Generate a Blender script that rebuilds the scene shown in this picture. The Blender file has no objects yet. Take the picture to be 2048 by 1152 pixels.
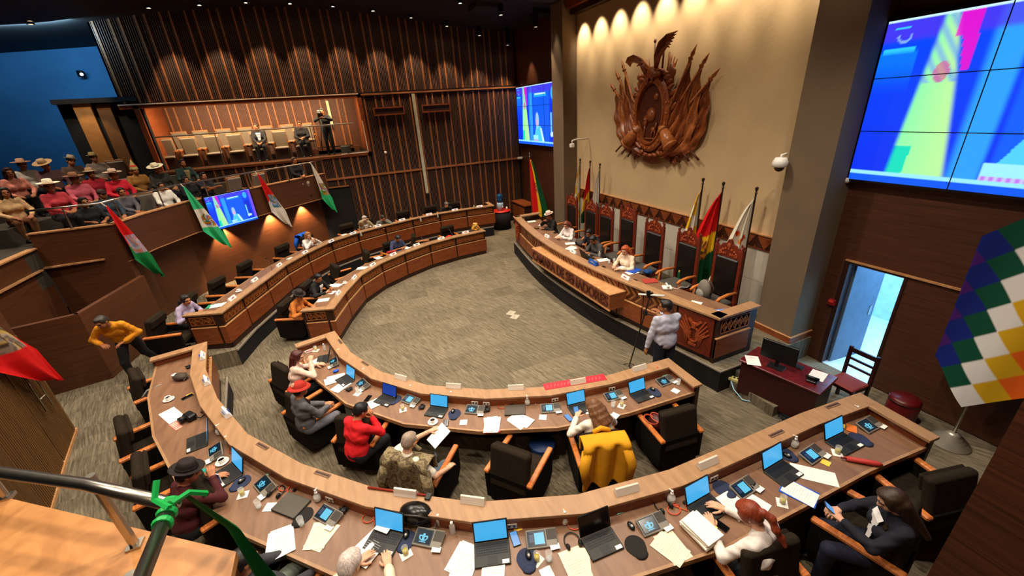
import bpy, bmesh, math, random
import numpy as np
from mathutils import Vector, Matrix
random.seed(7); rng=np.random.default_rng(7)
SC=bpy.context.scene; COL=SC.collection
PI=math.pi
def R(d): return math.radians(d)
# ---------------------------------------------------------------- mesh builder
class MB:
    def __init__(s): s.v=[];s.f=[];s.m=[]
    def add(s,vs,fs,mi=0):
        o=len(s.v); s.v+=[tuple(map(float,v)) for v in vs]
        s.f+=[tuple(i+o for i in f) for f in fs]; s.m+=[mi]*len(fs); return s
    def box(s,x0,x1,y0,y1,z0,z1,mi=0,M=None,ch=0.0):
        if ch<=0:
            vs=[(x,y,z) for z in (z0,z1) for y in (y0,y1) for x in (x0,x1)]
            fs=[(0,2,3,1),(4,5,7,6),(0,1,5,4),(2,6,7,3),(0,4,6,2),(1,3,7,5)]
        else:
            c=min(ch,abs(x1-x0)*.45,abs(y1-y0)*.45,abs(z1-z0)*.45); vs=[];fs=[];ids={}
            X=(x0,x1);Y=(y0,y1);Z=(z0,z1);sg=(1,-1)
            for a in (0,1):
                for b in (0,1):
                    for d in (0,1):
                        for k in range(3):
                            p=[X[a]+(c*sg[a] if k!=0 else 0),Y[b]+(c*sg[b] if k!=1 else 0),Z[d]+(c*sg[d] if k!=2 else 0)]
                            ids[(a,b,d,k)]=len(vs);vs.append(tuple(p))
            def q(*l): fs.append(tuple(ids[t] for t in l))
            for a in (0,1): q((a,0,0,0),(a,1,0,0),(a,1,1,0),(a,0,1,0))
            for b in (0,1): q((0,b,0,1),(1,b,0,1),(1,b,1,1),(0,b,1,1))
            for d in (0,1): q((0,0,d,2),(1,0,d,2),(1,1,d,2),(0,1,d,2))
            for a in (0,1):
                for b in (0,1): q((a,b,0,0),(a,b,1,0),(a,b,1,1),(a,b,0,1))
            for a in (0,1):
                for d in (0,1): q((a,0,d,0),(a,1,d,0),(a,1,d,2),(a,0,d,2))
            for b in (0,1):
                for d in (0,1): q((0,b,d,1),(1,b,d,1),(1,b,d,2),(0,b,d,2))
            for a in (0,1):
                for b in (0,1):
                    for d in (0,1): q((a,b,d,0),(a,b,d,1),(a,b,d,2))
        if M is not None: vs=[M@Vector(v) for v in vs]
        return s.add(vs,fs,mi)
    def prism(s,pts,z0,z1,mi=0,M=None):
        n=len(pts); vs=[(p[0],p[1],z0) for p in pts]+[(p[0],p[1],z1) for p in pts]
        if M is not None: vs=[M@Vector(v) for v in vs]
        fs=[tuple(range(n-1,-1,-1)),tuple(range(n,2*n))]+[(i,(i+1)%n,n+(i+1)%n,n+i) for i in range(n)]
        return s.add(vs,fs,mi)
    def tube(s,path,r,n=8,mi=0,caps=True,flat=None):
        P=[Vector(p) for p in path]; m=len(P); rs=r if isinstance(r,(list,tuple)) else [r]*m
        t=[(P[min(i+1,m-1)]-P[max(i-1,0)]).normalized() for i in range(m)]
        up=Vector((0,0,1)) if abs(t[0].z)<.9 else Vector((1,0,0))
        u=(up-t[0]*up.dot(t[0])).normalized(); vs=[]
        for i in range(m):
            u=(u-t[i]*u.dot(t[i]));u=u.normalized() if u.length>1e-6 else t[i].orthogonal().normalized()
            w=t[i].cross(u)
            for k in range(n):
                a=2*PI*k/n; vs.append(P[i]+u*(math.cos(a)*rs[i]*(flat or 1))+w*(math.sin(a)*rs[i]))
        fs=[(i*n+k,i*n+(k+1)%n,(i+1)*n+(k+1)%n,(i+1)*n+k) for i in range(m-1) for k in range(n)]
        if caps: fs+=[tuple(range(n-1,-1,-1)),tuple((m-1)*n+k for k in range(n))]
        return s.add(vs,fs,mi)
    def lathe(s,prof,n=16,c=(0,0,0),mi=0,M=None,sx=1,sy=1):
        vs=[];m=len(prof)
        for r,z in prof:
            for k in range(n):
                a=2*PI*k/n; vs.append(Vector((math.cos(a)*r*sx,math.sin(a)*r*sy,z)))
        if M is not None: vs=[M@v for v in vs]
        vs=[v+Vector(c) for v in vs]
        fs=[(i*n+k,i*n+(k+1)%n,(i+1)*n+(k+1)%n,(i+1)*n+k) for i in range(m-1) for k in range(n)]
        if prof[0][0]>1e-6 and prof[0]!=prof[-1]: fs.append(tuple(range(n-1,-1,-1)))
        if prof[-1][0]>1e-6 and prof[0]!=prof[-1]: fs.append(tuple((m-1)*n+k for k in range(n)))
        return s.add(vs,fs,mi)
    def ball(s,c,r,n=12,mi=0,M=None):
        r=(r,r,r) if not isinstance(r,(list,tuple)) else r; m=max(4,n//2)
        vs=[];
        for i in range(m+1):
            b=-PI/2+PI*i/m
            for k in range(n):
                a=2*PI*k/n; v=Vector((math.cos(b)*math.cos(a)*r[0],math.cos(b)*math.sin(a)*r[1],math.sin(b)*r[2]))
                vs.append((M@v if M is not None else v)+Vector(c))
        fs=[(i*n+k,i*n+(k+1)%n,(i+1)*n+(k+1)%n,(i+1)*n+k) for i in range(m) for k in range(n)]
        return s.add(vs,fs,mi)
    def build(s,name,mats,parent=None,smooth=False,bev=0,weld=False):
        me=bpy.data.meshes.new(name); me.from_pydata(s.v,[],s.f)
        if not isinstance(mats,(list,tuple)): mats=[mats]
        for m in mats: me.materials.append(m)
        me.polygons.foreach_set('material_index',s.m)
        bm=bmesh.new(); bm.from_mesh(me)
        if weld: bmesh.ops.remove_doubles(bm,verts=bm.verts,dist=1e-5)
        bmesh.ops.recalc_face_normals(bm,faces=bm.faces); bm.to_mesh(me); bm.free()
        if smooth: me.polygons.foreach_set('use_smooth',[True]*len(me.polygons))
        o=bpy.data.objects.new(name,me); COL.objects.link(o)
        if parent is not None: o.parent=parent
        if bev:
            b=o.modifiers.new('Bevel','BEVEL'); b.width=bev; b.segments=2; b.limit_method='ANGLE'
        return o
def npmesh(name,v,f,mats,parent=None,mi=None,smooth=True):
    me=bpy.data.meshes.new(name); me.from_pydata(np.asarray(v).tolist(),[],np.asarray(f).tolist())
    if not isinstance(mats,(list,tuple)): mats=[mats]
    for m in mats: me.materials.append(m)
    if mi is not None: me.polygons.foreach_set('material_index',np.asarray(mi,dtype=np.int32))
    if smooth: me.polygons.foreach_set('use_smooth',[True]*len(me.polygons))
    me.update()
    o=bpy.data.objects.new(name,me); COL.objects.link(o)
    if parent is not None: o.parent=parent
    return o
def tag(o,label,cat,group=None,kind=None):
    if label: o['label']=label
    if cat: o['category']=cat
    if group: o['group']=group
    if kind: o['kind']=kind
    return o
def struct(o): o['kind']='structure'; return o
def empty(name,loc=(0,0,0),rz=0):
    o=bpy.data.objects.new(name,None); COL.objects.link(o); o.location=loc; o.rotation_euler=(0,0,R(rz)); o.empty_display_size=.1; return o
def thing(name,label,cat,loc=(0,0,0),rz=0,group=None): return tag(empty(name,loc,rz),label,cat,group)
def dup(root,loc,rz=0,label=None,group=None,rot=None):
    r=root.copy(); COL.objects.link(r); r.location=loc; r.rotation_euler=rot if rot else (0,0,R(rz))
    if label: r['label']=label
    if group: r['group']=group
    for ch in list(root.children):
        c=ch.copy(); COL.objects.link(c); c.parent=r
        for g in list(ch.children):
            d=g.copy(); COL.objects.link(d); d.parent=c
    return r
def rotz(a,loc=(0,0,0)): return Matrix.Translation(loc)@Matrix.Rotation(R(a),4,'Z')
# ---------------------------------------------------------------- materials
def newmat(name):
    m=bpy.data.materials.new(name); m.use_nodes=True; nt=m.node_tree; return m,nt,nt.nodes['Principled BSDF']
def col(c): return (c[0],c[1],c[2],1)
def hexc(h):
    h=h.lstrip('#'); c=[int(h[i:i+2],16)/255 for i in (0,2,4)]
    return tuple(x/12.92 if x<=.04045 else ((x+.055)/1.055)**2.4 for x in c)
def C3(c): return hexc(c) if isinstance(c,str) else c
MATS={}
def mat(name,c,rough=.55,metal=0,var=.12,scale=6,bump=0,spec=.4,emit=None,es=0,trans=0,alpha=1,sheen=0):
    if name in MATS: return MATS[name]
    m,nt,b=newmat(name); c=C3(c); L=nt.links
    tc=nt.nodes.new('ShaderNodeTexCoord'); n=nt.nodes.new('ShaderNodeTexNoise'); n.inputs['Scale'].default_value=scale; n.inputs['Detail'].default_value=4
    L.new(tc.outputs['Object'],n.inputs['Vector'])
    rp=nt.nodes.new('ShaderNodeValToRGB'); e=rp.color_ramp.elements
    e[0].color=col([max(0,x*(1-var)) for x in c]); e[1].color=col([min(1,x*(1+var)) for x in c]); e[0].position=.3;e[1].position=.7
    L.new(n.outputs['Fac'],rp.inputs['Fac']); L.new(rp.outputs['Color'],b.inputs['Base Color'])
    b.inputs['Roughness'].default_value=rough; b.inputs['Metallic'].default_value=metal; b.inputs['Specular IOR Level'].default_value=spec
    if sheen: b.inputs['Sheen Weight'].default_value=sheen
    if trans: b.inputs['Transmission Weight'].default_value=trans
    if alpha<1: b.inputs['Alpha'].default_value=alpha
    if emit: b.inputs['Emission Color'].default_value=col(C3(emit)); b.inputs['Emission Strength'].default_value=es
    if bump:
        bp=nt.nodes.new('ShaderNodeBump'); bp.inputs['Strength'].default_value=bump; bp.inputs['Distance'].default_value=.01
        n2=nt.nodes.new('ShaderNodeTexNoise'); n2.inputs['Scale'].default_value=scale*12; L.new(tc.outputs['Object'],n2.inputs['Vector'])
        L.new(n2.outputs['Fac'],bp.inputs['Height']); L.new(bp.outputs['Normal'],b.inputs['Normal'])
    MATS[name]=m; return m
def wood(name,c1,c2,sc=(1,1,12),rough=.45,scale=3,spec=.4,bump=.05,dist=1.2):
    if name in MATS: return MATS[name]
    m,nt,b=newmat(name); L=nt.links
    tc=nt.nodes.new('ShaderNodeTexCoord'); mp=nt.nodes.new('ShaderNodeMapping'); mp.inputs['Scale'].default_value=sc
    n=nt.nodes.new('ShaderNodeTexNoise'); n.inputs['Scale'].default_value=scale; n.inputs['Detail'].default_value=7; n.inputs['Distortion'].default_value=dist
    L.new(tc.outputs['Object'],mp.inputs['Vector']); L.new(mp.outputs['Vector'],n.inputs['Vector'])
    rp=nt.nodes.new('ShaderNodeValToRGB'); e=rp.color_ramp.elements; e[0].position=.32;e[1].position=.68
    e[0].color=col(C3(c1)); e[1].color=col(C3(c2)); L.new(n.outputs['Fac'],rp.inputs['Fac']); L.new(rp.outputs['Color'],b.inputs['Base Color'])
    b.inputs['Roughness'].default_value=rough; b.inputs['Specular IOR Level'].default_value=spec
    bp=nt.nodes.new('ShaderNodeBump'); bp.inputs['Strength'].default_value=bump; bp.inputs['Distance'].default_value=.01
    L.new(n.outputs['Fac'],bp.inputs['Height']); L.new(bp.outputs['Normal'],b.inputs['Normal'])
    MATS[name]=m; return m
def vcol(name,rough=.7,emit=0,spec=.2,attr='Paint'):
    if name in MATS: return MATS[name]
    m,nt,b=newmat(name); a=nt.nodes.new('ShaderNodeVertexColor'); a.layer_name=attr
    if emit:
        b.inputs['Base Color'].default_value=(.01,.01,.01,1); nt.links.new(a.outputs['Color'],b.inputs['Emission Color']); b.inputs['Emission Strength'].default_value=emit; b.inputs['Roughness'].default_value=.3
    else: nt.links.new(a.outputs['Color'],b.inputs['Base Color'])
    b.inputs['Roughness'].default_value=rough; b.inputs['Specular IOR Level'].default_value=spec
    MATS[name]=m; return m
def paintgrid(name,nu,nv,pos,color,material,parent=None,smooth=True):
    """grid mesh, pos(u,v)->xyz, color(u,v)->linear rgb on its vertices"""
    v=[];c=[]
    for j in range(nv+1):
        for i in range(nu+1):
            u,w=i/nu,j/nv; v.append(tuple(pos(u,w))); c.append(tuple(color(u,w))+(1,))
    f=[(j*(nu+1)+i,j*(nu+1)+i+1,(j+1)*(nu+1)+i+1,(j+1)*(nu+1)+i) for j in range(nv) for i in range(nu)]
    o=npmesh(name,v,f,material,parent,smooth=smooth)
    a=o.data.color_attributes.new('Paint','FLOAT_COLOR','POINT'); a.data.foreach_set('color',np.array(c,dtype=np.float32).ravel())
    return o

# ---------------------------------------------------------------- palette
m_carpet=None
def carpet():
    m,nt,b=newmat('carpet'); L=nt.links
    tc=nt.nodes.new('ShaderNodeTexCoord')
    ck=nt.nodes.new('ShaderNodeTexChecker'); ck.inputs['Scale'].default_value=1.6; L.new(tc.outputs['Object'],ck.inputs['Vector'])
    outs=[]
    for sc,ang in (((1.4,22,1),68),((1.4,22,1),74)):
        mp=nt.nodes.new('ShaderNodeMapping'); mp.inputs['Scale'].default_value=sc
        mr=nt.nodes.new('ShaderNodeMapping'); mr.inputs['Rotation'].default_value=(0,0,R(ang))
        L.new(tc.outputs['Object'],mr.inputs['Vector']); L.new(mr.outputs['Vector'],mp.inputs['Vector'])
        n=nt.nodes.new('ShaderNodeTexNoise'); n.inputs['Scale'].default_value=1.6; n.inputs['Detail'].default_value=8; n.inputs['Roughness'].default_value=.75
        L.new(mp.outputs['Vector'],n.inputs['Vector']); outs.append(n.outputs['Fac'])
    mx=nt.nodes.new('ShaderNodeMix'); L.new(ck.outputs['Fac'],mx.inputs['Factor']); L.new(outs[0],mx.inputs[2]); L.new(outs[1],mx.inputs[3])
    rp=nt.nodes.new('ShaderNodeValToRGB'); e=rp.color_ramp.elements; e[0].position=.36; e[1].position=.7
    e[0].color=col(hexc('4e4637')); e[1].color=col(hexc('94866f')); L.new(mx.outputs[0],rp.inputs['Fac'])
    # tile-to-tile tone
    n3=nt.nodes.new('ShaderNodeTexWhiteNoise'); sn=nt.nodes.new('ShaderNodeVectorMath'); sn.operation='SNAP'; sn.inputs[1].default_value=(.6,.6,.6)
    L.new(tc.outputs['Object'],sn.inputs[0]); L.new(sn.outputs[0],n3.inputs['Vector'])
    mr2=nt.nodes.new('ShaderNodeMapRange'); mr2.inputs['To Min'].default_value=.82; mr2.inputs['To Max'].default_value=1.12; L.new(n3.outputs['Value'],mr2.inputs['Value'])
    mu=nt.nodes.new('ShaderNodeMix'); mu.data_type='RGBA'; mu.blend_type='MULTIPLY'; mu.inputs['Factor'].default_value=1
    L.new(rp.outputs['Color'],mu.inputs[6]); L.new(mr2.outputs['Result'],mu.inputs[7]); L.new(mu.outputs[2],b.inputs['Base Color'])
    b.inputs['Roughness'].default_value=.95; b.inputs['Specular IOR Level'].default_value=.1
    bp=nt.nodes.new('ShaderNodeBump'); bp.inputs['Strength'].default_value=.3; bp.inputs['Distance'].default_value=.01
    L.new(mx.outputs[0],bp.inputs['Height']); L.new(bp.outputs['Normal'],b.inputs['Normal'])
    return m
CARPET=carpet()
W_DARK=wood('dark stained wood','1e0f09','3a1d12',(1,1,14))
W_PANEL=wood('red brown wood panel','6e3418','8f4a24',(1,1,9),rough=.35)
W_TOP=wood('brown wood worktop','76543e','8a664c',(6,1.2,1),rough=.38,spec=.4,scale=2.2,dist=.5)
W_RAIL=wood('light brown wood rail','98714e','ac845e',(6,1.2,1),rough=.42,scale=2.2,dist=.5)
W_TRIM=wood('pale wood edging','b07a4c','d09a68',(3,3,1),rough=.4)
W_ARM=wood('orange wood armrest','b8642c','d8823e',(2,9,2),rough=.35)
W_WALL=wood('brown ribbed wall wood','3a1f12','5a3220',(.35,.35,22),rough=.5,scale=4)
W_SLAT=wood('light slat wood','7c4a2a','a0653a',(1,1,9),rough=.5)
W_SLATD=wood('thin slat wood','5a3a2a','6e4a38',(1,1,9),rough=.5)
W_FASC=wood('gallery front wood','4a2a1a','63391f',(.5,.5,18),rough=.45,scale=3)
W_CARVE=wood('carved mahogany','5a1e10','7a2c16',(3,3,5),rough=.4)
BLACKP=mat('black paint and shade','0a0706',.8,var=.3)
M_CEIL=mat('dark brown ceiling','1c100a',.8,var=.4,scale=2)
M_PLASTER=mat('beige plaster','c3a67c',.9,var=.07,scale=1.3,bump=.25)
M_PILLAR=mat('taupe pillar plaster','6f5c48',.9,var=.06,scale=2,bump=.15)
M_GREYP=mat('grey white wall panel','c4b9a8',.6,var=.05)
M_STEEL=mat('brushed steel','b8b0a4',.28,metal=1,var=.08,scale=20)
M_WHITE=mat('white plastic','e8e4dc',.4,var=.03)
M_BLACK=mat('black plastic','0c0c0d',.4,var=.2)
YC=9.25; WF=18.1; WN=.25; XW=8.08
def lamp_z(x): return float(np.interp(x,[-16,-6.8,-4,-1.5,0,1.1,2.4,3.7,5,6.24,7.54,9],[7.4,8.0,8.42,8.6,8.6,8.55,8.44,8.25,8.0,7.7,7.33,6.9]))
def ceil_z(x): return float(np.interp(x,[-16,-6.8,-4,-1.5,0,1.1,2.4,3.7,5,6.2,7.2,9],[7.4,8.0,8.42,8.6,8.6,8.55,8.44,8.3,8.12,7.98,7.92,7.92]))+.03
# floor
b=MB(); b.box(-9,10.5,-1.5,WF+.1,-.3,0); struct(b.build('floor',CARPET))
# ceiling (shallow vault)
b=MB(); xs=list(np.linspace(-16,8.5,50)); n=len(xs)
vs=[(x,y,ceil_z(x)+dz) for dz in (0,.2) for y in (-1.5,24) for x in xs]
fs=[]
for i in range(n-1): fs+=[(i,i+1,n+i+1,n+i),(2*n+i,3*n+i,3*n+i+1,2*n+i+1)]
b.add(vs,fs); 
for i in range(7):    # ceiling coffers
    x=-7+i*2.2
    b.box(x,x+.9,12.2,13.0,ceil_z(x+.45)-.12,ceil_z(x+.45)+.1); b.box(x+1.1,x+2.0,14.2,15.0,ceil_z(x+1.5)-.12,ceil_z(x+1.5)+.1)
struct(b.build('ceiling',M_CEIL))
# far slatted wall, opening of the box
BX0,BX1,BZ0,BZ1=-5.4,1.37,3.80,5.86; BYB=20.35
def slats(mb,xa,xb,z0,z1,Y,sgn=-1,phase=.0,mi=(0,1),zfun=None):
    P=.666; k=math.floor((xa-phase)/P)-1
    while phase+k*P<xb:
        x=phase+k*P
        offs=[(0,.055,.05,mi[0]),(.25,.055,.05,mi[0])]+[(.083+.062*i,.017,.03,mi[1]) for i in range(3)]+[(.335+.0585*i,.017,.03,mi[1]) for i in range(6)]
        for o,w,d,m in offs:
            a=x+o
            if a>=xa and a+w<=xb:
                zt=z1 if zfun is None else min(z1,zfun(a)+.1)
                mb.box(a,a+w,Y if sgn>0 else Y-d,Y+d if sgn>0 else Y,z0,zt,m)
        k+=1
b=MB(); PH=4.66-.666*7
zc=lambda x:ceil_z(x)
b.box(-5.85,XW+.3,WF,WF+.12,BZ1,9.2,2); b.box(BX1,XW+.3,WF,WF+.12,0,BZ1,2); b.box(-7.6,BX1,WF,WF+.12,0,BZ0,2); b.box(-5.85,BX0,WF,WF+.12,BZ0,BZ1,2)
slats(b,-5.85,XW-.05,BZ1+.08,9.0,WF,phase=PH,zfun=zc)
slats(b,BX1+.12,XW-.05,2.93,BZ1-.05,WF,phase=PH); slats(b,-5.3,BX1+.12,2.93,BZ0-.12,WF,phase=PH)
slats(b,.42,XW-.05,.4,2.86,WF,phase=PH); slats(b,-.9,.42,2.62,2.86,WF,phase=PH)
struct(b.build('wall_far',[W_SLAT,W_SLATD,BLACKP]))
b=MB(); b.box(BX1+.14,XW-.05,WF-.09,WF,BZ1-.03,BZ1+.03); b.box(-.9,XW-.05,WF-.09,WF,2.86,2.93); b.box(-.9,.40,WF-.06,WF,2.56,2.61)
struct(b.build('trim_1',W_SLAT))
# box frame
b=MB(); b.box(BX0-.5,BX1+.14,WF-.1,WF+.14,BZ1-.09,BZ1+.05); b.box(BX1,BX1+.14,WF-.1,WF+.14,BZ0-.12,BZ1+.05); b.box(BX0-.14,BX1+.14,WF-.1,WF+.14,BZ0-.12,BZ0); b.box(BX0-.14,BX0,WF-.1,WF+.14,BZ0,BZ1)
b.box(BX0-.5,BX1+.05,WF-.12,WF-.1,BZ1+.02,BZ1+.055,1); b.box(BX1+.0,BX1+.03,WF-.12,WF-.1,BZ0,BZ0+1.15,1); b.box(BX1-1.0,BX1+.03,WF-.12,WF-.1,BZ0-.02,BZ0+.02,1)
b.box(BX0-.14,BX1-1.0,WF-.12,WF-.1,BZ0-.05,BZ0-.01,2)
struct(b.build('trim_2',[W_PANEL,mat('pale edging strip','e8cdb0',.5),W_RAIL]))
# box interior
b=MB(); b.box(BX0-.12,BX1+.12,WF+.12,BYB+.1,BZ0-.12,BZ0-.02,3); b.box(BX0-.12,BX1+.12,WF+.12,BYB+.1,BZ1+.06,BZ1+.16,2)
b.box(BX0-.12,BX0-.02,WF+.12,BYB+.1,BZ0,BZ1+.1,4); b.box(BX1+.02,BX1+.12,WF+.12,BYB+.1,BZ0,BZ1+.1,4); b.box(BX0-.1,BX1+.1,BYB,BYB+.1,BZ0,BZ1+.1,2)
slats(b,BX0,BX1,BZ0,BZ1+.06,BYB,phase=PH)
b.box(BX0,-.7,WF+1.15,BYB,BZ0-.02,BZ0+.16,3); b.box(-.7,BX1-.2,BYB-1.0,BYB,BZ0-.02,BZ0+.2,2)
struct(b.build('wall_far_box',[W_SLAT,W_SLATD,mat('warm brown inner wood','5a3018',.6),mat('dark box carpet','241d18',.95),W_PANEL]))
# emblem wall and its pillars
EX=8.0
b=MB(); b.box(EX,EX+.2,5.0,13.1,2.24,9); struct(b.build('wall_right',M_PLASTER))
b=MB()
for i in range(7):
    y=5.05+i*1.143; b.box(EX-.02,EX+.2,y+.004,y+1.139,.45,1.2,0); b.box(EX-.02,EX+.2,y+.004,y+1.139,1.208,1.95,0)
b.box(EX,EX+.2,5.0,13.1,.3,1.96,0)
struct(b.build('wall_right_lower',M_GREYP))
for i,(y0,y1) in enumerate(((4.30,5.05),(13.05,13.8))):
    b=MB(); b.box(7.47,8.15,y0,y1,0,9); o=struct(b.build('pillar',M_PILLAR))
    b=MB(); b.box(7.44,8.15,y0-.03,y1+.02,.45,.57); b.box(7.435,8.15,y0-.035,y1+.025,.57,.585,1); struct(b.build('baseboard_%s'%('near','far')[i],[W_PANEL,W_TRIM]))
# carved band with chevrons
b=MB(); b.box(EX-.05,EX,5.05,13.05,1.93,2.24,0); b.box(EX-.07,EX,5.05,13.05,2.235,2.26,1)
y=5.1
while y<12.9:
    for k,w in ((0,.09),(.055,.045),(.11,.12)):
        for s_ in (1,-1):
            y0=y+.2; z0=1.96+k
            if z0>2.15: continue
            pts=[(y0+s_*(.19-k),1.96+.0),(y0+s_*(.155-k),1.96),(y0,1.96+.23-k*1.2),(y0,1.96+.26-k*1.2)]
            if s_<0: pts=pts[::-1]
            b.add([(EX-.06,p[0],p[1]) for p in pts]+[(EX-.045,p[0],p[1]) for p in pts],[(0,1,2,3),(7,6,5,4),(0,4,5,1),(1,5,6,2),(2,6,7,3),(3,7,4,0)],2)
    y+=.42
struct(b.build('trim_3',[W_PANEL,W_TRIM,W_DARK]))
b=MB(); b.box(7.75,EX+.05,5.05,13.05,7.57,7.72,0); b.box(7.6,EX+.05,5.05,13.05,7.72,9,1); struct(b.build('trim_4',[W_DARK,W_PANEL]))
# brown side walls beside the pillars
DY0,DY1,DZ=3.15,3.97,2.12
b=MB(); b.box(XW,XW+.15,13.7,WF+.1,0,9,0); b.box(XW,XW+.15,-1.5,DY0,0,9,0); b.box(XW,XW+.15,DY1,4.4,0,9,0); b.box(XW,XW+.15,DY0,DY1,DZ,9,0)
b.box(XW-.035,XW,1.55,DY1+.06,DZ+.02,DZ+.05,1)
struct(b.build('wall_right_side',[W_WALL,W_TRIM]))
# corridor behind the door
COR=mat('pale corridor paint','b9cfe0',.7)
b=MB(); b.box(XW+.15,11,-.5,-.4,-.01,2.8); b.box(XW+.15,11,5.4,5.5,-.01,2.8); b.box(10.9,11,-.5,5.5,-.01,2.8); b.box(XW+.15,11,-.5,5.5,2.7,2.8); struct(b.build('wall_corridor',COR))
b=MB(); b.box(XW,11,-.5,5.5,-.02,.012); struct(b.build('floor_corridor',mat('pale corridor tile','c8d2d8',.3)))
d=empty('door_1'); struct(d)
b=MB(); b.box(0,.05,0,.80,.02,2.08,0,ch=.006); o=b.build('leaf',mat('grey blue door','5a6a7c',.5),d); 
b=MB(); b.tube([(-.03,.70,1.02),(-.08,.70,1.02),(-.08,.58,1.02)],.012); b.box(-.012,.06,.66,.72,.92,1.12); b.build('door_handle',M_STEEL,o)
d.location=(XW+.14,DY1-.02,0); d.rotation_euler=(0,0,R(-96))
fr=MB(); fr.box(XW-.02,XW+.16,DY1-.015,DY1+.07,0,DZ+.02); fr.box(XW-.02,XW+.16,DY0-.03,DY0+.01,0,DZ+.02); fr.box(XW-.02,XW+.16,DY0,DY1,DZ-.02,DZ+.02); struct(fr.build('trim_5',W_DARK))
# left part: blue lit back wall, ochre columns, the second with shade put into its wood colour
M_BLUE=mat('blue lit plaster wall','4a7ea8',.9,var=.15,scale=.8)
b=MB(); b.box(-16,-4.5,21.5,21.6,0,9); struct(b.build('wall_far_left',M_BLUE))
b=MB(); b.box(-15,-14.9,-2,22,0,9); struct(b.build('wall_left',M_BLUE))
b=MB(); b.box(-7.05,-6.62,WF-.02,WF+.12,2.2,6.0,0); b.box(-6.5,-6.15,WF+.0,WF+.14,2.2,5.95,1); b.box(-7.45,-5.38,WF+.1,WF+.3,2.0,6.05,2); b.box(-7.5,-5.38,WF-.06,WF+.3,6.0,6.14,2)  # black slab behind the columns paints the darkness of the corridor opening
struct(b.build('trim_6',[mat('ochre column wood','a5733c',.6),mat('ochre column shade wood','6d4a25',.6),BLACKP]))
b=MB(); b.box(-5.85,-5.75,WF-.0,21.5,6.1,9); struct(b.build('wall_far_return',BLACKP))
# near wall with the opening the camera looks out of
b=MB(); b.box(BX1,XW+.2,WN-.14,WN,0,9,0); b.box(-15,BX1,WN-.14,WN,5.95,9,0); b.box(-15,BX1,WN-.14,WN,0,3.4,0); b.box(BX1,BX1+.1,-1.5,WN-.14,3.4,9,1)
struct(b.build('wall_near',[W_WALL,W_PANEL]))
# raised tiers
OUTN=[(-2.93,.71),(-2.72,1.8),(-2.35,2.85),(-1.80,3.95),(-1.1,4.86),(-.3,5.65),(.6,6.27),(1.6,6.66),(2.65,6.83),(3.7,6.86),(4.7,6.88),(5.67,6.96)]
OUTF=[(-2.94,.76),(-2.65,1.55),(-2.25,2.55),(-1.85,3.6),(-1.3,4.5),(-.6,5.4),(.3,6.02),(1.3,6.45),(2.4,6.82),(3.55,7.06),(4.7,7.10),(5.86,7.02)]
INNN=[(-.72,.69),(-.46,1.75),(.0,2.72),(.66,3.5),(1.5,4.08),(2.4,4.47),(3.35,4.66),(4.55,4.74)]
INNF=[(-.71,.62),(-.38,1.56),(.08,2.60),(.75,3.38),(1.55,3.93),(2.5,4.44),(3.5,4.72),(4.66,4.86)]
TZ=.40
def side(pts,s):
    P=[(x,YC+s*v) for x,v in pts]; N=normals(P,s); return [offs(P,N,i,.06) for i in range(len(P))]
def normals(P,s):
    N=[]
    for i in range(len(P)-1):
        dx,dy=P[i+1][0]-P[i][0],P[i+1][1]-P[i][1]; L=math.hypot(dx,dy); N.append((-dy/L*s,dx/L*s))
    return N
def offs(P,N,i,d):
    if i==0: n=N[0]; k=1
    elif i==len(P)-1: n=N[-1]; k=1
    else:
        n=(N[i-1][0]+N[i][0],N[i-1][1]+N[i][1]); L=math.hypot(*n); n=(n[0]/L,n[1]/L); k=1/max(.5,n[0]*N[i][0]+n[1]*N[i][1])
    return (P[i][0]+n[0]*d*k,P[i][1]+n[1]*d*k)
for nm,s_ in (('far',1),('near',-1)):
    OUT=OUTF if s_>0 else OUTN; P=[(x,YC+s_*v) for x,v in OUT]; P[0]=(P[0][0]+.03,YC+s_*.60); P[-1]=(5.8,P[-1][1])
    yw=WF if s_>0 else WN
    poly=P+[(5.8,yw),(-7.4,yw),(-7.4,YC+s_*.60)]
    if s_<0: poly=poly[::-1]
    b=MB(); b.prism(poly[::-1],0.0,TZ,0)
    o=struct(b.build('floor_tier_'+nm,[CARPET]))
    b=MB(); Q=P
    for i in range(len(Q)-1):
        (x0,y0),(x1,y1)=Q[i],Q[i+1]; dx,dy=x1-x0,y1-y0; L=math.hypot(dx,dy); nx,ny=dy/L*s_,-dx/L*s_
        b.prism([(x0,y0),(x1,y1),(x1+nx*.012,y1+ny*.012),(x0+nx*.012,y0+ny*.012)],.0,TZ-.03,0)
        b.prism([(x0,y0),(x1,y1),(x1+nx*.03,y1+ny*.03),(x0+nx*.03,y0+ny*.03)],TZ-.03,TZ+.008,1)
    struct(b.build('trim_7' if s_>0 else 'trim_8',[BLACKP,mat('grey edge strip','8a7e72',.5)]))
b=MB(); b.box(-7.4,-3.9,YC-.60,YC+.60,0,TZ); b.box(-3.9,-3.5,YC-.60,YC+.60,0,TZ*.5); struct(b.build('floor_aisle',CARPET))
DZ0=.45
DAIS=[(5.66,4.5),(5.5,3.7),(5.36,2.9),(5.25,2.2),(5.17,1.5),(5.12,.75),(5.10,0)]
DA=[(x,9.0+v) for x,v in DAIS]+[(x,9.0-v) for x,v in DAIS[::-1][1:]]
DA=[(x+(0 if i not in (0,len(DA)-1) else 0),y) for i,(x,y) in enumerate(DA)]
b=MB(); P=[(x-.06,y) for x,y in DA]; P[0]=(P[0][0],13.58); P[-1]=(P[-1][0],4.24); poly=P+[(7.2,4.24),(8.05,4.24),(8.05,13.8),(7.2,13.58)]
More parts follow.
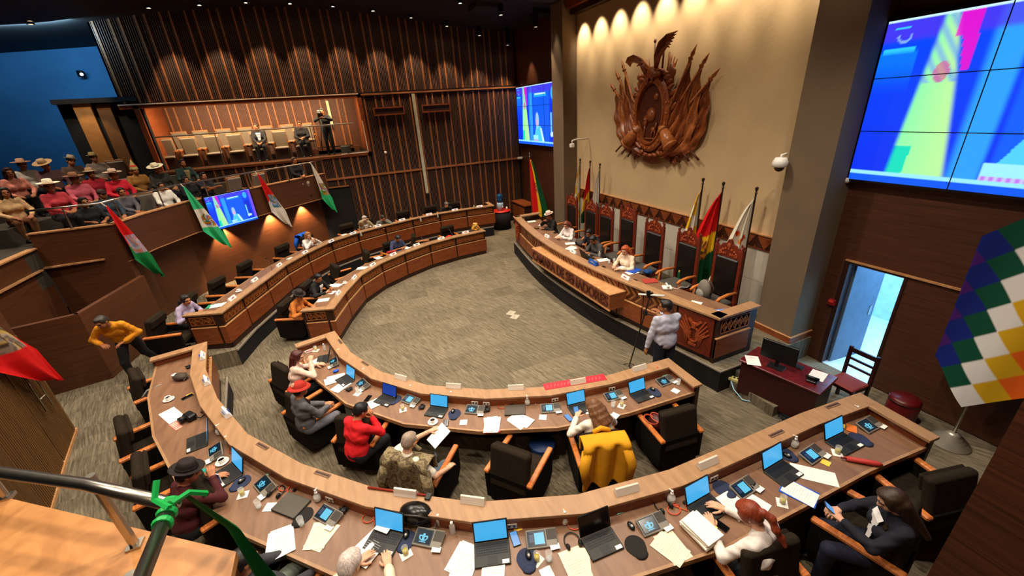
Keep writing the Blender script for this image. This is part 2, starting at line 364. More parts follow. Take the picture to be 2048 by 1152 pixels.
b.prism(poly,0,DZ0,0); struct(b.build('floor_dais',CARPET))
b=MB()
for i in range(len(P)-1):
    (x0,y0),(x1,y1)=P[i],P[i+1]; b.prism([(x0,y0),(x0-.012,y0),(x1-.012,y1),(x1,y1)],0,DZ0-.02,0); b.prism([(x0,y0),(x0-.025,y0),(x1-.025,y1),(x1,y1)],DZ0-.02,DZ0+.006,1)
b.box(P[-1][0]-.02,7.15,4.22,4.24,0,DZ0-.02,0); b.box(P[-1][0]-.02,6.6,4.215,4.24,DZ0-.02,DZ0+.006,1)
struct(b.build('trim_9',[BLACKP,MATS['grey edge strip']]))
b=MB(); b.box(5.85,7.2,3.35,4.2,0,.2); struct(b.build('floor_step',CARPET))

# ---------------------------------------------------------------- curved desks
def sweep(mb,P,N,d0,d1,z0,z1,mi=0,ext0=0,ext1=0):
    n=len(P); vs=[]
    for i in range(n):
        e=(0,0)
        if i==0 and ext0: t=(P[0][0]-P[1][0],P[0][1]-P[1][1]); L=math.hypot(*t); e=(t[0]/L*ext0,t[1]/L*ext0)
        if i==n-1 and ext1: t=(P[-1][0]-P[-2][0],P[-1][1]-P[-2][1]); L=math.hypot(*t); e=(t[0]/L*ext1,t[1]/L*ext1)
        a=offs(P,N,i,d0); c=offs(P,N,i,d1)
        vs+=[(a[0]+e[0],a[1]+e[1],z0),(c[0]+e[0],c[1]+e[1],z0),(c[0]+e[0],c[1]+e[1],z1),(a[0]+e[0],a[1]+e[1],z1)]
    fs=[(0,1,2,3),(4*n-4,4*n-1,4*n-2,4*n-3)]
    for i in range(n-1):
        for k in range(4): fs.append((4*i+k,4*i+4+k,4*i+4+(k+1)%4,4*i+(k+1)%4))
    mb.add(vs,fs,mi)
def plank(mb,A,B,n,t0,t1,d0,d1,z0,z1,mi=0):
    """box along A->B between distances t0,t1, offsets d0..d1 along n"""
    dx,dy=B[0]-A[0],B[1]-A[1]; L=math.hypot(dx,dy); u=(dx/L,dy/L)
    q=[(A[0]+u[0]*t+n[0]*d,A[1]+u[1]*t+n[1]*d) for t,d in ((t0,d0),(t1,d0),(t1,d1),(t0,d1))]
    mb.prism(q,z0,z1,mi)
def bar3(mb,A,B,n,p,q,w,d0,d1,mi=0):
    """raised strip on a panel face: p,q in (t,z) plane coordinates"""
    dx,dy=B[0]-A[0],B[1]-A[1]; L=math.hypot(dx,dy); u=(dx/L,dy/L)
    tx,tz=q[0]-p[0],q[1]-p[1]; l=math.hypot(tx,tz); ox,oz=-tz/l*w/2,tx/l*w/2
    c=[(p[0]+ox,p[1]+oz),(q[0]+ox,q[1]+oz),(q[0]-ox,q[1]-oz),(p[0]-ox,p[1]-oz)]
    vs=[(A[0]+u[0]*t+n[0]*d,A[1]+u[1]*t+n[1]*d,z) for d in (d0,d1) for t,z in c]
    mb.add(vs,[(0,1,2,3),(7,6,5,4),(0,4,5,1),(1,5,6,2),(2,6,7,3),(3,7,4,0)],mi)
def frieze(mb,A,B,n,L,z0,z1,d,zb):
    plank(mb,A,B,n,.045,L-.045,d,.04,zb+z0,zb+z1,0)
    for a,c in (((.05,z0+.012),(L-.05,z0+.012)),((.05,z1-.012),(L-.05,z1-.012)),((.055,z0),(.055,z1)),((L-.055,z0),(L-.055,z1))):
        bar3(mb,A,B,n,(a[0],zb+a[1]),(c[0],zb+c[1]),.014,d-.012,d+.004,1)
    k=max(2,round((L-.16)/.135)); w=(L-.16)/k; zc=zb+(z0+z1)/2; h=(z1-z0)/2-.03
    for i in range(k):
        t=.08+w*(i+.5)
        pts=[(t-w*.47,zc),(t,zc+h),(t+w*.47,zc),(t,zc-h)]
        for j in range(4): bar3(mb,A,B,n,pts[j],pts[(j+1)%4],.013,d-.011,d+.004,1)
        pts=[(t-w*.2,zc),(t,zc+h*.42),(t+w*.2,zc),(t,zc-h*.42)]
        for j in range(4): bar3(mb,A,B,n,pts[j],pts[(j+1)%4],.011,d-.010,d+.004,1)
W_FR=wood('carved frieze wood','5c2c14','7c4020',(1,1,6),rough=.4); W_FRL=wood('carved frieze ridge wood','86491f','a56430',(1,1,6),rough=.4)
def desk(name,label,PV,s,zb,group,E=.70):
    P=side(PV,s); N=normals(P,s); ctr=P[len(P)//2]
    t=thing(name,label,'desk',(0,0,0),0,group)
    b=MB(); sweep(b,P,N,.13,E,zb+.715,zb+.75,0); sweep(b,P,N,E-.02,E+.01,zb+.69,zb+.752,1); b.build('worktop',[W_TOP,W_RAIL],t)
    b=MB(); sweep(b,P,N,-.06,.165,zb+.862,zb+.902,0,.05,.05)
    for i,e in ((0,-1),(len(P)-1,1)):
        A=P[i]; n=N[0] if i==0 else N[-1]; u=(n[1]*e*s,-n[0]*e*s)
        # end return of the rail
        q=[(A[0]+n[0]*d+u[0]*w,A[1]+n[1]*d+u[1]*w) for d,w in ((.15,.05),(E+.04,.05),(E+.04,-.12),(.15,-.12))]
        b.prism(q,zb+.862,zb+.902,0)
    b.build('rail_cap',W_RAIL,t,bev=.006)
    b=MB(); sweep(b,P,N,.14,.165,zb+.75,zb+.862,0); sweep(b,P,N,.02,.06,zb+.0,zb+.862,1); sweep(b,P,N,-.02,.02,zb,zb+.13,2)
    for i,e in ((0,-1),(len(P)-1,1)):
        A=P[i]; n=N[0] if i==0 else N[-1]; u=(n[1]*e*s,-n[0]*e*s)
        q=[(A[0]+n[0]*d+u[0]*w,A[1]+n[1]*d+u[1]*w) for d,w in ((-.0,.02),(E+.02,.02),(E+.02,-.04),(-.0,-.04))]
        b.prism(q,zb,zb+.862,1)
        q=[(A[0]+n[0]*d+u[0]*w,A[1]+n[1]*d+u[1]*w) for d,w in ((.14,-.04),(E,-.04),(E,-.07),(.14,-.07))]
        b.prism(q,zb+.75,zb+.862,0)
    b.build('carcass',[W_PANEL,W_DARK,W_DARK],t)
    for i in range(len(P)-1):
        A,B,n=P[i],P[i+1],N[i]; L=math.hypot(B[0]-A[0],B[1]-A[1])
        b=MB(); plank(b,A,B,n,.025,L-.025,-.03,.03,zb+.135,zb+.55,0); plank(b,A,B,n,.02,L-.02,-.037,.03,zb+.55,zb+.567,1); b.build('front_panel',[W_PANEL,W_TRIM],t)
        b=MB(); frieze(b,A,B,n,L,.615,.825,0,zb); b.build('frieze_panel',[W_FR,W_FRL],t)
    for i,e in ((0,-1),(len(P)-1,1)):
        A=P[i]; n=N[0] if i==0 else N[-1]; u=(n[1]*e*s,-n[0]*e*s); B=(A[0]+n[0]*(E+.02),A[1]+n[1]*(E+.02))
        A2=(A[0]+u[0]*.0,A[1]+u[1]*.0); m=(-u[0],-u[1])
        b=MB(); plank(b,A2,B,m,-.03,.10,-.05,.03,zb+.135,zb+.55,0); plank(b,A2,B,m,-.035,.105,-.057,.03,zb+.55,zb+.567,1)
        plank(b,A2,B,m,.16,E-.04,-.05,.03,zb+.135,zb+.55,0); plank(b,A2,B,m,.155,E-.035,-.057,.03,zb+.55,zb+.567,1); b.build('front_panel',[W_PANEL,W_TRIM],t)
        b=MB(); 
        A3=(A2[0]+n[0]*.13,A2[1]+n[1]*.13); frieze(b,(A3[0]+u[0]*.02,A3[1]+u[1]*.02),(B[0]+u[0]*.02,B[1]+u[1]*.02),m,E-.14,.615,.825,0,zb); b.build('frieze_panel',[W_FR,W_FRL],t)
    return t
G='curved senate desks'
desk('curved_desk','long brown inner desk across the carpet, blue shirted man seated behind it',INNF,1,0,G)
desk('curved_desk','brown inner desk nearer the camera, red hatted man and white sweater woman seated at it',INNN,-1,0,G)
desk('curved_desk','longest far desk on the raised tier in front of the slatted wall',OUTF,1,TZ,G,.76)
desk('curved_desk','longest near desk crowded with laptops along the bottom of the photo',OUTN,-1,TZ,G,.76)
# ---------------------------------------------------------------- dais desk
def dais_desk():
    P=DA; N=normals(P,1); zb=DZ0
    t=thing('dais_desk','big carved presiding desk on the dais with raised letters on its front','desk')
    b=MB(); sweep(b,P,N,.15,.95,zb+.715,zb+.75,0); b.build('worktop',W_TOP,t)
    b=MB(); sweep(b,P,N,-.06,.2,zb+.93,zb+.975,0,.06,.06)
    for i,e in ((0,1),(len(P)-1,-1)):
        A=P[i]; b.box(A[0]-.03,A[0]+.98,A[1]-(.06 if e<0 else .16),A[1]+(.06 if e>0 else .16),zb+.93,zb+.975)
    b.build('rail_cap',W_RAIL,t,bev=.006)
    b=MB(); sweep(b,P,N,.16,.19,zb+.75,zb+.93,0); sweep(b,P,N,.02,.06,zb,zb+.93,1)
    for i,e in ((0,1),(len(P)-1,-1)):
        A=P[i]; b.box(A[0],A[0]+.95,A[1]-.05,A[1]+.02 if e>0 else A[1]+.05,zb,zb+.93,1) if e>0 else b.box(A[0],A[0]+.95,A[1]-.02,A[1]+.05,zb,zb+.93,1)
    b.build('carcass',[W_PANEL,W_DARK],t)
    m_l=wood('light inlay wood','8a5a30','ac7a46',(1,1,10),rough=.4); m_d=wood('dark inlay wood','3a1c10','54291a',(1,1,10),rough=.4)
    for i in range(1,len(P)-2):
        A,B,n=P[i],P[i+1],N[i]; L=math.hypot(B[0]-A[0],B[1]-A[1])
        b=MB(); plank(b,A,B,n,.012,L-.012,0,.03,zb+.575,zb+.905,0)
        k=0
        for t0 in np.arange(-.35,L+.3,.085):        # zigzag inlay of light and dark strips
            k+=1; mi=1 if k%2 else 2
            for (p,q) in (((t0,.585),(t0+.16,.74)),((t0+.16,.74),(t0,.895))):
                tt=[p[0],q[0]]
                if min(tt)<.03 or max(tt)>L-.03: continue
                bar3(b,A,B,n,(p[0],zb+p[1]),(q[0],zb+q[1]),.034,-.004,.004,mi)
        b.build('inlay_panel',[W_FR,m_l,m_d],t)
        b=MB(); plank(b,A,B,n,.02,L-.02,-.03,.03,zb+.14,zb+.535,0); plank(b,A,B,n,.015,L-.015,-.037,.03,zb+.535,zb+.55,1); b.build('front_panel',[W_PANEL,W_TRIM],t)
    # tall carved end panels with a relief
    for i in (0,len(P)-2):
        A,B,n=P[i],P[i+1],N[i]; L=math.hypot(B[0]-A[0],B[1]-A[1])
        b=MB(); off=.0; plank(b,A,B,n,.05,L-.05,-.02,.03,zb+.1,zb+.9,0)
        c=L/2; z=zb+.5
        for k in range(14):
            a=2*PI*k/14; a2=2*PI*(k+1)/14
            bar3(b,A,B,n,(c+.11*math.cos(a),z-.05+.15*math.sin(a)),(c+.11*math.cos(a2),z-.05+.15*math.sin(a2)),.03,-.05,-.01,1)
        for k in (-1,1):
            for j in range(4):
                bar3(b,A,B,n,(c+k*.05,z-.18+j*.05),(c+k*(.3-.03*j),z+.06+j*.075),.028,-.045,-.01,1)
                bar3(b,A,B,n,(c+k*(.13+.03*j),z-.05+j*.03),(c+k*.12,z-.28),.024,-.04,-.01,1)
            bar3(b,A,B,n,(c,z+.12),(c+k*.12,z+.26),.05,-.05,-.01,1)
        bar3(b,A,B,n,(c,z+.08),(c,z+.2),.07,-.06,-.01,1); bar3(b,A,B,n,(c-.08,z-.26),(c+.08,z-.26),.05,-.05,-.01,1)
        b.build('carved_panel',[W_CARVE,wood('carved relief wood','8a3a1c','ad5028',(2,2,4),rough=.4)],t)
    # near corner block: panels on the desk end
    A=P[-1]; b=MB(); b.box(A[0]-.03,A[0]+.30,A[1]-.06,A[1]-.02,zb+.14,zb+.535,0); b.box(A[0]-.03,A[0]+.80,A[1]-.055,A[1]-.02,zb+.14,zb+.535,0); b.box(A[0]-.04,A[0]+.81,A[1]-.065,A[1]-.02,zb+.535,zb+.552,1)
    b.build('front_panel',[W_PANEL,W_TRIM],t)
    b=MB(); frieze(b,(A[0]+.02,A[1]-.02),(A[0]+.82,A[1]-.02),(0,1),.80,.6,.89,0,zb); b.build('frieze_panel',[W_FR,W_FRL],t)
    # lettered board
    X0=4.86; y0,y1=6.58,10.42; bz0,bz1=.83,1.19
    b=MB(); b.box(X0,5.3,y0,y1,bz0,bz1,0); b.box(X0-.01,5.3,y0-.01,y1+.01,bz1,bz1+.02,1); b.box(X0-.01,X0+.02,y0-.01,y1+.01,bz0-.02,bz0+.015,1); nb=b.build('name_board',[wood('name board wood','7a4424','955a34',(1,1,8),rough=.4),W_TRIM],t)
    cu=bpy.data.curves.new('lettering','FONT'); cu.body='CAMARA DE SENADORES'; cu.size=.30; cu.extrude=.012; cu.align_x='CENTER'; cu.align_y='CENTER'; cu.offset=.004; cu.space_character=1.0
    o=bpy.data.objects.new('lettering',cu); COL.objects.link(o)
    bpy.context.view_layer.update(); w=o.dimensions.x; h=o.dimensions.y; me=bpy.data.meshes.new_from_object(o.evaluated_get(bpy.context.evaluated_depsgraph_get())); bpy.data.objects.remove(o)
    o=bpy.data.objects.new('lettering',me); COL.objects.link(o); o.parent=nb; me.materials.clear(); me.materials.append(wood('dark letter wood','3a1208','561c0e',(3,3,3)))
    k=(y1-y0-.12)/w; o.scale=(k,.26/h,1); o.location=(X0-.008,(y0+y1)/2,(bz0+bz1)/2)
    o.rotation_euler=Matrix(((0,0,-1),(-1,0,0),(0,1,0))).to_euler()
    return t
dais_desk()
# ---------------------------------------------------------------- black armchairs
F_BLK=mat('black chair fabric','15110d',.95,var=.25,scale=30,bump=.15,spec=.1); F_CH=mat('charcoal chair fabric','2a2219',.95,var=.2,scale=30,bump=.15,spec=.1); F_BASE=mat('black chair base','0d0c0b',.5)
def smoothbox(mb,x0,x1,y0,y1,z0,z1,c,mi=0,M=None): mb.box(x0,x1,y0,y1,z0,z1,mi,M,c)
def make_chair():
    t=thing('armchair','x','chair')
    M=Matrix.Translation((0,-.25,.50))@Matrix.Rotation(R(-12),4,'X')
    b=MB(); smoothbox(b,-.285,.285,-.10,.015,-.1,.50,.03,0,M); bk=b.build('backrest',F_CH,t,bev=.02)
    b=MB(); smoothbox(b,-.27,.27,.0,.06,.30,.495,.03,0,M); b.build('headrest',F_CH,bk,bev=.015)
    b=MB(); smoothbox(b,-.28,.28,-.24,.34,.34,.475,.03,0); b.build('seat',F_CH,t,bev=.015)
    b=MB(); b.box(-.285,.285,-.345,-.27,.12,.62,0); b.build('back_panel',F_BLK,t,bev=.01)
    for s in (-1,1):
        b=MB(); pts=[(-.345,.60),(-.345,.16),(-.2,.10),(.22,.10),(.345,.22),(.36,.60)]
        M2=Matrix(((0,0,1,0),(1,0,0,0),(0,1,0,0),(0,0,0,1)))
        b.prism(pts,s*.315-.03,s*.315+.03,0,M2); sp=b.build('side_panel',F_BLK,t,bev=.006)
        b=MB(); b.box(s*.315-.037,s*.315+.037,-.36,.37,.60,.65,0,None,.012); b.build('armrest',W_ARM,sp)
    b=MB(); b.tube([(0,0,.05),(0,0,.34)],.04,10)
    for k in range(5):
        a=2*PI*k/5+.3; b.tube([(0,0,.1),(.27*math.cos(a),.27*math.sin(a),.065)],[.03,.02],6); b.ball((.27*math.cos(a),.27*math.sin(a),.033),.032,8)
    b.build('base',F_BASE,t)
    return t
CH0=make_chair(); ch_used=[False]
def chair(p,label,group='black desk armchairs',scale=None):
    loc=(p[0],p[1],p[2])
    if not ch_used[0]:
        ch_used[0]=True; CH0.location=loc; CH0.rotation_euler=(0,0,R(p[3])); CH0['label']=label; CH0['group']=group; return CH0
    return dup(CH0,loc,p[3],label,group)

# ---------------------------------------------------------------- public gallery
FA=[(-.84,17.55),(-4.09,14.42),(-4.69,13.06),(-4.95,12.06)]
def offline(P,d):
    N=normals(P,-1); return [offs(P,N,i,-d) for i in range(len(P))]
# far half: d grows away from the hall
FN=normals(FA,-1)
def foff(d): return [offs(FA,FN,i,d) for i in range(len(FA))]
A0=foff(0); 
def wallstrip(mb,P,Q,z0,z1,mi=0):
    n=len(P)
    for i in range(n-1): mb.prism([P[i],P[i+1],Q[i+1],Q[i]],z0,z1,mi)
def ext(P,dx=.9,dy=.87): return [(P[0][0]+.45,P[0][1]+.43)]+P
b=MB(); P=ext(A0);Q=ext(foff(.1)); wallstrip(b,P,Q,2.27,3.15,0); wallstrip(b,ext(foff(-.02)),ext(foff(.14)),3.15,3.18,1); wallstrip(b,ext(foff(-.012)),Q,2.25,2.27,1)
b.prism([(-4.95,12.06),(-6.44,12.12),(-6.44,12.22),(-4.9,12.2)],.4,3.15,0); b.prism([(-4.95,12.04),(-6.46,12.10),(-6.44,12.24),(-4.9,12.2)],3.15,3.18,1)
b.box(-6.49,-5.36,12.02,12.12,2.385,2.415,1)
b.prism([(-4.75,11.95),(-5.15,9.85),(-5.25,9.88),(-4.86,12.0)],TZ,1.9,0); b.prism([(-5.15,9.85),(-6.45,9.6),(-6.45,9.7),(-5.2,9.95)],TZ,1.9,0)
struct(b.build('wall_gallery_front',[W_FASC,W_TRIM]))
b=MB(); wallstrip(b,ext(foff(.36)),ext(foff(.46)),TZ,2.3,0); wallstrip(b,ext(foff(.05)),ext(foff(1.25)),2.3,2.44,1)
struct(b.build('wall_gallery_base',[W_FASC,W_DARK]))
b=MB(); wallstrip(b,ext(foff(.1)),ext(foff(1.2)),2.3,2.45,0); wallstrip(b,ext(foff(1.2)),ext(foff(2.1)),2.3,2.85,0); wallstrip(b,ext(foff(2.1)),ext(foff(3.0)),2.3,3.25,0); wallstrip(b,ext(foff(3.0)),ext(foff(5.5)),2.3,3.65,0)
b.prism([(-6.44,12.2),(-6.5,9.0),(-12,9.0),(-12,14.5),(-8,14)],2.0,2.84,0)
struct(b.build('floor_gallery',[mat('dark gallery carpet','3b342a',.95,var=.2)]))
b=MB(); b.box(-6.55,-6.45,5.9,12.1,.4,2.84,0); b.box(-6.57,-6.40,9.3,12.1,2.83,2.86,1); b.box(-6.5,-6.38,9.5,11.9,2.385,2.415,1); b.box(-6.46,-6.43,7.9,9.45,.4,2.1,2)  # last black sheet paints the darkness of the doorway recess
struct(b.build('wall_gallery_stair',[W_FASC,W_TRIM,BLACKP]))
# near half, under the camera
NA=[(-.83,WN),(-.83,1.71),(-2.12,2.67),(-3.5,4.0),(-4.5,5.3),(-4.8,6.3)]
NN=normals(NA,1)
def noff(d): return [offs(NA,NN,i,d) for i in range(len(NA))]
b=MB(); wallstrip(b,noff(0),noff(.1),2.3,3.13,0); wallstrip(b,noff(-.02),noff(.32),3.13,3.17,1); wallstrip(b,noff(.32),noff(.40),2.3,3.13,0)
struct(b.build('wall_gallery_near',[W_FASC,wood('light brown parapet wood','a8703e','c68a52',(2,2,1),rough=.4)]))
b=MB(); wallstrip(b,noff(.4),noff(2.6),2.3,2.45,0); struct(b.build('floor_gallery_near',[MATS['dark gallery carpet']]))
m_rib=wood('ochre ribbed wall wood','5a3c1a','7a5428',(9,9,.4),rough=.6,scale=5)
NB=[(-.6,1.0),(-2.0,2.3),(-3.6,4.2),(-4.5,6.05),(-4.82,7.2),(-5.05,8.1),(-6.4,8.1)]
b=MB()
for i in range(len(NB)-1):
    (x0,y0),(x1,y1)=NB[i],NB[i+1]; L=math.hypot(x1-x0,y1-y0); ux,uy=(x1-x0)/L,(y1-y0)/L; nx,ny=-uy,ux
    b.prism([(x0,y0),(x1,y1),(x1+nx*.1,y1+ny*.1),(x0+nx*.1,y0+ny*.1)],TZ,2.32,0)
    k=int(L/.05)
    for j in range(k):
        t=j*.05; b.prism([(x0+ux*t,y0+uy*t),(x0+ux*(t+.028),y0+uy*(t+.028)),(x0+ux*(t+.028)-nx*-.0+nx*-.014,y0+uy*(t+.028)+ny*-.014),(x0+ux*t+nx*-.014,y0+uy*t+ny*-.014)],TZ,2.3,0)
    b.prism([(x0-nx*.0,y0),(x1,y1),(x1-nx*.03,y1-ny*.03),(x0-nx*.03,y0-ny*.03)],TZ,TZ+.05,1)
struct(b.build('wall_gallery_near_base',[m_rib,W_TRIM]))
b=MB(); b.prism([(-6.45,8.1),(-5.05,8.1),(-4.8,7.2),(-4.5,6.05),(-6.45,6.05)],2.32,2.85,0); struct(b.build('trim_10',W_FASC))
# railings
def railing(name,label,path,z,posts,z0,r=.022,group='steel gallery railings'):
    t=thing(name,label,'railing',(0,0,0),0,group)
    b=MB(); b.tube([(x,y,z) for x,y in path],r,10); b.build('handrail',M_STEEL,t,smooth=True)
    for x,y in posts:
        b=MB(); b.tube([(x,y,z0),(x,y,z-r*.5)],r*.75,8); b.box(x-.03,x+.03,y-.03,y+.03,z0-.01,z0+.012); b.build('post',M_STEEL,t)
    return t
RL=foff(.06); RP=[(-.35,18.0),(-.80,17.52)]+RL[1:]+[(-6.3,12.16)]
def along(P,ds):
    out=[];acc=0
    for i in range(len(P)-1):
        L=math.hypot(P[i+1][0]-P[i][0],P[i+1][1]-P[i][1])
        for d in ds:
            if acc<=d<acc+L: u=(d-acc)/L; out.append((P[i][0]+(P[i+1][0]-P[i][0])*u,P[i][1]+(P[i+1][1]-P[i][1])*u))
        acc+=L
    return out
railing('railing','long steel railing on top of the far gallery front, flags hanging from it',RP,3.65,along(RP,[.6,1.7,3.1,4.5,5.9,7.3,8.4]),3.18)
NP=noff(.16); NRP=[(NP[0][0],.3),(NP[1][0],NP[1][1]-.02)]; 
railing('railing','steel railing end nearest the camera, green ribbon tied at its corner',[(-.88,.3),(-.88,1.60)],3.65,[(-.93,1.35)],3.17,.026)
railing('railing','steel railing curving off to the left at the bottom left',[(-.86,1.60),(-1.25,1.90),(-1.7,2.2),(-2.2,2.55),(-2.9,3.3)],3.65,[(-1.28,1.98),(-2.1,2.68)],3.17,.026)
# box railing
t=thing('railing','thin steel railing along the front of the upper seating box','railing',(0,0,0),0,'steel gallery railings')
b=MB(); b.tube([(-5.33,18.15,4.885),(1.07,18.15,4.885)],.02,8); b.build('handrail',M_STEEL,t)
for x in (-3.6,-2.05,-.52):
    b=MB(); b.tube([(x,18.15,3.8),(x,18.15,4.88)],.014,6); b.build('post',M_STEEL,t)
# ---------------------------------------------------------------- video screens
def lerp3(a,b,t): t=max(0,min(1,t)); return tuple(a[i]+(b[i]-a[i])*t for i in range(3))
def ss(a,b,x):
    t=max(0,min(1,(x-a)/(b-a))); return t*t*(3-2*t)
DB=hexc('0a2fe8'); DB2=hexc('0846f2'); LBL=hexc('2f9cf8'); CY=hexc('35d8ff'); YG=hexc('8cf5a8'); YG2=hexc('b9ee9a'); WH=hexc('c8f0ff'); PU=hexc('4a34e8'); MG=hexc('e010c8')
def picture(u,v):
    c=lerp3(DB,DB2,v)
    c=lerp3(c,LBL,ss(.30,.33,u)*(1-ss(.39,.41,u)))           # pale door panel
    c=lerp3(c,hexc('0f5cf5'),ss(.41,.43,u)*(1-ss(.76,.79,u)))
    c=lerp3(c,PU,ss(.86,.9,v)*.8)                              # caption band
    if v>.8 and .44<u<.72: c=lerp3(c,hexc('20b0ff'),(1-abs(v-.80)/.12) if v<.86 else 0)
    if .46<u<.7 and .835<v<.86: c=WH
    if .01<u<.11 and .80<v<.84: c=lerp3(c,CY,.8)
    if u<.12: c=lerp3(c,hexc('0a7cff'),ss(.55,.8,v)*(1-ss(.8,.83,v))*.8)
    # hanging flag: narrow at the top, wide at the bottom
    l=.145+.03*v-.02*(1-v); r=.19+.11*(1-v)**.8+.01
    if v>.06:
        m=ss(l-.012,l+.008,u)*(1-ss(r-.008,r+.012,u)); f=lerp3(YG,YG2,(u-l)/(r-l))
        if v>.62: f=lerp3(f,hexc('7fb8d8'),.5+.5*math.sin(u*160+v*60))
        if v<.25 and u<l+.05: f=hexc('18d8b8')
        c=lerp3(c,f,m)
    if .86<v and .215<u<.27 or (.68<v<=.86 and .235+(.86-v)*.12<u<.275): c=lerp3(c,MG,.9)
    if ((u-.205)/.022)**2+((v-.68)/.06)**2<1: c=lerp3(c,hexc('d03a8a'),.7)
    # small crest at upper left
    d=((u-.065)/.022)**2+((v-.90)/.035)**2
    if .5<d<1.1 and v<.915: c=lerp3(c,hexc('8ab8ff'),.8)
    if .03<u<.075 and .945<v<.957: c=CY
    # woman with pale hair
    d=((u-.505)/.045)**2+((v-.42)/.15)**2
    if d<1: c=lerp3(c,hexc('9cc4f0'),ss(1,.6,d))
    d=((u-.505)/.026)**2+((v-.36)/.09)**2
    if d<1: c=lerp3(c,hexc('e8a8c8'),ss(1,.6,d))
    if v<.33 and abs(u-.53)<.05+.28*(.33-v): c=lerp3(c,hexc('5ce0ff'),.75)
    if v<.3 and abs(u-.58-.25*(.3-v))<.018+.02*(.3-v): c=WH
    # second figure on the right
    d=((u-.855)/.045)**2+((v-.84)/.10)**2
    if d<1: c=lerp3(c,hexc('38b8f0'),.85)
    if .80<u<.90 and .18<v<.66: c=lerp3(c,hexc('0c2cc0'),.8)
    if .795<u<.83 and .15<v<.55: c=lerp3(c,hexc('7adcf8'),.8)
    if ((u-.84)/.05)**2+((v-.2)/.04)**2<1: c=WH
    if u>.94: c=lerp3(c,hexc('8a5af0'),.7)
    # name card
    if .4<u<.52 and .07<v<.17: c=hexc('9ce8ff')
    if .4<u<.52 and .065<v<.10: c=lerp3(hexc('c060e8'),WH,.3*(1+math.sin(u*300)))
    if v<.075: c=lerp3(WH,CY,.5)
    if v<.045: c=hexc('0a58f0')
    if v>.99: c=WH
    return c
M_SCR=vcol('lit video picture',emit=1.15)
def screen(name,label,cat,origin,ux,w,h,depth,n,cols,rows):
    """origin: lower left corner of the picture; ux: unit vector to the right; n: normal toward the viewer"""
    t=thing(name,label,cat,origin)
    ux=Vector((ux[0],ux[1],0)).normalized(); nn=Vector((n[0],n[1],0)).normalized()
    M=Matrix((( ux.x,nn.x,0,0),(ux.y,nn.y,0,0),(0,0,1,0),(0,0,0,1)))
    b=MB(); b.box(-.03,w+.03,-depth,-.004,-.03,h+.03,0,M); b.build('housing',M_BLACK,t)
    paintgrid('picture',int(150*w/3.84)+40,int(90*h/2.25)+30,lambda u,v:M@Vector((u*w,.0,v*h)),picture,M_SCR,t)
    b=MB()
    for i in range(1,cols): b.box(w*i/cols-.006,w*i/cols+.006,-.003,.004,0,h,0,M)
    for j in range(1,rows): b.box(0,w,-.003,.004,h*j/rows-.006,h*j/rows+.006,0,M)
    for x0,x1,z0,z1 in ((-.03,0,-.03,h+.03),(w,w+.03,-.03,h+.03),(-.03,w+.03,-.03,0),(-.03,w+.03,h,h+.03)): b.box(x0,x1,-.01,.008,z0,z1,0,M)
    b.build('bezel',M_BLACK,t)
    return t
screen('video_wall','large blue video wall at the top right corner, nearest the camera','screen',(XW-.12,4.28,3.56),(0,-1),3.86,2.26,.1,(-1,0),3,3)
screen('video_wall','far blue video wall beside the left pillar, woman on screen','screen',(XW-.12,17.97,3.56),(0,-1),3.86,2.26,.1,(-1,0),3,3)
ta=Vector((-3.77,14.73,0)); tb=Vector((-2.74,15.72,0)); tu=(tb-ta).normalized(); tn=Vector((tu.y,-tu.x,0))
screen('television','blue television on the gallery front between two hanging flags','screen',tuple(ta+tn*.09+Vector((0,0,2.2))),(tu.x,tu.y),(tb-ta).length,.98,.06,(tn.x,tn.y),1,1)
# ---------------------------------------------------------------- flags
M_FLAG=vcol('flag cloth',.75)
REDF=hexc('d01818'); GRN=hexc('127a3c'); LGRN=hexc('38c07e'); WHT=hexc('e4dccb'); YEL=hexc('e8b81e')
def spots(u,v,cu,cv,r,cols):
    d=math.hypot((u-cu),(v-cv))/r
    if d>1: return None
    a=math.atan2(v-cv,u-cu); k=int((a+PI)*3+d*4)%len(cols); return cols[k]
def hang(name,label,p,dirv,w,h,color,group='flags hanging from the gallery rail',lean=.0,out=(0,0)):
    """flag hung by one corner from a rail: narrow at the top, widest low down, pointed at the foot"""
    t=thing(name,label,'flag',p,0,group); d=Vector((dirv[0],dirv[1],0)).normalized(); n=Vector((d.y,-d.x,0)); w*=1.3
    def pos(u,v):
        s=1-v     # 0 top .. 1 foot
        wl=w*(.04+.62*min(s,.7)/.7) if s<.7 else w*.66*(1-(s-.7)/.3*.55)
        l=.10*w*s+.0; l+= (0 if s<.7 else (s-.7)/.3*w*.38)
        x=l+wl*u; z=-h*s*(1-.12*(1-u)*s) 
        f=.055*math.sin(u*9+s*3)*min(1,s*2)+.02*math.sin(u*21+s*5)*s
        return d*x+n*(f+.06)+Vector((n.x*out[0]*s,n.y*out[0]*s,z))
    paintgrid('cloth',36,60,pos,color,M_FLAG,t)
    b=MB(); b.tube([Vector((0,0,.06)),d*.02+n*.06+Vector((0,0,-.03))],.014,6); b.build('tie',MATS.get('pale tie') or mat('pale tie','d8d0c0',.7),t)
    return t
def halves(a,b,em=None,cut=.55):
    def f(u,v):
        if em:
            q=spots(u,v,.62,.50,.26,em)
            if q and abs(u-.62)<.34 and abs(v-.5)<.13: return q
        return a if v>cut+.06*(u-.5) else b
    return f
def bands3(a,b,c,em=None):
    def f(u,v):
        if em and abs(u-.6)<.3 and abs(v-.47)<.10:
            q=spots(u,(v-.47)*3,.6,0,.3,em)
            if q: return q
        return a if v>.66 else (b if v>.36 else c)
    return f
EMB=[hexc('c83a20'),hexc('5a86c0'),hexc('e0d0b0'),hexc('3a7a30'),hexc('b89030')]
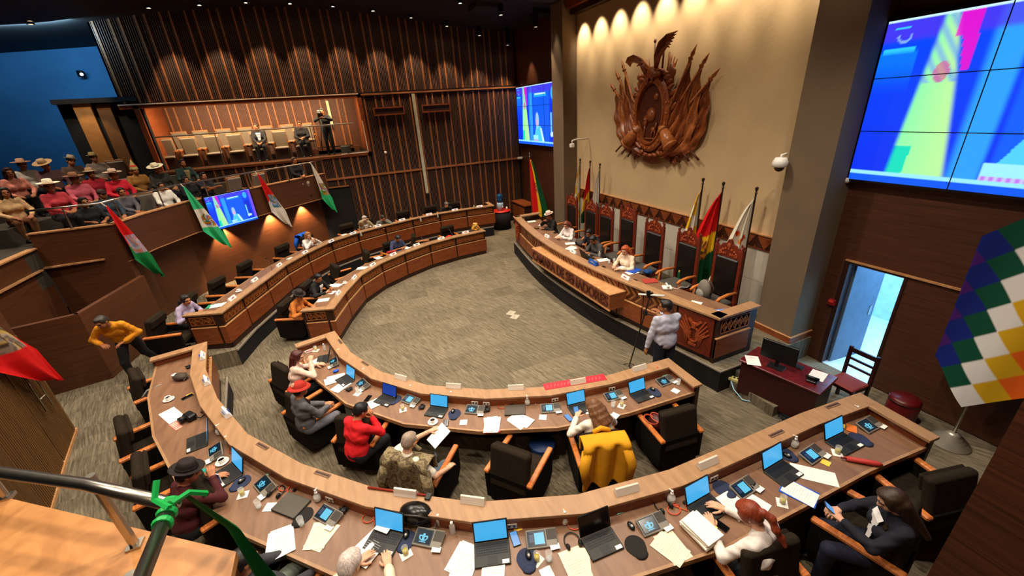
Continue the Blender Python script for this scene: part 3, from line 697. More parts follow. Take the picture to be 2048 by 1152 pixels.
hang('hanging_flag','red over green flag hanging at the corner of the far gallery',(-4.93,11.98,3.6),(.25,1),.85,2.05,halves(REDF,GRN,[hexc('b8b0b8'),hexc('c87a6a'),hexc('8a94b8')],.52))
hang('hanging_flag','green white green flag hanging just left of the gallery television',(-4.05,14.40,3.6),(.72,.69),.72,2.05,bands3(LGRN,WHT,LGRN,EMB))
hang('hanging_flag','red over white flag hanging just right of the gallery television',(-2.40,15.98,3.6),(.72,.69),.72,2.0,halves(REDF,WHT,[hexc('4a78b0'),hexc('3a7a40'),hexc('b87a60'),hexc('90b0d0')],.52))
hang('hanging_flag','white over green flag hanging at the far end of the gallery rail',(-.80,17.48,3.6),(.72,.69),.70,2.0,halves(WHT,LGRN,EMB,.48))
hang('hanging_flag','white and red flag with a dark crest at the left edge of the photo',(-4.75,6.75,3.6),(.1,1),.98,2.05,halves(WHT,REDF,[hexc('6a5a4a'),hexc('a89888'),hexc('c0a050'),hexc('4a3a30'),hexc('8a7a6a')],.45))
hang('hanging_flag','blue and white flag hanging low at the left edge under the rail',(-4.3,4.75,3.6),(.6,.8),.45,2.0,lambda u,v: hexc('e8e8e6') if (math.sin(u*22+v*14)>.1 or u>.8) else hexc('2a4a8a'))
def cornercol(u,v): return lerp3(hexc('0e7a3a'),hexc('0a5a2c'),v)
t=thing('hanging_flag','plain green flag tied to the nearest railing corner','flag',(-.86,1.62,3.62))
def gpos(u,v):
    s=1-v
    return Vector((.0+.05*s+u*(.02+.17*s)+.012*math.sin(u*9+s*6)*s, .05+.13*min(1,s*3.5)-.06*u*s+.03*math.sin(u*10+s*3)*s, -1.3*s-.05*u*s))
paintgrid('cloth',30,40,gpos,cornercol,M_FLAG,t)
mg=mat('bright green ribbon','18a84c',.5)
b=MB(); 
for k in range(3): b.lathe([(.031,-.012),(.036,0),(.031,.012)],14,(0,0,0),0,Matrix.Translation((-.02,-.10+k*.05,.03))@Matrix.Rotation(R(90+10*k-8),4,'X'))
b.tube([(-.0,-.04,.06),(.03,.03,.03),(.07,.06,-.03)],.012,5); b.tube([(-.0,-.06,.06),(-.06,-.0,.07),(-.05,.05,.12)],.012,5); b.build('ribbon',mg,t)
# flags on poles
def pole_flag(name,label,base,h,dirv,color,w=.62,length=1.55,lean=(0,0),group='flags on poles behind the dais',finial='spear',sw=1.0,polecol=None):
    t=thing(name,label,'flag',base,0,group); d=Vector((dirv[0],dirv[1],0)).normalized(); n=Vector((d.y,-d.x,0))
    top=Vector((lean[0],lean[1],h)); mp=polecol or mat('dark flagpole wood','2a1810',.5)
    b=MB(); b.tube([(0,0,0),tuple(top)],.017,8); b.build('pole',mp,t)
    b=MB()
    if finial=='spear': b.lathe([(.018,0),(.03,.02),(.015,.05),(.028,.09),(.034,.13),(.03,.14),(0,.16)],8,tuple(top)); b.build('finial',mp,t)
    else: b.lathe([(.018,0),(.035,.02),(.02,.05),(.03,.12),(.008,.18),(0,.26)],8,tuple(top)); b.build('finial',M_STEEL,t)
    b=MB(); b.lathe([(0,0),(.17,0),(.17,.02),(.05,.06),(.03,.10),(.0,.10)],14); b.build('base',mp,t)
    def pos(u,v):
        s=1-v; zz=h-.05-length*s
        w_=w*(.10+.9*min(1,s*1.15)**.8)*sw
        base_=top*(zz/h)
        f=.07*math.sin(u*13)*(.3+.7*s)+.03*math.sin(u*27+s*4)
        return Vector((base_.x,base_.y,zz-.12*(1-v)*0-.14*u*(1-s)))+d*(u*w_+.01)+n*f
    paintgrid('cloth',40,50,pos,color,M_FLAG,t)
    return t
def bolivia(u,v):
    # flag turned on its side as it hangs: red, yellow, green bands across u
    if abs(u-.5)<.13 and abs(v-.52)<.09:
        q=spots(u,v,.5,.52,.14,[hexc('3a2a18'),hexc('a83a20'),hexc('d8c080'),hexc('20402a')])
        if q: return q
    return REDF if u<.36 else (YEL if u<.66 else hexc('0c4a26'))
def boliv2(u,v): return REDF if v>.62-.2*u else (YEL if v>.42-.25*u else hexc('0c4a2a'))
def boliv3(u,v):
    if abs(v-.42)<.10 and u>.25: 
        q=spots(u,v*2,.6,.84,.4,[hexc('c8781e'),hexc('8a3a18'),hexc('e0b030'),hexc('503018')])
        if q: return q
    return REDF if v>.60-.1*u else (YEL if v>.40-.25*u else hexc('0c4a2a'))
def wiph(u,v):
    cs=[hexc('e8e4d8'),YEL,hexc('e8e0c0'),hexc('e8a81e'),hexc('e4ddd0')]; 
    return cs[(int(u*3)+int(v*7))%5]
def patu(u,v):
    for k in range(7):
        cv=.26+.07*k; cu=.45+.16*(-1)**k
        if ((u-cu)/.17)**2+((v-cv-.1*(u-cu)*(-1)**k)/.028)**2<1: return hexc('c8321a') if (u-cu)*(-1)**k>-.08 else hexc('e08a3a')
    return hexc('e2d8c2')
def patu2(u,v): return hexc('c8703a') if v<.22 and math.sin(u*20+v*40)>0 else hexc('e2d8c8')
ZB=DZ0
pole_flag('pole_flag','checkered white and yellow flag, leftmost of the three behind the far throne chairs',(7.7,12.35,ZB),2.72,(-.3,.9),wiph,.34,2.2)
pole_flag('pole_flag','red flag on a dark pole, middle of the three at the left pillar',(7.7,11.74,ZB),2.70,(-.4,.6),boliv2,.30,1.9)
pole_flag('pole_flag','white flag with orange leaf tip, right of the three at the left pillar',(7.7,11.18,ZB),2.66,(-.3,.9),patu2,.36,1.6)
pole_flag('pole_flag','checkered yellow and white flag, leftmost of the three behind the near throne chairs',(7.7,7.08,ZB),2.68,(-.5,.45),wiph,.42,2.15)
pole_flag('pole_flag','red yellow green flag with a crest between the two nearest throne chairs',(7.7,6.52,ZB),2.66,(-.6,.55),boliv3,.72,2.25)
pole_flag('pole_flag','white flag with red leaves standing beside the near pillar',(7.7,5.72,ZB),2.66,(-.6,.55),patu,.66,2.25)
pole_flag('pole_flag','big red yellow green flag with steel finial left of the far pillar',(7.25,15.4,.0),3.2,(.35,-.75),bolivia,.85,2.3,finial='steel',polecol=M_STEEL)
def wiphala(u,v):
    i,j=int(u*7),int(v*7)
    cs=['e8e4e0','d8a81c','e06a1c','b01c2c','5a1c7c','16288c','0c5a3a']; return hexc(cs[(i+j+1)%7] if True else 0)
# ---------------------------------------------------------------- carved coat of arms
def emblem():
    U0=9.05; X0=EX
    t=thing('carved_emblem','large carved wooden coat of arms with flags and condor on the beige wall','wall emblem',(0,0,0))
    def P(u,v,d): return (X0-d,U0-u,v)
    mw=wood('carved emblem wood','6a3018','98501f',(4,4,4),rough=.4,scale=4); mh=wood('carved emblem light wood','8a4826','b87038',(4,4,4),rough=.35,scale=4); md=wood('carved emblem dark wood','3a180c','582814',(4,4,4),rough=.45,scale=4)
    # draped flags
    for sd in (-1,1):
        for k,(ut,vt) in enumerate(((1.14,5.72),(1.42,5.55),(1.66,5.28))):
            dpt=.20-.045*k
            def pos(a,c,ut=ut,vt=vt,dpt=dpt,k=k,sd=sd):
                s=c
                ix,iz=ut+(.30-ut)*s, vt+(4.15-vt)*s
                o0=(ut,vt);o1=(ut+.10,vt-.75);o2=(ut+.16,3.70);o3=(.40+.10*k,3.60); q=1-s
                ox=q**3*o0[0]+3*q*q*s*o1[0]+3*q*s*s*o2[0]+s**3*o3[0]; oz=q**3*o0[1]+3*q*q*s*o1[1]+3*q*s*s*o2[1]+s**3*o3[1]
                u=ix+(ox-ix)*a; v=iz+(oz-iz)*a-.10*math.sin(PI*a)*s
                d=dpt+.05*math.sin(a*20+s*5)*min(1,s*3)*(.5+.5*math.sin(PI*min(1,a+.1)))+.03*math.sin(s*26+a*6)*a
                return P(sd*u,v,max(.02,d))
            o=paintgrid('draped_flag',40,34,pos,lambda a,c:(.2,.08,.03),mw,t); o.data.materials[0]=(mw if k!=1 else mh)
            b=MB(); e=(ut*1.0,vt); L=math.hypot(ut-.2,vt-4.0); du,dv=(ut-.2)/L,(vt-4.0)/L
            b.tube([P(sd*.2,4.0,dpt+.03),P(sd*(ut+du*.02),vt+dv*.02,dpt+.05)],.028,8)
            tip=[(0,.02),(.06,.06),(.10,.03),(.16,.045),(.36,.004)]
            b.tube([P(sd*(ut+du*q),vt+dv*q,dpt+.05) for q,_ in tip],[r for _,r in tip],8); b.tube([P(sd*(ut+du*.05-.06*dv),vt+dv*.05+.06*du,dpt+.05),P(sd*(ut+du*.05+.06*dv),vt+dv*.05-.06*du,dpt+.05)],.014,6)
            b.build('lance',mh,t,smooth=True)
        def pos(a,c,sd=sd):
            u0,z0=.35,5.15-1.5*c; u1=1.60-.42*c**2.2; z1=5.18-1.42*c; sw=.16*math.sin(PI*a)*(.3+c)
            return P(sd*(u0+(u1-u0)*a),z0+(z1-z0)*a-sw,.07+.035*math.sin(c*34-a*5)*(.4+.6*a)+.02*math.sin(a*16))
        paintgrid('drapery',40,60,pos,lambda a,c:(.2,.08,.03),mw,t)
    # shield
    b=MB(); n=48
    def ell(rw,rh,d,k): a=2*PI*k/n; return P(rw*math.cos(a),4.67+rh*math.sin(a),d)
    rings=[(.66,.93,.16),(.66,.93,.27),(.60,.86,.30),(.53,.77,.30),(.51,.75,.33),(.48,.71,.33),(.46,.69,.24)]
    vs=[ell(*r,k) for r in rings for k in range(n)]; fs=[(i*n+k,i*n+(k+1)%n,(i+1)*n+(k+1)%n,(i+1)*n+k) for i in range(len(rings)-1) for k in range(n)]
    b.add(vs,fs,0); b.add([ell(.46,.69,.24,k) for k in range(n)],[tuple(range(n))],1)
    sh=b.build('shield',[mw,md],t)
    b=MB()
    for k in range(22):
        a=2*PI*k/22; b.ball(P(.595*math.cos(a),4.67+.85*math.sin(a),.30),(.02,.032,.032),6)
    b.build('shield_bosses',mh,sh)
    b=MB(); b.lathe([(.20,0),(.12,.05),(0,.10)],20,(0,0,0),0,Matrix.Translation(P(.0,4.62,.235))@Matrix.Rotation(R(-90),4,'Y')); b.lathe([(.13,0),(0,.08)],14,(0,0,0),0,Matrix.Translation(P(-.18,4.52,.235))@Matrix.Rotation(R(-90),4,'Y'))
    b.ball(P(.16,5.05,.24),(.05,.09,.09),12)
    b.ball(P(.14,4.28,.25),(.05,.10,.07),10)
    for q in (-.05,.06): b.tube([P(.14+q,4.26,.26),P(.14+q,4.10,.26)],.018,6)
    b.tube([P(.22,4.3,.27),P(.26,4.45,.27)],[.03,.02],6); b.tube([P(-.2,4.05,.25),P(-.18,4.4,.26)],.02,6); b.ball(P(-.18,4.45,.26),(.04,.08,.1),8); b.tube([P(-.35,4.06,.25),P(.35,4.06,.25)],.02,6)
    b.build('landscape_relief',mw,sh,smooth=True)
    # laurel leaves round the top and a knot below
    for sd in (-1,1):
        b=MB()
        for k in range(9):
            a=R(100+k*9) if sd<0 else R(80-k*9); c=(.74*math.cos(a),4.67+1.0*math.sin(a))
            Mx=Matrix.Rotation(a+sd*.5,4,'X'); b.ball(P(c[0],c[1],.20+.03*(k%2)),(.05,.06,.13),8,0,Mx)
        b.build('laurel_branch',mw,t,smooth=True)
    b=MB()
    for k in range(16):
        a=R(225+k*6); b.ball(P(.55*math.cos(a),3.98+.34*math.sin(a),.16+.03*(k%3)),(.05,.05,.09),8,0,Matrix.Rotation(a,4,'X'))
    for k in range(12): b.tube([P(-.3+.05*k,3.72,.16+.02*(k%3)),P(-.34+.06*k,3.40+.05*abs(k-6)/6,.12)],[.03,.012],5)
    b.build('laurel_knot',mw,t,smooth=True)
    for sd in (-1,1):
        b=MB(); b.tube([P(sd*.42,4.36,.22),P(sd*.66,4.10,.27),P(sd*.84,3.92,.30)],[.11,.15,.17],14); b.tube([P(sd*.82,3.94,.30),P(sd*.86,3.90,.30)],[.185,.185],14); b.tube([P(sd*.47,4.31,.24),P(sd*.52,4.26,.24)],.145,14); b.build('cannon',mh,t,smooth=True)
        for k in range(4):
            b=MB(); b.tube([P(sd*(.55+.25*k),3.72+.04*k,.12),P(sd*(.72+.29*k),3.48+.05*k,.11)],.026,6); b.build('musket_butt',md,t,smooth=True)
            b=MB(); b.tube([P(sd*(.30+.05*k),5.45,.10),P(sd*(.36+.09*k),5.98-.05*k,.12)],[.022,.012],6); b.build('musket',mw,t,smooth=True)
        b=MB(); b.tube([P(sd*.12,5.6,.1),P(sd*.17,6.30,.12)],[.025,.018],6); b.ball(P(sd*.17,6.3,.12),(.03,.04,.05),6); b.build('staff',md,t,smooth=True)
    b=MB(); b.ball(P(-.52,5.38,.16),(.1,.13,.16),10); b.ball(P(-.58,5.54,.18),(.08,.08,.09),10); b.build('cap',mw,t,smooth=True)
    b=MB(); b.tube([P(.48,5.30,.16),P(.55,5.75,.18)],[.10,.06],8); b.ball(P(.58,5.55,.20),(.04,.13,.12),10); b.build('axe_bundle',mw,t,smooth=True)
    # condor
    b=MB(); b.ball(P(.0,5.60,.30),(.12,.22,.15),14); b.tube([P(-.12,5.62,.36),P(-.2,5.74,.42),P(-.22,5.80,.45)],[.09,.06,.05],8); b.ball(P(-.23,5.82,.46),(.06,.06,.055),8); b.tube([P(-.26,5.81,.49),P(-.32,5.78,.52)],[.03,.008],6); b.tube([P(.1,5.6,.36),P(.3,5.52,.3)],[.12,.16],8,0,True,.4)
    for q in (-.08,.08): b.tube([P(q,5.5,.36),P(q,5.38,.34)],.03,6)
    cd=b.build('condor',mw,t,smooth=True)
    for sd in (-1,1):
        for k in range(6):
            f=k/5; b=MB()
            if sd>0: path=[P(.12,5.66,.30),P(.16+.10*f,5.95-.04*f,.36),P(.30+.13*f,6.18-.12*f,.38),P(.50+.02*f,6.30-.18*f,.36),P(.78-.22*f,6.36-.30*f,.32)]
            else: path=[P(-.10,5.68,.30),P(-.30-.02*f,5.92-.08*f,.40),P(-.52,6.02-.10*f,.46),P(-.72+.05*f,6.00-.11*f,.46),P(-.90+.2*f,5.92-.12*f,.42)]
            b.tube(path,[.05,.065,.07,.055,.01],8,0,True,.5); b.build('wing_feather',mh if sd<0 else mw,cd,smooth=True)
emblem()

# ---------------------------------------------------------------- bodies: smooth union of tapered limbs, meshed with surface nets
def V3(*a): return np.array(a,dtype=float)
class SDF:
    def __init__(s,res,k=.03): s.p=[]; s.res=res; s.k=k
    def cap(s,a,b,ra,rb=None,tag=0,k=None): s.p.append(('c',np.array(a,float),np.array(b,float),ra,ra if rb is None else rb,tag,k)); return s
    def ell(s,c,r,Rm=None,tag=0,k=None,sub=False): s.p.append(('s' if sub else 'e',np.array(c,float),np.array(r,float),Rm,None,tag,k)); return s
    def mesh(s):
        lo=np.min([ (np.minimum(p[1],p[2])-max(p[3],p[4])) if p[0]=='c' else p[1]-p[2].max() for p in s.p if p[0]!='s'],axis=0)-3*s.res
        hi=np.max([ (np.maximum(p[1],p[2])+max(p[3],p[4])) if p[0]=='c' else p[1]+p[2].max() for p in s.p if p[0]!='s'],axis=0)+3*s.res
        n=np.ceil((hi-lo)/s.res).astype(int)+1
        ax=[lo[i]+s.res*np.arange(n[i]) for i in range(3)]
        F=np.full(n,.3,dtype=np.float32); T=np.zeros(n,dtype=np.int16); B=np.full(n,.3,dtype=np.float32)
        for p in s.p:
            k=p[6] or s.k; mar=max(.05,2*k)+2*s.res
            if p[0]=='c': l=np.minimum(p[1],p[2])-max(p[3],p[4])-mar; h=np.maximum(p[1],p[2])+max(p[3],p[4])+mar
            else: l=p[1]-p[2].max()-mar; h=p[1]+p[2].max()+mar
            i0=np.clip(np.floor((l-lo)/s.res).astype(int),0,n-1); i1=np.clip(np.ceil((h-lo)/s.res).astype(int)+1,1,n)
            if (i1<=i0).any(): continue
            sl=tuple(slice(a,b) for a,b in zip(i0,i1))
            X,Y,Z=np.meshgrid(*[ax[i][sl[i]] for i in range(3)],indexing='ij')
            if p[0]=='c':
                a,b=p[1],p[2]; d=b-a; L2=max(d@d,1e-9)
                t=np.clip(((X-a[0])*d[0]+(Y-a[1])*d[1]+(Z-a[2])*d[2])/L2,0,1)
                D=np.sqrt((X-a[0]-t*d[0])**2+(Y-a[1]-t*d[1])**2+(Z-a[2]-t*d[2])**2)-(p[3]+(p[4]-p[3])*t)
            else:
                c,r,Rm=p[1],p[2],p[3]; x,y,z=X-c[0],Y-c[1],Z-c[2]
                if Rm is not None: x,y,z=(Rm[0,0]*x+Rm[1,0]*y+Rm[2,0]*z),(Rm[0,1]*x+Rm[1,1]*y+Rm[2,1]*z),(Rm[0,2]*x+Rm[1,2]*y+Rm[2,2]*z)
                q=np.sqrt((x/r[0])**2+(y/r[1])**2+(z/r[2])**2); g=np.sqrt((x/r[0]**2)**2+(y/r[1]**2)**2+(z/r[2]**2)**2)+1e-9
                D=q*(q-1)/g
            f=F[sl]
            if p[0]=='s':
                h=np.clip(.5-.5*(D+f)/k,0,1); F[sl]=f*(1-h)+(-D)*h+k*h*(1-h); continue
            h=np.clip(.5+.5*(f-D)/k,0,1); F[sl]=f*(1-h)+D*h-k*h*(1-h)
            m=D<B[sl]; T[sl]=np.where(m,p[5],T[sl]); B[sl]=np.minimum(B[sl],D)
        return nets(F,T,lo,s.res)
def nets(F,T,lo,res):
    ins=F<0; n=F.shape
    c=np.zeros((n[0]-1,n[1]-1,n[2]-1),dtype=np.int8)
    for i in (0,1):
        for j in (0,1):
            for k in (0,1): c+=ins[i:n[0]-1+i,j:n[1]-1+j,k:n[2]-1+k]
    act=(c>0)&(c<8); idx=-np.ones(c.shape,dtype=np.int64); I=np.argwhere(act); idx[act]=np.arange(len(I))
    acc=np.zeros((len(I),3)); cnt=np.zeros(len(I))
    cor=[(i,j,k) for i in (0,1) for j in (0,1) for k in (0,1)]
    for a in cor:
        for ax_ in range(3):
            if a[ax_]: continue
            b=list(a); b[ax_]=1
            fa=F[I[:,0]+a[0],I[:,1]+a[1],I[:,2]+a[2]]; fb=F[I[:,0]+b[0],I[:,1]+b[1],I[:,2]+b[2]]
            m=(fa<0)!=(fb<0); t=np.where(m,fa/np.where(m,fa-fb,1),0)
            pt=np.array(a,float)[None,:].repeat(len(I),0); pt[:,ax_]=t
            acc[m]+=pt[m]; cnt[m]+=1
    v=lo+(I+acc/np.maximum(cnt,1)[:,None])*res
    quads=[]
    for ax_ in range(3):
        o=[(1,2),(2,0),(0,1)][ax_]
        s0=[slice(1,n[i]-1) for i in range(3)]; s0[ax_]=slice(0,n[ax_]-1)
        s1=list(s0); s1[ax_]=slice(1,n[ax_])
        A=ins[tuple(s0)]; Bm=ins[tuple(s1)]; E=np.argwhere(A!=Bm)
        if not len(E): continue
        fl=A[E[:,0],E[:,1],E[:,2]]; E=E+np.array([0 if i==ax_ else 1 for i in range(3)])
        def g(d1,d2):
            q=E.copy(); q[:,o[0]]-=d1; q[:,o[1]]-=d2; return idx[q[:,0],q[:,1],q[:,2]]
        Q=np.stack([g(1,1),g(0,1),g(0,0),g(1,0)],1); Q[~fl]=Q[~fl][:,::-1]; quads.append(Q)
    Q=np.concatenate(quads); Q=Q[(Q>=0).all(1)]
    # tag of each vertex from the nearest cell corner
    tg=T[I[:,0],I[:,1],I[:,2]]
    return v,Q,tg[Q[:,0]]
def rotm(yaw=0,pitch=0,roll=0):
    """x right, y forward, z up; yaw about z (left +), pitch about x (up +), roll about y"""
    cy,sy=math.cos(R(yaw)),math.sin(R(yaw)); cp,sp=math.cos(R(pitch)),math.sin(R(pitch)); cr,sr=math.cos(R(roll)),math.sin(R(roll))
    Z=np.array([[cy,-sy,0],[sy,cy,0],[0,0,1]]); X=np.array([[1,0,0],[0,cp,-sp],[0,sp,cp]]); Y=np.array([[cr,0,sr],[0,1,0],[-sr,0,cr]])
    return Z@X@Y
def ik(a,c,l1,l2,pole):
    a,c,pole=map(lambda q:np.array(q,float),(a,c,pole)); d=c-a; L=np.linalg.norm(d); L2=min(L,(l1+l2)*.998); u=d/max(L,1e-6); c=a+u*L2
    x=(l1*l1-l2*l2+L2*L2)/(2*L2); h=math.sqrt(max(0,l1*l1-x*x)); w=pole-u*(pole@u); w=w/max(np.linalg.norm(w),1e-6)
    return a+u*x+w*h,c
SK=[hexc('c98f6c'),hexc('b87a56'),hexc('a0653f'),hexc('d8a484')]
def skinmat(i): return mat('skin tone %d'%i,SK[i],.55,var=.06,scale=9,spec=.3)
M_EYE=mat('dark eye','140c08',.3); M_LIP=mat('lip','9a4a3c',.5)
def add_hand(S,w,dr,nrm,side,curl=.5,spread=1.0,k=.006,thick=1.0,tag=0):
    """hand at wrist w, fingers along dr, palm facing nrm; side +1 right hand, -1 left"""
    y=np.array(dr,float); y/=np.linalg.norm(y); z=-np.array(nrm,float); z-=y*(z@y); z/=np.linalg.norm(z); x=np.cross(y,z)
    def W(p): return w+x*p[0]+y*p[1]+z*p[2]
    th=.0105*thick; kn=[(-.032,.086),(-.011,.092),(.011,.089),(.031,.080)]; ln=[(.042,.025,.02),(.047,.029,.021),(.043,.027,.021),(.034,.021,.018)]
    sx=-side   # index finger lies on the thumb side
    for i,(kx,ky) in enumerate(kn):
        kx*=sx*-1 if False else 1
        xx=kx*(-sx) if sx<0 else kx*(-1)*-1
        xx=kx*sx*-1
        S.cap(W((xx*.55,.012,0)),W((xx,ky,.004)),th*1.35,th*1.2,tag,.012)
        p=np.array([xx,ky,.004]); a=-curl*.35; ang=xx*2.2*spread
        for j,l in enumerate(ln[i]):
            q=p+np.array([math.sin(ang)*l*math.cos(a),l*math.cos(a),l*math.sin(a)]); r=th*(1-.10*j)
            S.cap(W(p),W(q),r,r*.93,tag,k); p=q; a-=curl*(.75+.15*j)
    p=np.array([.022*sx,.026,-.004]); 
    for l,dx,dy,dz in ((.040,.72,.68,-.25),(.032,.42,.88,-.3-.3*curl),(.024,.15,.95,-.3-.4*curl)):
        q=p+np.array([dx*sx,dy,dz])*l; S.cap(W(p),W(q),th*1.15,th*1.0,tag,k*1.4); p=q
def add_head(S,c,Rm,fine=True,female=False,tag=0):
    def W(p): return c+Rm@np.array(p,float)
    def E(p,r,t=tag,k=.02,R2=None): S.ell(W(p),r,Rm if R2 is None else Rm@R2,t,k)
    w=.96 if female else 1.0
    E((0,-.012,.035),(.074*w,.092,.083)); E((0,.026,-.02),(.060*w,.066,.075)); E((0,.050,-.070),(.038*w,.040,.036)); 
    for s_ in (-1,1): E((s_*.036*w,.045,-.035),(.026,.034,.034),k=.02); 
    E((0,.070,.026),(.052,.022,.016),k=.02)
    if fine:
        S.cap(W((0,.086,.022)),W((0,.108,-.022)),.0085,.0135,tag,.012); 
        for s_ in (-1,1):
            S.ell(W((s_*.014,.098,-.026)),(.010,.011,.008),Rm,tag,.008)
            S.ell(W((s_*.031,.098,.008)),(.019,.015,.012),Rm,tag,.012,True)
            S.ell(W((s_*.031,.077,.008)),(.0145,.0135,.0115),Rm,3,.004)
            S.cap(W((s_*.016,.096,.026)),W((s_*.046,.083,.026)),.006,.005,4,.004)
            S.ell(W((s_*.077*w,-.005,-.005)),(.010,.022,.032),Rm@rotm(s_*18,0,0),tag,.008)
        S.cap(W((-.02,.088,-.052)),W((.02,.088,-.052)),.0075,.0075,5,.005); S.cap(W((-.017,.087,-.062)),W((.017,.087,-.062)),.008,.008,5,.005)
    else:
        S.cap(W((0,.086,.02)),W((0,.104,-.02)),.010,.014,tag,.012)
        for s_ in (-1,1): S.ell(W((s_*.031,.080,.008)),(.016,.012,.012),Rm,3,.004); S.ell(W((s_*.076,-.004,-.005)),(.012,.022,.032),Rm,tag,.01)
        S.cap(W((-.02,.088,-.055)),W((.02,.088,-.055)),.010,.010,5,.005)
HAIRM={}
def hairmat(h):
    if h not in HAIRM: HAIRM[h]=wood('hair '+h,h,''.join('%02x'%min(255,int(int(h[i:i+2],16)*1.35+8)) for i in (0,2,4)),(14,14,1.5),rough=.5,scale=6,bump=.25,dist=.4)
    return HAIRM[h]
def make_hair(t,c,Rm,style,h,res):
    def W(p): return c+Rm@np.array(p,float)
    S=SDF(res,.02)
    def E(p,r,R2=None,k=None): S.ell(W(p),r,Rm if R2 is None else Rm@R2,0,k)
    E((0,-.022,.047),(.083,.094,.083)); E((0,-.055,.0),(.078,.062,.075))
    if style!='bald':
        for s_ in (-1,1): E((s_*.06,.0,.045),(.03,.06,.05))
    if style=='short': E((0,.035,.098),(.06,.05,.028))
    if style in ('long','wavy','tail','bun','shoulder'): 
        E((0,.03,.095),(.066,.055,.03))
        for s_ in (-1,1): E((s_*.068,.015,.02),(.022,.045,.07))
    if style=='long':
        for x in (-.055,-.02,.02,.055): S.cap(W((x,-.075,.0)),W((x*1.2,-.115,-.36)),.045,.03)
        for s_ in (-1,1): S.cap(W((s_*.072,-.02,.0)),W((s_*.088,-.05,-.30)),.032,.02)
    if style in ('wavy','shoulder'):
        g=np.random.default_rng(3)
        for i in range(26 if style=='wavy' else 16):
            a=PI*(1.0+ (i+.5)/(26 if style=='wavy' else 16)) ; rx=.088*math.cos(a); ry=.085*math.sin(a)-.015
            L=.16 if style=='wavy' else .13
            pts=[(rx,ry,.02)]+[(rx*(1.1+.12*q)+g.uniform(-.018,.018),ry*(1.05+.1*q)+g.uniform(-.018,.018)-.01*q,.02-L*q/2) for q in (1,2,3)]
            for q in range(3): S.cap(W(pts[q]),W(pts[q+1]),.026,.023)
    if style=='tail':
        S.ell(W((0,-.125,.02)),(.03,.03,.03),Rm); 
        pts=[(0,-.13,.02),(.01,-.165,-.04),(-.01,-.16,-.13),(.012,-.15,-.22),(0,-.15,-.29)]
        for q in range(4): S.cap(W(pts[q]),W(pts[q+1]),.032,.036-.006*q)
    if style=='bun': E((0,-.115,.05),(.045,.04,.045))
    if style=='braids':
        for s_ in (-1,1):
            for q in range(6): S.ell(W((s_*.055,-.10-.006*q,-.02-.05*q)),(.022,.022,.03),Rm)
    # leave the face free
    S.ell(W((0,.095,-.028)),(.066,.075,.098),Rm,0,.01,True); S.ell(W((0,.06,-.10)),(.07,.08,.07),Rm,0,.01,True)
    v,q,_=S.mesh(); npmesh('hair',v,q,hairmat(h),t)
def make_hat(t,c,Rm,style,m,m2):
    M=Matrix.Translation(Vector(c+Rm@V3(0,-.012,.075)))@Matrix([list(r)+[0] for r in Rm]+[[0,0,0,1]])
    b=MB()
    if style=='wide': pr=[(.0,.105),(.05,.105),(.078,.095),(.088,.05),(.092,.004),(.12,-.002),(.20,.012),(.205,.016),(.20,.020),(.12,.008),(.096,.010)]; sx=1.0
    elif style=='helmet': pr=[(0,.085),(.05,.078),(.085,.05),(.103,.0),(.106,-.012),(.15,-.028),(.154,-.024),(.15,-.018),(.108,.0)]; sx=1
    elif style=='cap': pr=[(0,.06),(.05,.055),(.085,.03),(.097,-.01),(.098,-.03),(.092,-.03)]; sx=1
    elif style=='chullo': pr=[(0,.22),(.012,.21),(.03,.15),(.06,.08),(.088,.02),(.098,-.03),(.10,-.06),(.094,-.06)]; sx=1
    else: pr=[(.0,.10),(.05,.105),(.072,.10),(.082,.05),(.090,.004),(.12,.0),(.145,.012),(.147,.018),(.12,.008),(.095,.010)]; sx=1
    b.lathe(pr,24,(0,0,0),0,M,.96,1.1)
    if style=='cap': 
        for k in range(6):
            a=R(55+14*k); 
        b.add([M@Vector(p) for p in [(-.07,.085,-.02),(.07,.085,-.02),(.05,.16,-.035),(-.05,.16,-.035),(-.07,.085,-.026),(.07,.085,-.026),(.05,.16,-.041),(-.05,.16,-.041)]],[(0,1,2,3),(7,6,5,4),(0,4,5,1),(1,5,6,2),(2,6,7,3),(3,7,4,0)],0)
    o=b.build('hat',m,t,smooth=True)
    if style in ('wide','derby','helmet') and m2:
        b=MB(); 
        if style=='helmet':
            b.lathe([(.02,0),(.034,0),(.034,.004),(.02,.004)],18,(0,0,0),0,M@Matrix.Translation((0,-.085,.05))@Matrix.Rotation(R(58),4,'X')); b.lathe([(0,.004),(.011,.004)],12,(0,0,0),0,M@Matrix.Translation((0,-.088,.05))@Matrix.Rotation(R(58),4,'X'))
        else: b.lathe([(.0935,.006),(.0905,.03),(.0935,.03),(.0965,.006)],24,(0,0,0),0,M,.96,1.1)
        b.build('hat_band',m2,o)
    if style=='chullo' and m2:
        b=MB(); b.lathe([(.088,.03),(.066,.075),(.069,.077),(.092,.03)],20,(0,0,0),0,M,.96,1.1); b.ball(M@Vector((0,0,.23)),.018,8); b.build('hat_band',m2,o)
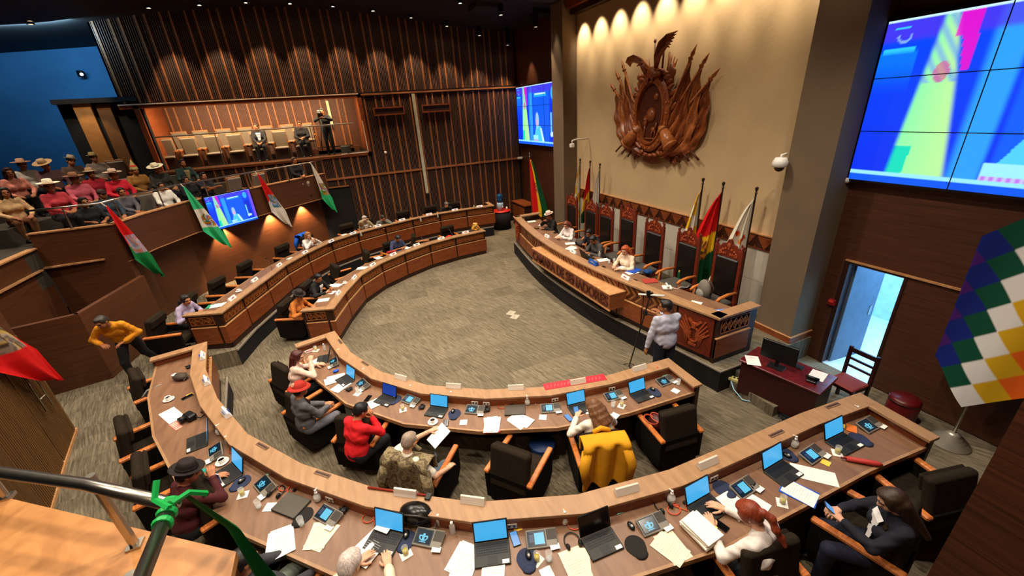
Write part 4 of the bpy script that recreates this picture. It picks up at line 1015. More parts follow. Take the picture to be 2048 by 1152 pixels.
def person(label,loc,rz,pose='sit',res=.02,hd=(0,0,0),lean=8,side=0,L=None,Rh=None,skin=1,hair=('short','1a100c'),hat=None,top=('2a3040',),bottom='15161c',sleeve='long',female=False,curl=(.5,.5),turn=0,scale=1.0,skirt=False,seat=.47,hands=True,legs=None,collar=None,beard=None,glasses=False,shoes='0c0a09',vest=None,group=None,headdz=0,tie=None,palm=(None,None)):
    """L / Rh: hand targets in body coordinates (x right, y forward, z up from the floor)"""
    t=thing('person',label,'person',loc,rz,group); t.scale=(scale,)*3
    fine=res<.017; rt=rotm(turn,-lean,side); hip=V3(0,0,seat+.085) if pose=='sit' else V3(0,0,.95)
    w=.92 if female else 1.0
    def TQ(p): return hip+rt@np.array(p,float)
    sh={s_:TQ((s_*.185*w,.0,.455)) for s_ in (-1,1)}; neck=TQ((0,.005,.50)); 
    hR=rotm(turn*.5+hd[0],-lean*.45+hd[1],hd[2]+side*.5); headc=TQ((0,.02,.575+headdz))+hR@V3(0,.022,.075)
    S=SDF(res,.035)
    def torso(S,g,tag,low=True):
        S.ell(TQ((0,0,.02)),(.165*w+g,.125+g,.12+g),rt,tag,.05)
        S.cap(TQ((-.07*w,.005,.10)),TQ((.07*w,.005,.10)),.105+g,.105+g,tag,.05); S.cap(TQ((-.09*w,0,.30)),TQ((.09*w,0,.30)),.108+g,.108+g,tag,.06)
        S.cap(TQ((-.135*w,-.01,.43)),TQ((.135*w,-.01,.43)),.062+g,.062+g,tag,.05)
        if female: 
            for s_ in (-1,1): S.ell(TQ((s_*.075,.095,.30)),(.062+g,.055+g,.06+g),rt,tag,.03)
        else: S.ell(TQ((0,.05,.10)),(.12+g,.09+g,.12+g),rt,tag,.05)
        S.cap(TQ((0,-.01,.44)),TQ((0,.0,.50)),.075+g*.6,.058+g*.5,tag,.04)
    torso(S,0,0)
    S.cap(TQ((0,-.008,.46)),headc+hR@V3(0,-.02,-.06),.056*w,.054*w,0,.03)
    tg={-1:L,1:Rh}; arms={}
    for s_ in (-1,1):
        h=tg[s_]
        if h is None: h=(s_*.16,.33,seat+.20) if pose=='sit' else (s_*.26,.06,.80)
        h=np.array(h[:3],float); pole=V3(s_*.8,-.55,-.6) if len(tg[s_] or ())<6 else np.array(tg[s_][3:6],float)
        el,wr=ik(sh[s_],h,.29,.255,pole); arms[s_]=(sh[s_],el,wr)
        S.cap(sh[s_],el,.052*w,.042*w,0,.03); S.cap(el,wr,.040*w,.028*w,0,.02)
    lg={}
    for s_ in (-1,1):
        if pose=='sit': hp=hip+V3(s_*.095,.0,-.02); kn=hip+V3(s_*.13,.43,-.035); an=V3(s_*.12,.44,.09)
        else: hp=hip+V3(s_*.09,0,-.02); kn=V3(s_*.10,.02,.50); an=V3(s_*.10,-.02,.09)
        if legs: kn=np.array(legs[0 if s_<0 else 1][0],float); an=np.array(legs[0 if s_<0 else 1][1],float)
        lg[s_]=(hp,kn,an); S.cap(hp,kn,.085,.058,0,.04); S.cap(kn,an,.055,.036,0,.02)
        fd=an-kn; fwd=V3(0,1,0) 
        S.cap(an+V3(0,-.03,-.04),an+fwd*.15+V3(0,0,-.055),.038,.03,0,.02)
    v,q,tgs=S.mesh(); vs=[v];qs=[q];ts=[tgs]; o_=len(v)
    H=SDF(.0058 if fine else .0095,.02); add_head(H,headc,hR,fine,female); H.cap(headc+hR@V3(0,-.022,-.05),neck,.054*w,.055*w,0,.02)
    v,q,tgs=H.mesh(); vs.append(v);qs.append(q+o_);ts.append(tgs); o_+=len(v)
    for s_ in (-1,1):
        if not hands: break
        a,el,wr=arms[s_]; d=wr-el; d=d/np.linalg.norm(d)
        nr=palm[0 if s_<0 else 1]
        if nr is None: nr=V3(0,0,-1) if abs(d[2])<.8 else V3(-s_,0,0)
        g=SDF(.0055 if fine else .0085,.006); g.cap(el+(wr-el)*.8,wr,.031*w,.027*w,0,.02); add_hand(g,wr,d*.75+V3(-s_*.18,.2,0)*(1 if pose=='sit' else .2),np.array(nr,float),s_,curl[0 if s_<0 else 1],thick=1.0 if fine else 1.15)
        v,q,tgs=g.mesh(); vs.append(v);qs.append(q+o_);ts.append(tgs*0); o_+=len(v)
    T=np.concatenate(ts); mi=np.zeros(len(T),int); mi[T==3]=1; mi[T==4]=2; mi[T==5]=3
    npmesh('body',np.concatenate(vs),np.concatenate(qs),[skinmat(skin),M_EYE,hairmat(hair[1] if hair else '1a100c'),M_LIP],t,mi)
    # garments
    if isinstance(top,str): top=(top,)
    mt=top[1] if len(top)>1 else mat('cloth '+top[0],top[0],.85,var=.16,scale=14,bump=.2)
    G=SDF(max(res,.014),.03); torso(G,.016,0)
    fr=.98 if sleeve=='long' else (.45 if sleeve=='short' else .75)
    for s_ in (-1,1):
        a,el,wr=arms[s_]; G.cap(a,el if sleeve!='short' else a+(el-a)*.8,.061*w,.055*w if sleeve!='short' else .06,0,.03)
        if sleeve!='short': G.cap(el,el+(wr-el)*.93,.056*w,.044*w,0,.02)
    v,q,_=G.mesh()
    # cloth creases
    nrm=np.sin(v[:,2]*61+np.sin(v[:,0]*23)*2.2+v[:,1]*17)*.0032+np.sin(v[:,0]*47+v[:,2]*29)*.0022
    cc=v-v.mean(0); v=v+cc/np.maximum(np.linalg.norm(cc,axis=1),.05)[:,None]*nrm[:,None]
    tp=npmesh('top',v,q,mt,t)
    if collar:
        b=MB(); c0=TQ((0,.0,.49)); Mx=Matrix.Translation(Vector(c0))@Matrix([list(r)+[0] for r in rt]+[[0,0,0,1]]); b.lathe([(.078,-.02),(.070,.02),(.062,.03),(.060,.02),(.066,-.02)],18,(0,0,0),0,Mx,1,1.05)
        b.build('collar',mat('cloth '+collar,collar,.85,var=.16,scale=14,bump=.2),tp,smooth=True)
    if vest:
        b=MB(); 
        for z0,z1 in ((.10,.20),(.20,.30),(.30,.40),(.40,.45)):
            wd=.02+.05*(z0-.08)/.3; w1=.02+.05*(z1-.08)/.3; y0=.135+.008; y1=.135+.004
            b.add([TQ((-wd,y0+.005,z0)),TQ((wd,y0+.005,z0)),TQ((w1,y1-.02*(z1>.4),z1)),TQ((-w1,y1-.02*(z1>.4),z1))],[(0,1,2,3)],0)
        b.build('shirt_front',mat('cloth '+vest,vest,.8,var=.08,scale=14),tp)
    mb_=mat('cloth '+bottom,bottom,.85,var=.16,scale=14,bump=.2)
    G=SDF(max(res,.016),.03); G.ell(hip+V3(0,0,.03),(.175*w+.01,.135,.10),None,0,.05)
    for s_ in (-1,1):
        hp,kn,an=lg[s_]
        if skirt: G.cap(hip,kn,.14,.12,0,.08); G.cap(kn,kn+(an-kn)*.7,.12,.15,0,.08)
        else: G.cap(hp,kn,.100,.074,0,.04); G.cap(kn,kn+(an-kn)*.97,.072,.058,0,.02)
    v,q,_=G.mesh(); npmesh('trousers' if not skirt else 'skirt',v,q,mb_,t)
    ms=mat('cloth '+shoes,shoes,.45,var=.1)
    for s_ in (-1,1):
        hp,kn,an=lg[s_]; G=SDF(.016,.02); G.cap(an+V3(0,-.035,-.045),an+V3(0,.16,-.058),.044,.036,0,.02); v,q,_=G.mesh(); npmesh('shoe',v,q,ms,t)
    if hair: make_hair(t,headc,hR,hair[0],hair[1],.009 if fine else .013)
    if hat: make_hat(t,headc,hR,hat[0],mat('hat '+hat[1],hat[1],.8,var=.12,scale=20,bump=.2),mat('hat '+hat[2],hat[2],.8) if len(hat)>2 else None)
    if glasses:
        b=MB()
        for s_ in (-1,1):
            b.lathe([(.017,-.002),(.021,-.002),(.021,.002),(.017,.002),(.017,-.002)],14,(0,0,0),0,Matrix.Translation(Vector(headc+hR@V3(s_*.031,.104,.006)))@Matrix([list(r)+[0] for r in hR]+[[0,0,0,1]])@Matrix.Rotation(R(90),4,'X'))
            b.tube([headc+hR@V3(s_*.052,.10,.010),headc+hR@V3(s_*.078,.0,.012)],.0022,4)
        b.tube([headc+hR@V3(-.01,.106,.01),headc+hR@V3(.01,.106,.01)],.0022,4); b.build('glasses',M_BLACK,t)
    t['_w']=1; del t['_w']
    return t,dict(head=headc,hR=hR,arms=arms,TQ=TQ,rt=rt)

# ---------------------------------------------------------------- chairs of the senators
def face(p,PV,s,off=0):
    P=side(PV,s); N=normals(P,s); best=None
    for i in range(len(P)-1):
        ax,ay=P[i]; bx,by=P[i+1]; L=math.hypot(bx-ax,by-ay); t=max(0,min(L,((p[0]-ax)*(bx-ax)+(p[1]-ay)*(by-ay))/L)); q=(ax+(bx-ax)*t/L,ay+(by-ay)*t/L); d=math.hypot(p[0]-q[0],p[1]-q[1])
        if best is None or d<best[0]: best=(d,N[i])
    n=best[1]; return math.degrees(math.atan2(n[0],-n[1]))+off
def segpos(PV,s,f,d,z,yaw=0):
    P=side(PV,s); N=normals(P,s); i=min(int(f),len(P)-2); t=f-i
    x=P[i][0]+(P[i+1][0]-P[i][0])*t+N[i][0]*d; y=P[i][1]+(P[i+1][1]-P[i][1])*t+N[i][1]*d
    return (x,y,z,face((x,y),PV,s)+yaw)
chair((1.464,3.876,0,-50.4),'empty black armchair turned half right, in the middle of the inner near desk')
chair((3.742,3.553,0,-6.9),'black armchair with red bag handles, rightmost at the inner near desk')
chair((2.552,3.635,0,-17.1),'black armchair draped with a yellow jacket')
chair((0.288,4.446,0,-40.1),'black armchair with a camouflage jacket hung over its back')
chair((-0.43,5.542,0,-34.3),'black armchair holding the person in the red jumper')
chair((-1.187,6.436,0,-58),'black armchair holding the person in the red helmet hat')
chair((-1.505,7.593,0,-58),'black armchair behind the woman in the pale pink blouse')
chair((-3.604,7.824,0.4,-63.6),'black armchair with a dark bag hung on its arm, behind the near desk at left')
chair((-3.271,6.319,0.4,-65.4),'empty black armchair below the bag chair at the left edge')
chair((-2.755,5.282,0.4,-70.8),'empty black armchair just above the woman in maroon at lower left')
chair((-1.992,4.62,0.4,-62.2),'black armchair holding the woman in the maroon shawl')
chair(segpos(OUTN,-1,4.62,1.0,.4,6),'black armchair half hidden under the green flag at the bottom')
chair(segpos(OUTN,-1,5.7,1.05,.4,4),'black armchair at the bottom edge holding the grey haired person')
chair((2.833,1.555,0.4,-8.7),'dark armchair with broad back at the bottom edge, behind the ponytailed woman')
chair((4.071,1.215,0.4,12.5),'black armchair holding the woman in the dark suit with a phone')
chair((5.06,1.28,.4,-13),'black armchair at the right end of the near desk, empty')
for f,yaw,lb in ((.45,-5,'black armchair behind the orange shawl at the inner far desk'),(1.5,0,'black armchair behind the black suited man at the inner far desk'),(2.55,58,'empty black armchair turned sideways, third from the aisle end of the inner far desk'),(3.6,60,'empty black armchair turned sideways just left of the blue shirted man'),(4.35,0,'black armchair behind the blue shirted man'),(5.15,65,'empty black armchair turned sideways just right of the blue shirted man'),(6.2,5,'empty black armchair at the far right end of the inner far desk')):
    chair(segpos(INNF,1,f,1.12,0,yaw),lb)
for f,yaw,lb in ((-.15,8,'black armchair at the aisle end behind the lilac shirted woman'),(1.05,5,'first empty black armchair right of the lilac shirted woman'),(2.05,-4,'second empty black armchair right of the lilac shirted woman'),(3.0,-6,'tall empty black armchair below the gallery television'),(4.35,0,'black armchair behind the pale haired woman at the far desk'),(5.0,0,'black armchair with a bright blue jacket on its back'),(6.2,0,'black armchair behind the beige jacketed man'),(6.95,0,'black armchair behind the person in patterned grey'),(8.1,0,'empty black armchair between the patterned grey person and the person in black'),(9.0,0,'black armchair behind the person in black at the far desk'),(9.9,0,'empty black armchair at the far right end of the far desk')):
    chair(segpos(OUTF,1,max(f,0),1.12,TZ,yaw) if f>=0 else (lambda q:(q[0]-.0,q[1]-.12,q[2],q[3]))(segpos(OUTF,1,0,1.15,TZ,yaw)),lb)
# ---------------------------------------------------------------- throne chairs on the dais
def make_throne():
    t=thing('throne_chair','x','chair')
    b=MB(); 
    for s in (-1,1):
        b.box(s*.31-.035,s*.31+.035,-.32,-.25,.0,1.62); b.tube([(s*.31,-.285,1.62),(s*.33,-.285,1.70),(s*.28,-.285,1.73),(s*.285,-.285,1.68)],[.03,.03,.025,.02],6)
    b.box(-.28,.28,-.31,-.27,.3,.5)
    pts=[(-.29,1.40),(.29,1.40),(.29,1.60),(.22,1.60),(.16,1.68),(.07,1.70),(.04,1.78),(0,1.80),(-.04,1.78),(-.07,1.70),(-.16,1.68),(-.22,1.60),(-.29,1.60)]
    Mx=Matrix(((1,0,0,0),(0,0,1,0),(0,1,0,0),(0,0,0,1))); b.prism(pts,-.31,-.26,0,Mx); bk=b.build('back_frame',W_CARVE,t,bev=.006)
    b=MB()
    for k in range(9):
        a=PI*k/8; b.ball((.2*math.cos(a),-.255,1.45+.14*math.sin(a)),(.03,.012,.03),8)
    for s in (-1,1):
        for k in range(4): b.ball((s*(.06+.05*k),-.255,1.47),(.02,.012,.035),8)
    b.ball((0,-.255,1.66),(.045,.015,.06),10); b.build('crest_carving',MATS['carved relief wood'],bk,smooth=True)
    b=MB(); b.box(-.275,.275,-.30,-.225,.5,1.40,0,None,.03); b.build('backrest',mat('black leather','15110f',.38,var=.2),t,bev=.015)
    b=MB(); b.box(-.30,.30,-.25,.30,.40,.50,0,None,.03); b.build('seat',mat('grey seat fabric','4a4640',.9),t,bev=.012)
    b=MB(); b.box(-.31,.31,-.27,.29,.32,.40); b.build('seat_frame',W_CARVE,t)
    for s in (-1,1):
        b=MB(); b.tube([(s*.33,-.27,.70),(s*.345,0,.72),(s*.35,.22,.69),(s*.35,.30,.64)],[.03,.034,.036,.03],8); b.tube([(s*.34,.2,.68),(s*.33,.24,.34)],.028,8); b.build('armrest',W_ARM,t,smooth=True)
        b=MB(); b.box(s*.28-.03,s*.28+.03,.22,.28,0,.33); b.build('leg',W_CARVE,t)
    return t
TH=None
for i,(y,sc,lb) in enumerate(((5.75,1,'empty carved throne chair nearest the camera, grey backpack on its seat'),(6.85,1,'empty carved throne chair left of the backpack one'),(8.0,1,'carved throne chair just right of the auburn haired woman'),(9.08,1.09,'tallest carved throne chair, behind the grey shirted man'),(10.1,1,'carved throne chair left of the tallest one'),(10.92,1,'carved throne chair below the red pole flag'),(12.1,1,'farthest carved throne chair, behind the hatted man'))):
    if TH is None: TH=make_throne(); o=TH; o.location=(6.95,y,DZ0); o.rotation_euler=(0,0,R(90)); o['label']=lb; o['group']='carved throne chairs'
    else: o=dup(TH,(6.95,y,DZ0),90,lb,'carved throne chairs')
    o.scale=(1,1,sc)
# ---------------------------------------------------------------- grey auditorium seats
def make_seat():
    t=thing('auditorium_seat','x','seat')
    mg=mat('grey seat upholstery','7d7264',.92,var=.12,scale=25,bump=.1); mw=W_ARM
    b=MB(); Mx=Matrix.Translation((0,-.16,.42))@Matrix.Rotation(R(-14),4,'X'); b.box(-.24,.24,-.07,.0,-.02,.60,0,Mx,.03); bk=b.build('backrest',mg,t,bev=.012)
    b=MB(); b.box(-.255,.255,-.095,-.065,-.05,.63,0,Mx,.01); b.build('back_shell',mat('pale seat shell wood','a8744a',.5),bk)
    b=MB(); b.box(-.24,.24,-.2,.28,.36,.45,0,None,.03); b.build('seat_cushion',mg,t,bev=.012)
    b=MB(); b.box(-.25,.25,-.18,.22,.0,.36); b.build('plinth',mat('seat plinth','3a2418',.6),t)
    for s in (-1,1):
        b=MB(); b.box(s*.28-.02,s*.28+.02,-.2,.2,0,.58); b.box(s*.28-.03,s*.28+.03,-.2,.24,.58,.615,1); b.build('armrest',[mat('seat side wood','6a3a20',.5),mw],t)
    return t
SE=make_seat(); seu=[0]
def seat(p,rz,label,group):
    if not seu[0]: seu[0]=1; SE.location=p; SE.rotation_euler=(0,0,R(rz)); SE['label']=label; SE['group']=group; return SE
    return dup(SE,p,rz,label,group)
ORD=['1st','2nd','3rd','4th','5th','6th','7th','8th']
xs=[(-5.751,19.95,4.862),(-5.103,19.95,4.898),(-4.42,19.95,4.986),(-3.661,19.95,5.054),(-2.922,19.95,5.091),(-2.2,19.95,5.114),(-1.412,19.95,5.171),(-0.72,19.95,5.201)]
for i,p in enumerate(xs): seat((p[0],19.95,BZ0+.16),180,ORD[i]+' grey seat from the left in the back row of the upper box','back row seats of the box')
xs=[(-5.354,18.95,4.096),(-4.66,18.95,4.166),(-3.921,18.95,4.271),(-3.197,18.95,4.311),(-2.451,18.95,4.352),(-1.681,18.95,4.395),(-0.95,18.95,4.406)]
for i,p in enumerate(xs): seat((p[0],18.95,BZ0-.02),180,ORD[i]+' grey seat from the left in the front row of the upper box','front row seats of the box')
GR=-136.2
def back(p,d,rz): a=R(rz); return (p[0]+math.sin(a)*d,p[1]-math.cos(a)*d)

# ---------------------------------------------------------------- people: inner near desk
def ppl(hp,zb,rz,off=.12): q=back(hp,off,rz); return (q[0],q[1],zb)
h=(-1.36,7.322,1.2); rz=face(h,INNN,-1); person('woman with long dark hair in pale pink blouse, chin on her hand',ppl(h,0,rz,.16),rz,res=.014,female=True,skin=3,hair=('long','3a1410'),top=('e6c6b2',),hd=(-25,-8,0),lean=14,L=(-.16,.46,.80),Rh=(.10,.36,1.02,.6,.4,-.8),curl=(.5,.9))
h=(-1.197,6.176,1.2); rz=face(h,INNN,-1); person('person in shiny red helmet hat and grey jacket, seated at the inner desk',ppl(h,0,rz,.10),rz,res=.014,skin=1,hair=('short','14100e'),hat=('helmet','a82412','e0b090'),top=('5c5a5c',),bottom='6a6a72',hd=(0,-8,0),lean=2,L=(-.05,.36,.72),Rh=(.06,.37,.72),curl=(.9,.9))
h=(-0.457,5.213,1.17); rz=face(h,INNN,-1,-4); person('dark haired person in bright red jumper, both hands raised to the mouth',ppl(h,0,rz,.16),rz,res=.014,skin=1,hair=('short','0c0a0c'),top=('d8161e',),hd=(-10,-22,0),lean=16,L=(-.07,.33,.98,-.8,-.2,-.8),Rh=(.07,.34,.97,.8,-.2,-.8),curl=(1.0,1.0))
h=(0.148,4.271,1.2); rz=face(h,INNN,-1,-25); person('grey haired man in cream short sleeved shirt reading a paper sheet',ppl(h,0,rz,.06),rz,res=.014,skin=3,hair=('short','7a6a5c'),top=('e6dcc8',),bottom='5a6a78',sleeve='short',hd=(15,-30,0),lean=-2,L=(-.12,.46,.98,-.9,-.2,-.6),Rh=(.36,.30,.72,.8,-.5,-.3),curl=(.5,.4))
h=(2.596,3.719,1.17); rz=face(h,INNN,-1,5); person('woman with wavy brown hair in white sweater, looking at a phone',ppl(h,0,rz,.14),rz,res=.014,female=True,skin=3,hair=('wavy','5a3a22'),top=('e8dccb',),hd=(20,-25,0),lean=12,L=(-.20,.36,.90,-.8,-.3,-.6),Rh=(.20,.44,.79),curl=(.9,.4))
# outer near desk
h=(-2.239,4.467,1.57); rz=face(h,OUTN,-1,-6); person('woman in dark hat and maroon shawl holding a teal mask, lower left',ppl(h,TZ,rz,.14),rz,res=.014,female=True,skin=1,hair=('short','0e0a0c'),hat=('derby','1e120e','100a08'),top=('4a1418',),hd=(-20,-12,0),lean=14,L=(-.20,.40,.79),Rh=(.10,.36,1.02,.8,.2,-.7),curl=(.5,.9))
h=(-0.624,2.604,1.6); rz=face(h,OUTN,-1); person('grey haired person in cream shirt at the bottom edge, hand on a sheet',ppl(h,TZ,rz,.12),rz,res=.014,skin=3,hair=('short','a89a92'),top=('e8dcc0',),hd=(0,-30,0),lean=10,L=(-.16,.40,.80),Rh=(.16,.42,.80),curl=(.3,.3))
p=segpos(OUTN,-1,4.62,1.02,TZ); person('person in grey trousers, only the lap seen beside the green flag',(p[0],p[1],TZ),p[3]-14,res=.016,skin=1,hair=('short','14100e'),top=('3a3a3e',),bottom='6c7468',hd=(0,-10,0),lean=-14,L=(-.18,.30,.66),Rh=(.18,.30,.66))
h=(2.797,1.387,1.6); rz=face(h,OUTN,-1,8); person('woman with reddish ponytail in white shirt reading papers at the near desk',ppl(h,TZ,rz,.06),rz,res=.014,female=True,skin=3,hair=('tail','6a2812'),top=('eee2d8',),hd=(15,-30,0),lean=16,L=(-.16,.46,.80),Rh=(.12,.52,.81),curl=(.35,.35))
h=(3.983,1.058,1.57); rz=face(h,OUTN,-1,45); SUIT=person('woman with long brown hair in dark navy suit, phone in both hands',ppl(h,TZ,rz,.02),rz,res=.014,female=True,skin=3,hair=('long','2a1a10'),top=('161824',),bottom='14162a',vest='e8e4e0',hd=(0,-30,0),lean=0,L=(-.07,.38,.86,-.8,-.4,-.6),Rh=(.07,.38,.86,.8,-.4,-.6),curl=(.8,.8))
# inner far desk
h=(-1.427,10.461,1.17); rz=face(h,INNF,1,-10); person('person in dark brimmed hat and orange patterned shawl at the inner far desk',ppl(h,0,rz,.30),rz,res=.016,female=True,skin=1,hair=('braids','0e0a0a'),hat=('derby','241c18','1a1410'),top=('c8742e',),hd=(-10,-14,0),lean=21,L=(-.16,.42,.79),Rh=(.16,.42,.79),legs=(((-.12,.30,.50),(-.11,.12,.10)),((.12,.30,.50),(.11,.12,.10))))
h=(-0.973,11.534,1.2); rz=face(h,INNF,1,-6); person('dark haired man in black suit and pale shirt writing at the inner far desk',ppl(h,0,rz,.30),rz,res=.016,skin=2,hair=('short','0c0a0a'),top=('1c1a1a',),vest='e0d8d0',hd=(-25,-14,0),lean=19,L=(-.14,.42,.79),Rh=(.20,.46,.79),legs=(((-.12,.30,.50),(-.11,.12,.10)),((.12,.30,.50),(.11,.12,.10))))
h=(1.514,14.287,1.17); rz=face(h,INNF,1); person('man in blue shirt bent over his desk at the inner far desk',ppl(h,0,rz,.30),rz,res=.018,skin=2,hair=('short','14100e'),top=('3c4668',),sleeve='short',hd=(0,-28,0),lean=23,L=(-.12,.42,.79),Rh=(.14,.42,.79),legs=(((-.12,.30,.50),(-.11,.12,.10)),((.12,.30,.50),(.11,.12,.10))))
# outer far desk
h=(-3.643,10.594,1.5); rz=face(h,OUTF,1,-8); person('woman in lilac shirt with dark tied hair at the aisle end of the far desk',ppl(h,TZ,rz,.36),rz,res=.016,female=True,skin=1,hair=('bun','14100e'),top=('b4a6c4',),hd=(-15,0,0),lean=26,L=(-.14,.40,.79),Rh=(.14,.42,.79))
h=(-1.212,14.834,1.6); rz=face(h,OUTF,1,-5); person('fair haired woman in white blouse with raised hands at the far desk',ppl(h,TZ,rz,.30),rz,res=.018,female=True,skin=3,hair=('long','8a5a30'),top=('e6ded8',),hd=(-20,-5,0),lean=17,L=(-.10,.36,1.0,-.8,-.2,-.7),Rh=(.10,.36,.98,.8,-.2,-.7),curl=(.9,.9),legs=(((-.12,.30,.50),(-.11,.12,.10)),((.12,.30,.50),(.11,.12,.10))))
h=(0.662,16.138,1.6); rz=face(h,OUTF,1); person('grey haired man in beige jacket rubbing his face at the far desk',ppl(h,TZ,rz,.30),rz,res=.018,skin=3,hair=('short','8a8078'),top=('a89874',),vest='d8d4cc',hd=(0,-10,0),lean=19,L=(-.20,.40,.79),Rh=(.02,.30,1.14,.9,.1,-.3),curl=(.5,.9),legs=(((-.12,.30,.50),(-.11,.12,.10)),((.12,.30,.50),(.11,.12,.10))))
h=(1.3,15.985,1.57); rz=face(h,OUTF,1,-6); person('person in patterned grey top leaning on one hand at the far desk',ppl(h,TZ,rz,.30),rz,res=.018,skin=2,hair=('short','100c0c'),top=('6c6a62',),hd=(10,-16,8),lean=23,L=(-.06,.34,1.02,-.9,0,-.6),Rh=(.22,.44,.79),curl=(.9,.5),legs=(((-.12,.30,.50),(-.11,.12,.10)),((.12,.30,.50),(.11,.12,.10))))
h=(3.953,16.655,1.57); rz=face(h,OUTF,1); person('person in black top looking down at the far desk',ppl(h,TZ,rz,.30),rz,res=.018,skin=3,hair=('short','4a4440'),top=('141214',),hd=(0,-24,0),lean=21,L=(-.14,.42,.79),Rh=(.14,.42,.79),legs=(((-.12,.30,.50),(-.11,.12,.10)),((.12,.30,.50),(.11,.12,.10))))
# dais
def dz(px,lb,xoff=0,**k):
    person(lb,(px[0]+.12+xoff,px[1],DZ0),90+k.pop('yaw',0),res=.016,**k)
dz((6.35,12.033,1.599),'man in pale red banded hat and black jacket, farthest on the dais',skin=2,hair=('short','101010'),hat=('derby','d8c8b8','a83a28'),top=('1e1a18',),hd=(0,-10,0),lean=12,L=(-.1,.40,.80),Rh=(.04,.34,1.02,.8,.1,-.7),curl=(.5,.9))
dz((6.3,10.79,1.651),'brown haired woman with white sleeves and dark vest reading on the dais',yaw=8,female=True,skin=3,hair=('shoulder','5a2c1a'),top=('ecdcd8',),hd=(20,-22,0),lean=14,L=(-.14,.44,.82),Rh=(.14,.42,.80))
dz((6.55,9.783,1.528),'man in navy jacket leaning over on the dais behind the grey shirted man',yaw=14,skin=2,hair=('short','0e0c0c'),top=('1a1c2c',),hd=(10,-12,0),lean=26,L=(-.30,.50,.80),Rh=(.10,.44,.80))
dz((6.2,9.057,1.449),'man in grey shirt writing on the dais, laptop in front of him',skin=2,hair=('short','0e0c0c'),top=('4a4644',),hd=(10,-26,0),lean=18,L=(-.12,.40,.80),Rh=(.14,.42,.80))
dz((6.2,7.809,1.666),'auburn curly haired woman in cream top on the dais',yaw=6,female=True,skin=3,hair=('wavy','8a3c18'),top=('ecd0b4',),hd=(15,-14,0),lean=10,L=(-.18,.42,.80),Rh=(.10,.40,.80))
# standing man and walking man
person('man in pale shirt and dark jeans standing beside the dais, back turned',(4.78,4.80,0),-12,pose='stand',res=.014,skin=2,hair=('short','14100c'),top=('b6b6c6',),bottom='161c2a',hd=(55,-4,0),lean=2,L=(-.30,.05,.86),Rh=(.12,.40,1.30,.8,-.2,-.6),scale=1.06)
person('person in yellow jacket and black trousers walking bent forward at the left wall',(-4.5,9.55,TZ),176,pose='stand',res=.014,skin=2,hair=('short','2a2420'),top=('d88a10',),bottom='0e0c0e',hd=(-20,-6,0),lean=34,L=(-.16,.36,1.02,-.8,-.6,0),Rh=(.18,.40,1.05,.8,-.6,0),legs=(((-.10,-.14,.52),(-.08,-.50,.12)),((.10,.20,.50),(.10,.16,.09))))
# upper box
xs=[(-2.353,18.95,4.703),(-0.869,18.95,4.732)]
person('man in dark jacket and pale shirt sitting in the front row of the upper box',(xs[0][0],18.95,BZ0-.02),178,res=.02,skin=2,hair=('short','2a1c14'),top=('1e1e22',),vest='c8ccd8',lean=0,L=(-.08,.34,.66),Rh=(.08,.34,.66),hd=(-25,0,0))
person('person in black sitting beside the cameraman in the upper box',(xs[1][0],18.95,BZ0-.02),182,res=.02,skin=2,hair=('short','3a2018'),top=('15151a',),bottom='121214',lean=4,L=(-.05,.34,.72),Rh=(.12,.36,.70),hd=(-10,-8,0))
p=(0.04,18.75,4.795); person('cameraman in black filming from the right end of the upper box',(p[0],18.75,BZ0-.02),172,pose='stand',res=.02,skin=2,hair=('short','101010'),top=('101014',),bottom='0e0e12',lean=6,L=(-.08,.42,1.36,-.9,0,-.5),Rh=(.10,.42,1.36,.9,0,-.5),hd=(0,-4,0))
# public gallery
def gal(px,z,floor,lb,**k):
    rz=GR+k.pop('yaw',0); k.setdefault('legs',(((-.12,.36,.50),(-.11,.24,.10)),((.12,.36,.50),(.11,.24,.10)))); person(lb,ppl(px,floor,rz,.10),rz,res=k.pop('res',.022),seat=.47+z-floor-1.21,group='audience in the public gallery',lean=k.pop('lean',4),**k)
gal((-5.635,12.976,3.62),3.62,2.45,'dark haired man in black t-shirt with a lanyard, left end of the gallery front row',skin=2,sleeve='short',top=('121216',),hair=('short','120e0c'),L=(-.12,.36,.70),Rh=(.2,.42,.74))
gal((-5.469,13.558,3.7),3.70,2.45,'person in dark maroon cap in the gallery front row',skin=2,hat=('cap','3a1210'),top=('2c3844',),L=(-.12,.4,.70),Rh=(.12,.4,.70))
gal((-5.239,13.969,3.66),3.66,2.45,'man in grey jacket with clasped hands, left of the empty gallery seat',skin=2,top=('5a5458',),bottom='22263c',L=(-.04,.44,.72),Rh=(.04,.44,.72))
gal((-4.555,14.567,3.65),3.65,2.45,'man in white shirt in the gallery front row',skin=2,top=('e8e0d2',),bottom='1e1e22',L=(-.14,.4,.66),Rh=(.16,.42,.68))
gal((-4.251,15.729,3.64),3.64,2.45,'man in black jacket with a white badge in the gallery front row',skin=2,top=('16161a',),bottom='2a2c34',L=(-.12,.4,.68),Rh=(.12,.4,.68))
gal((-3.669,15.295,3.74),3.74,2.45,'man with crossed arms in dark t-shirt in the gallery front row',skin=2,sleeve='short',top=('1c1a20',),bottom='22284a',L=(.14,.28,.98,-.9,0,-.5),Rh=(-.12,.30,.95,.9,0,-.5))
gal((-1.28,17.55,3.78),3.78,2.45,'man in black jacket holding a camera at the far end of the gallery',yaw=-10,skin=2,top=('141418',),bottom='a89a80',hair=('short','2a1a14'),L=(-.06,.36,.80),Rh=(.08,.36,.78))
gal((-5.907,12.587,4.07),4.07,2.85,'person in white brimmed hat and red shawl in the gallery second row, left',female=True,skin=2,hat=('wide','e8dcc0','c8a880'),top=('b03038',),L=(-.12,.38,.7),Rh=(.1,.38,.7))
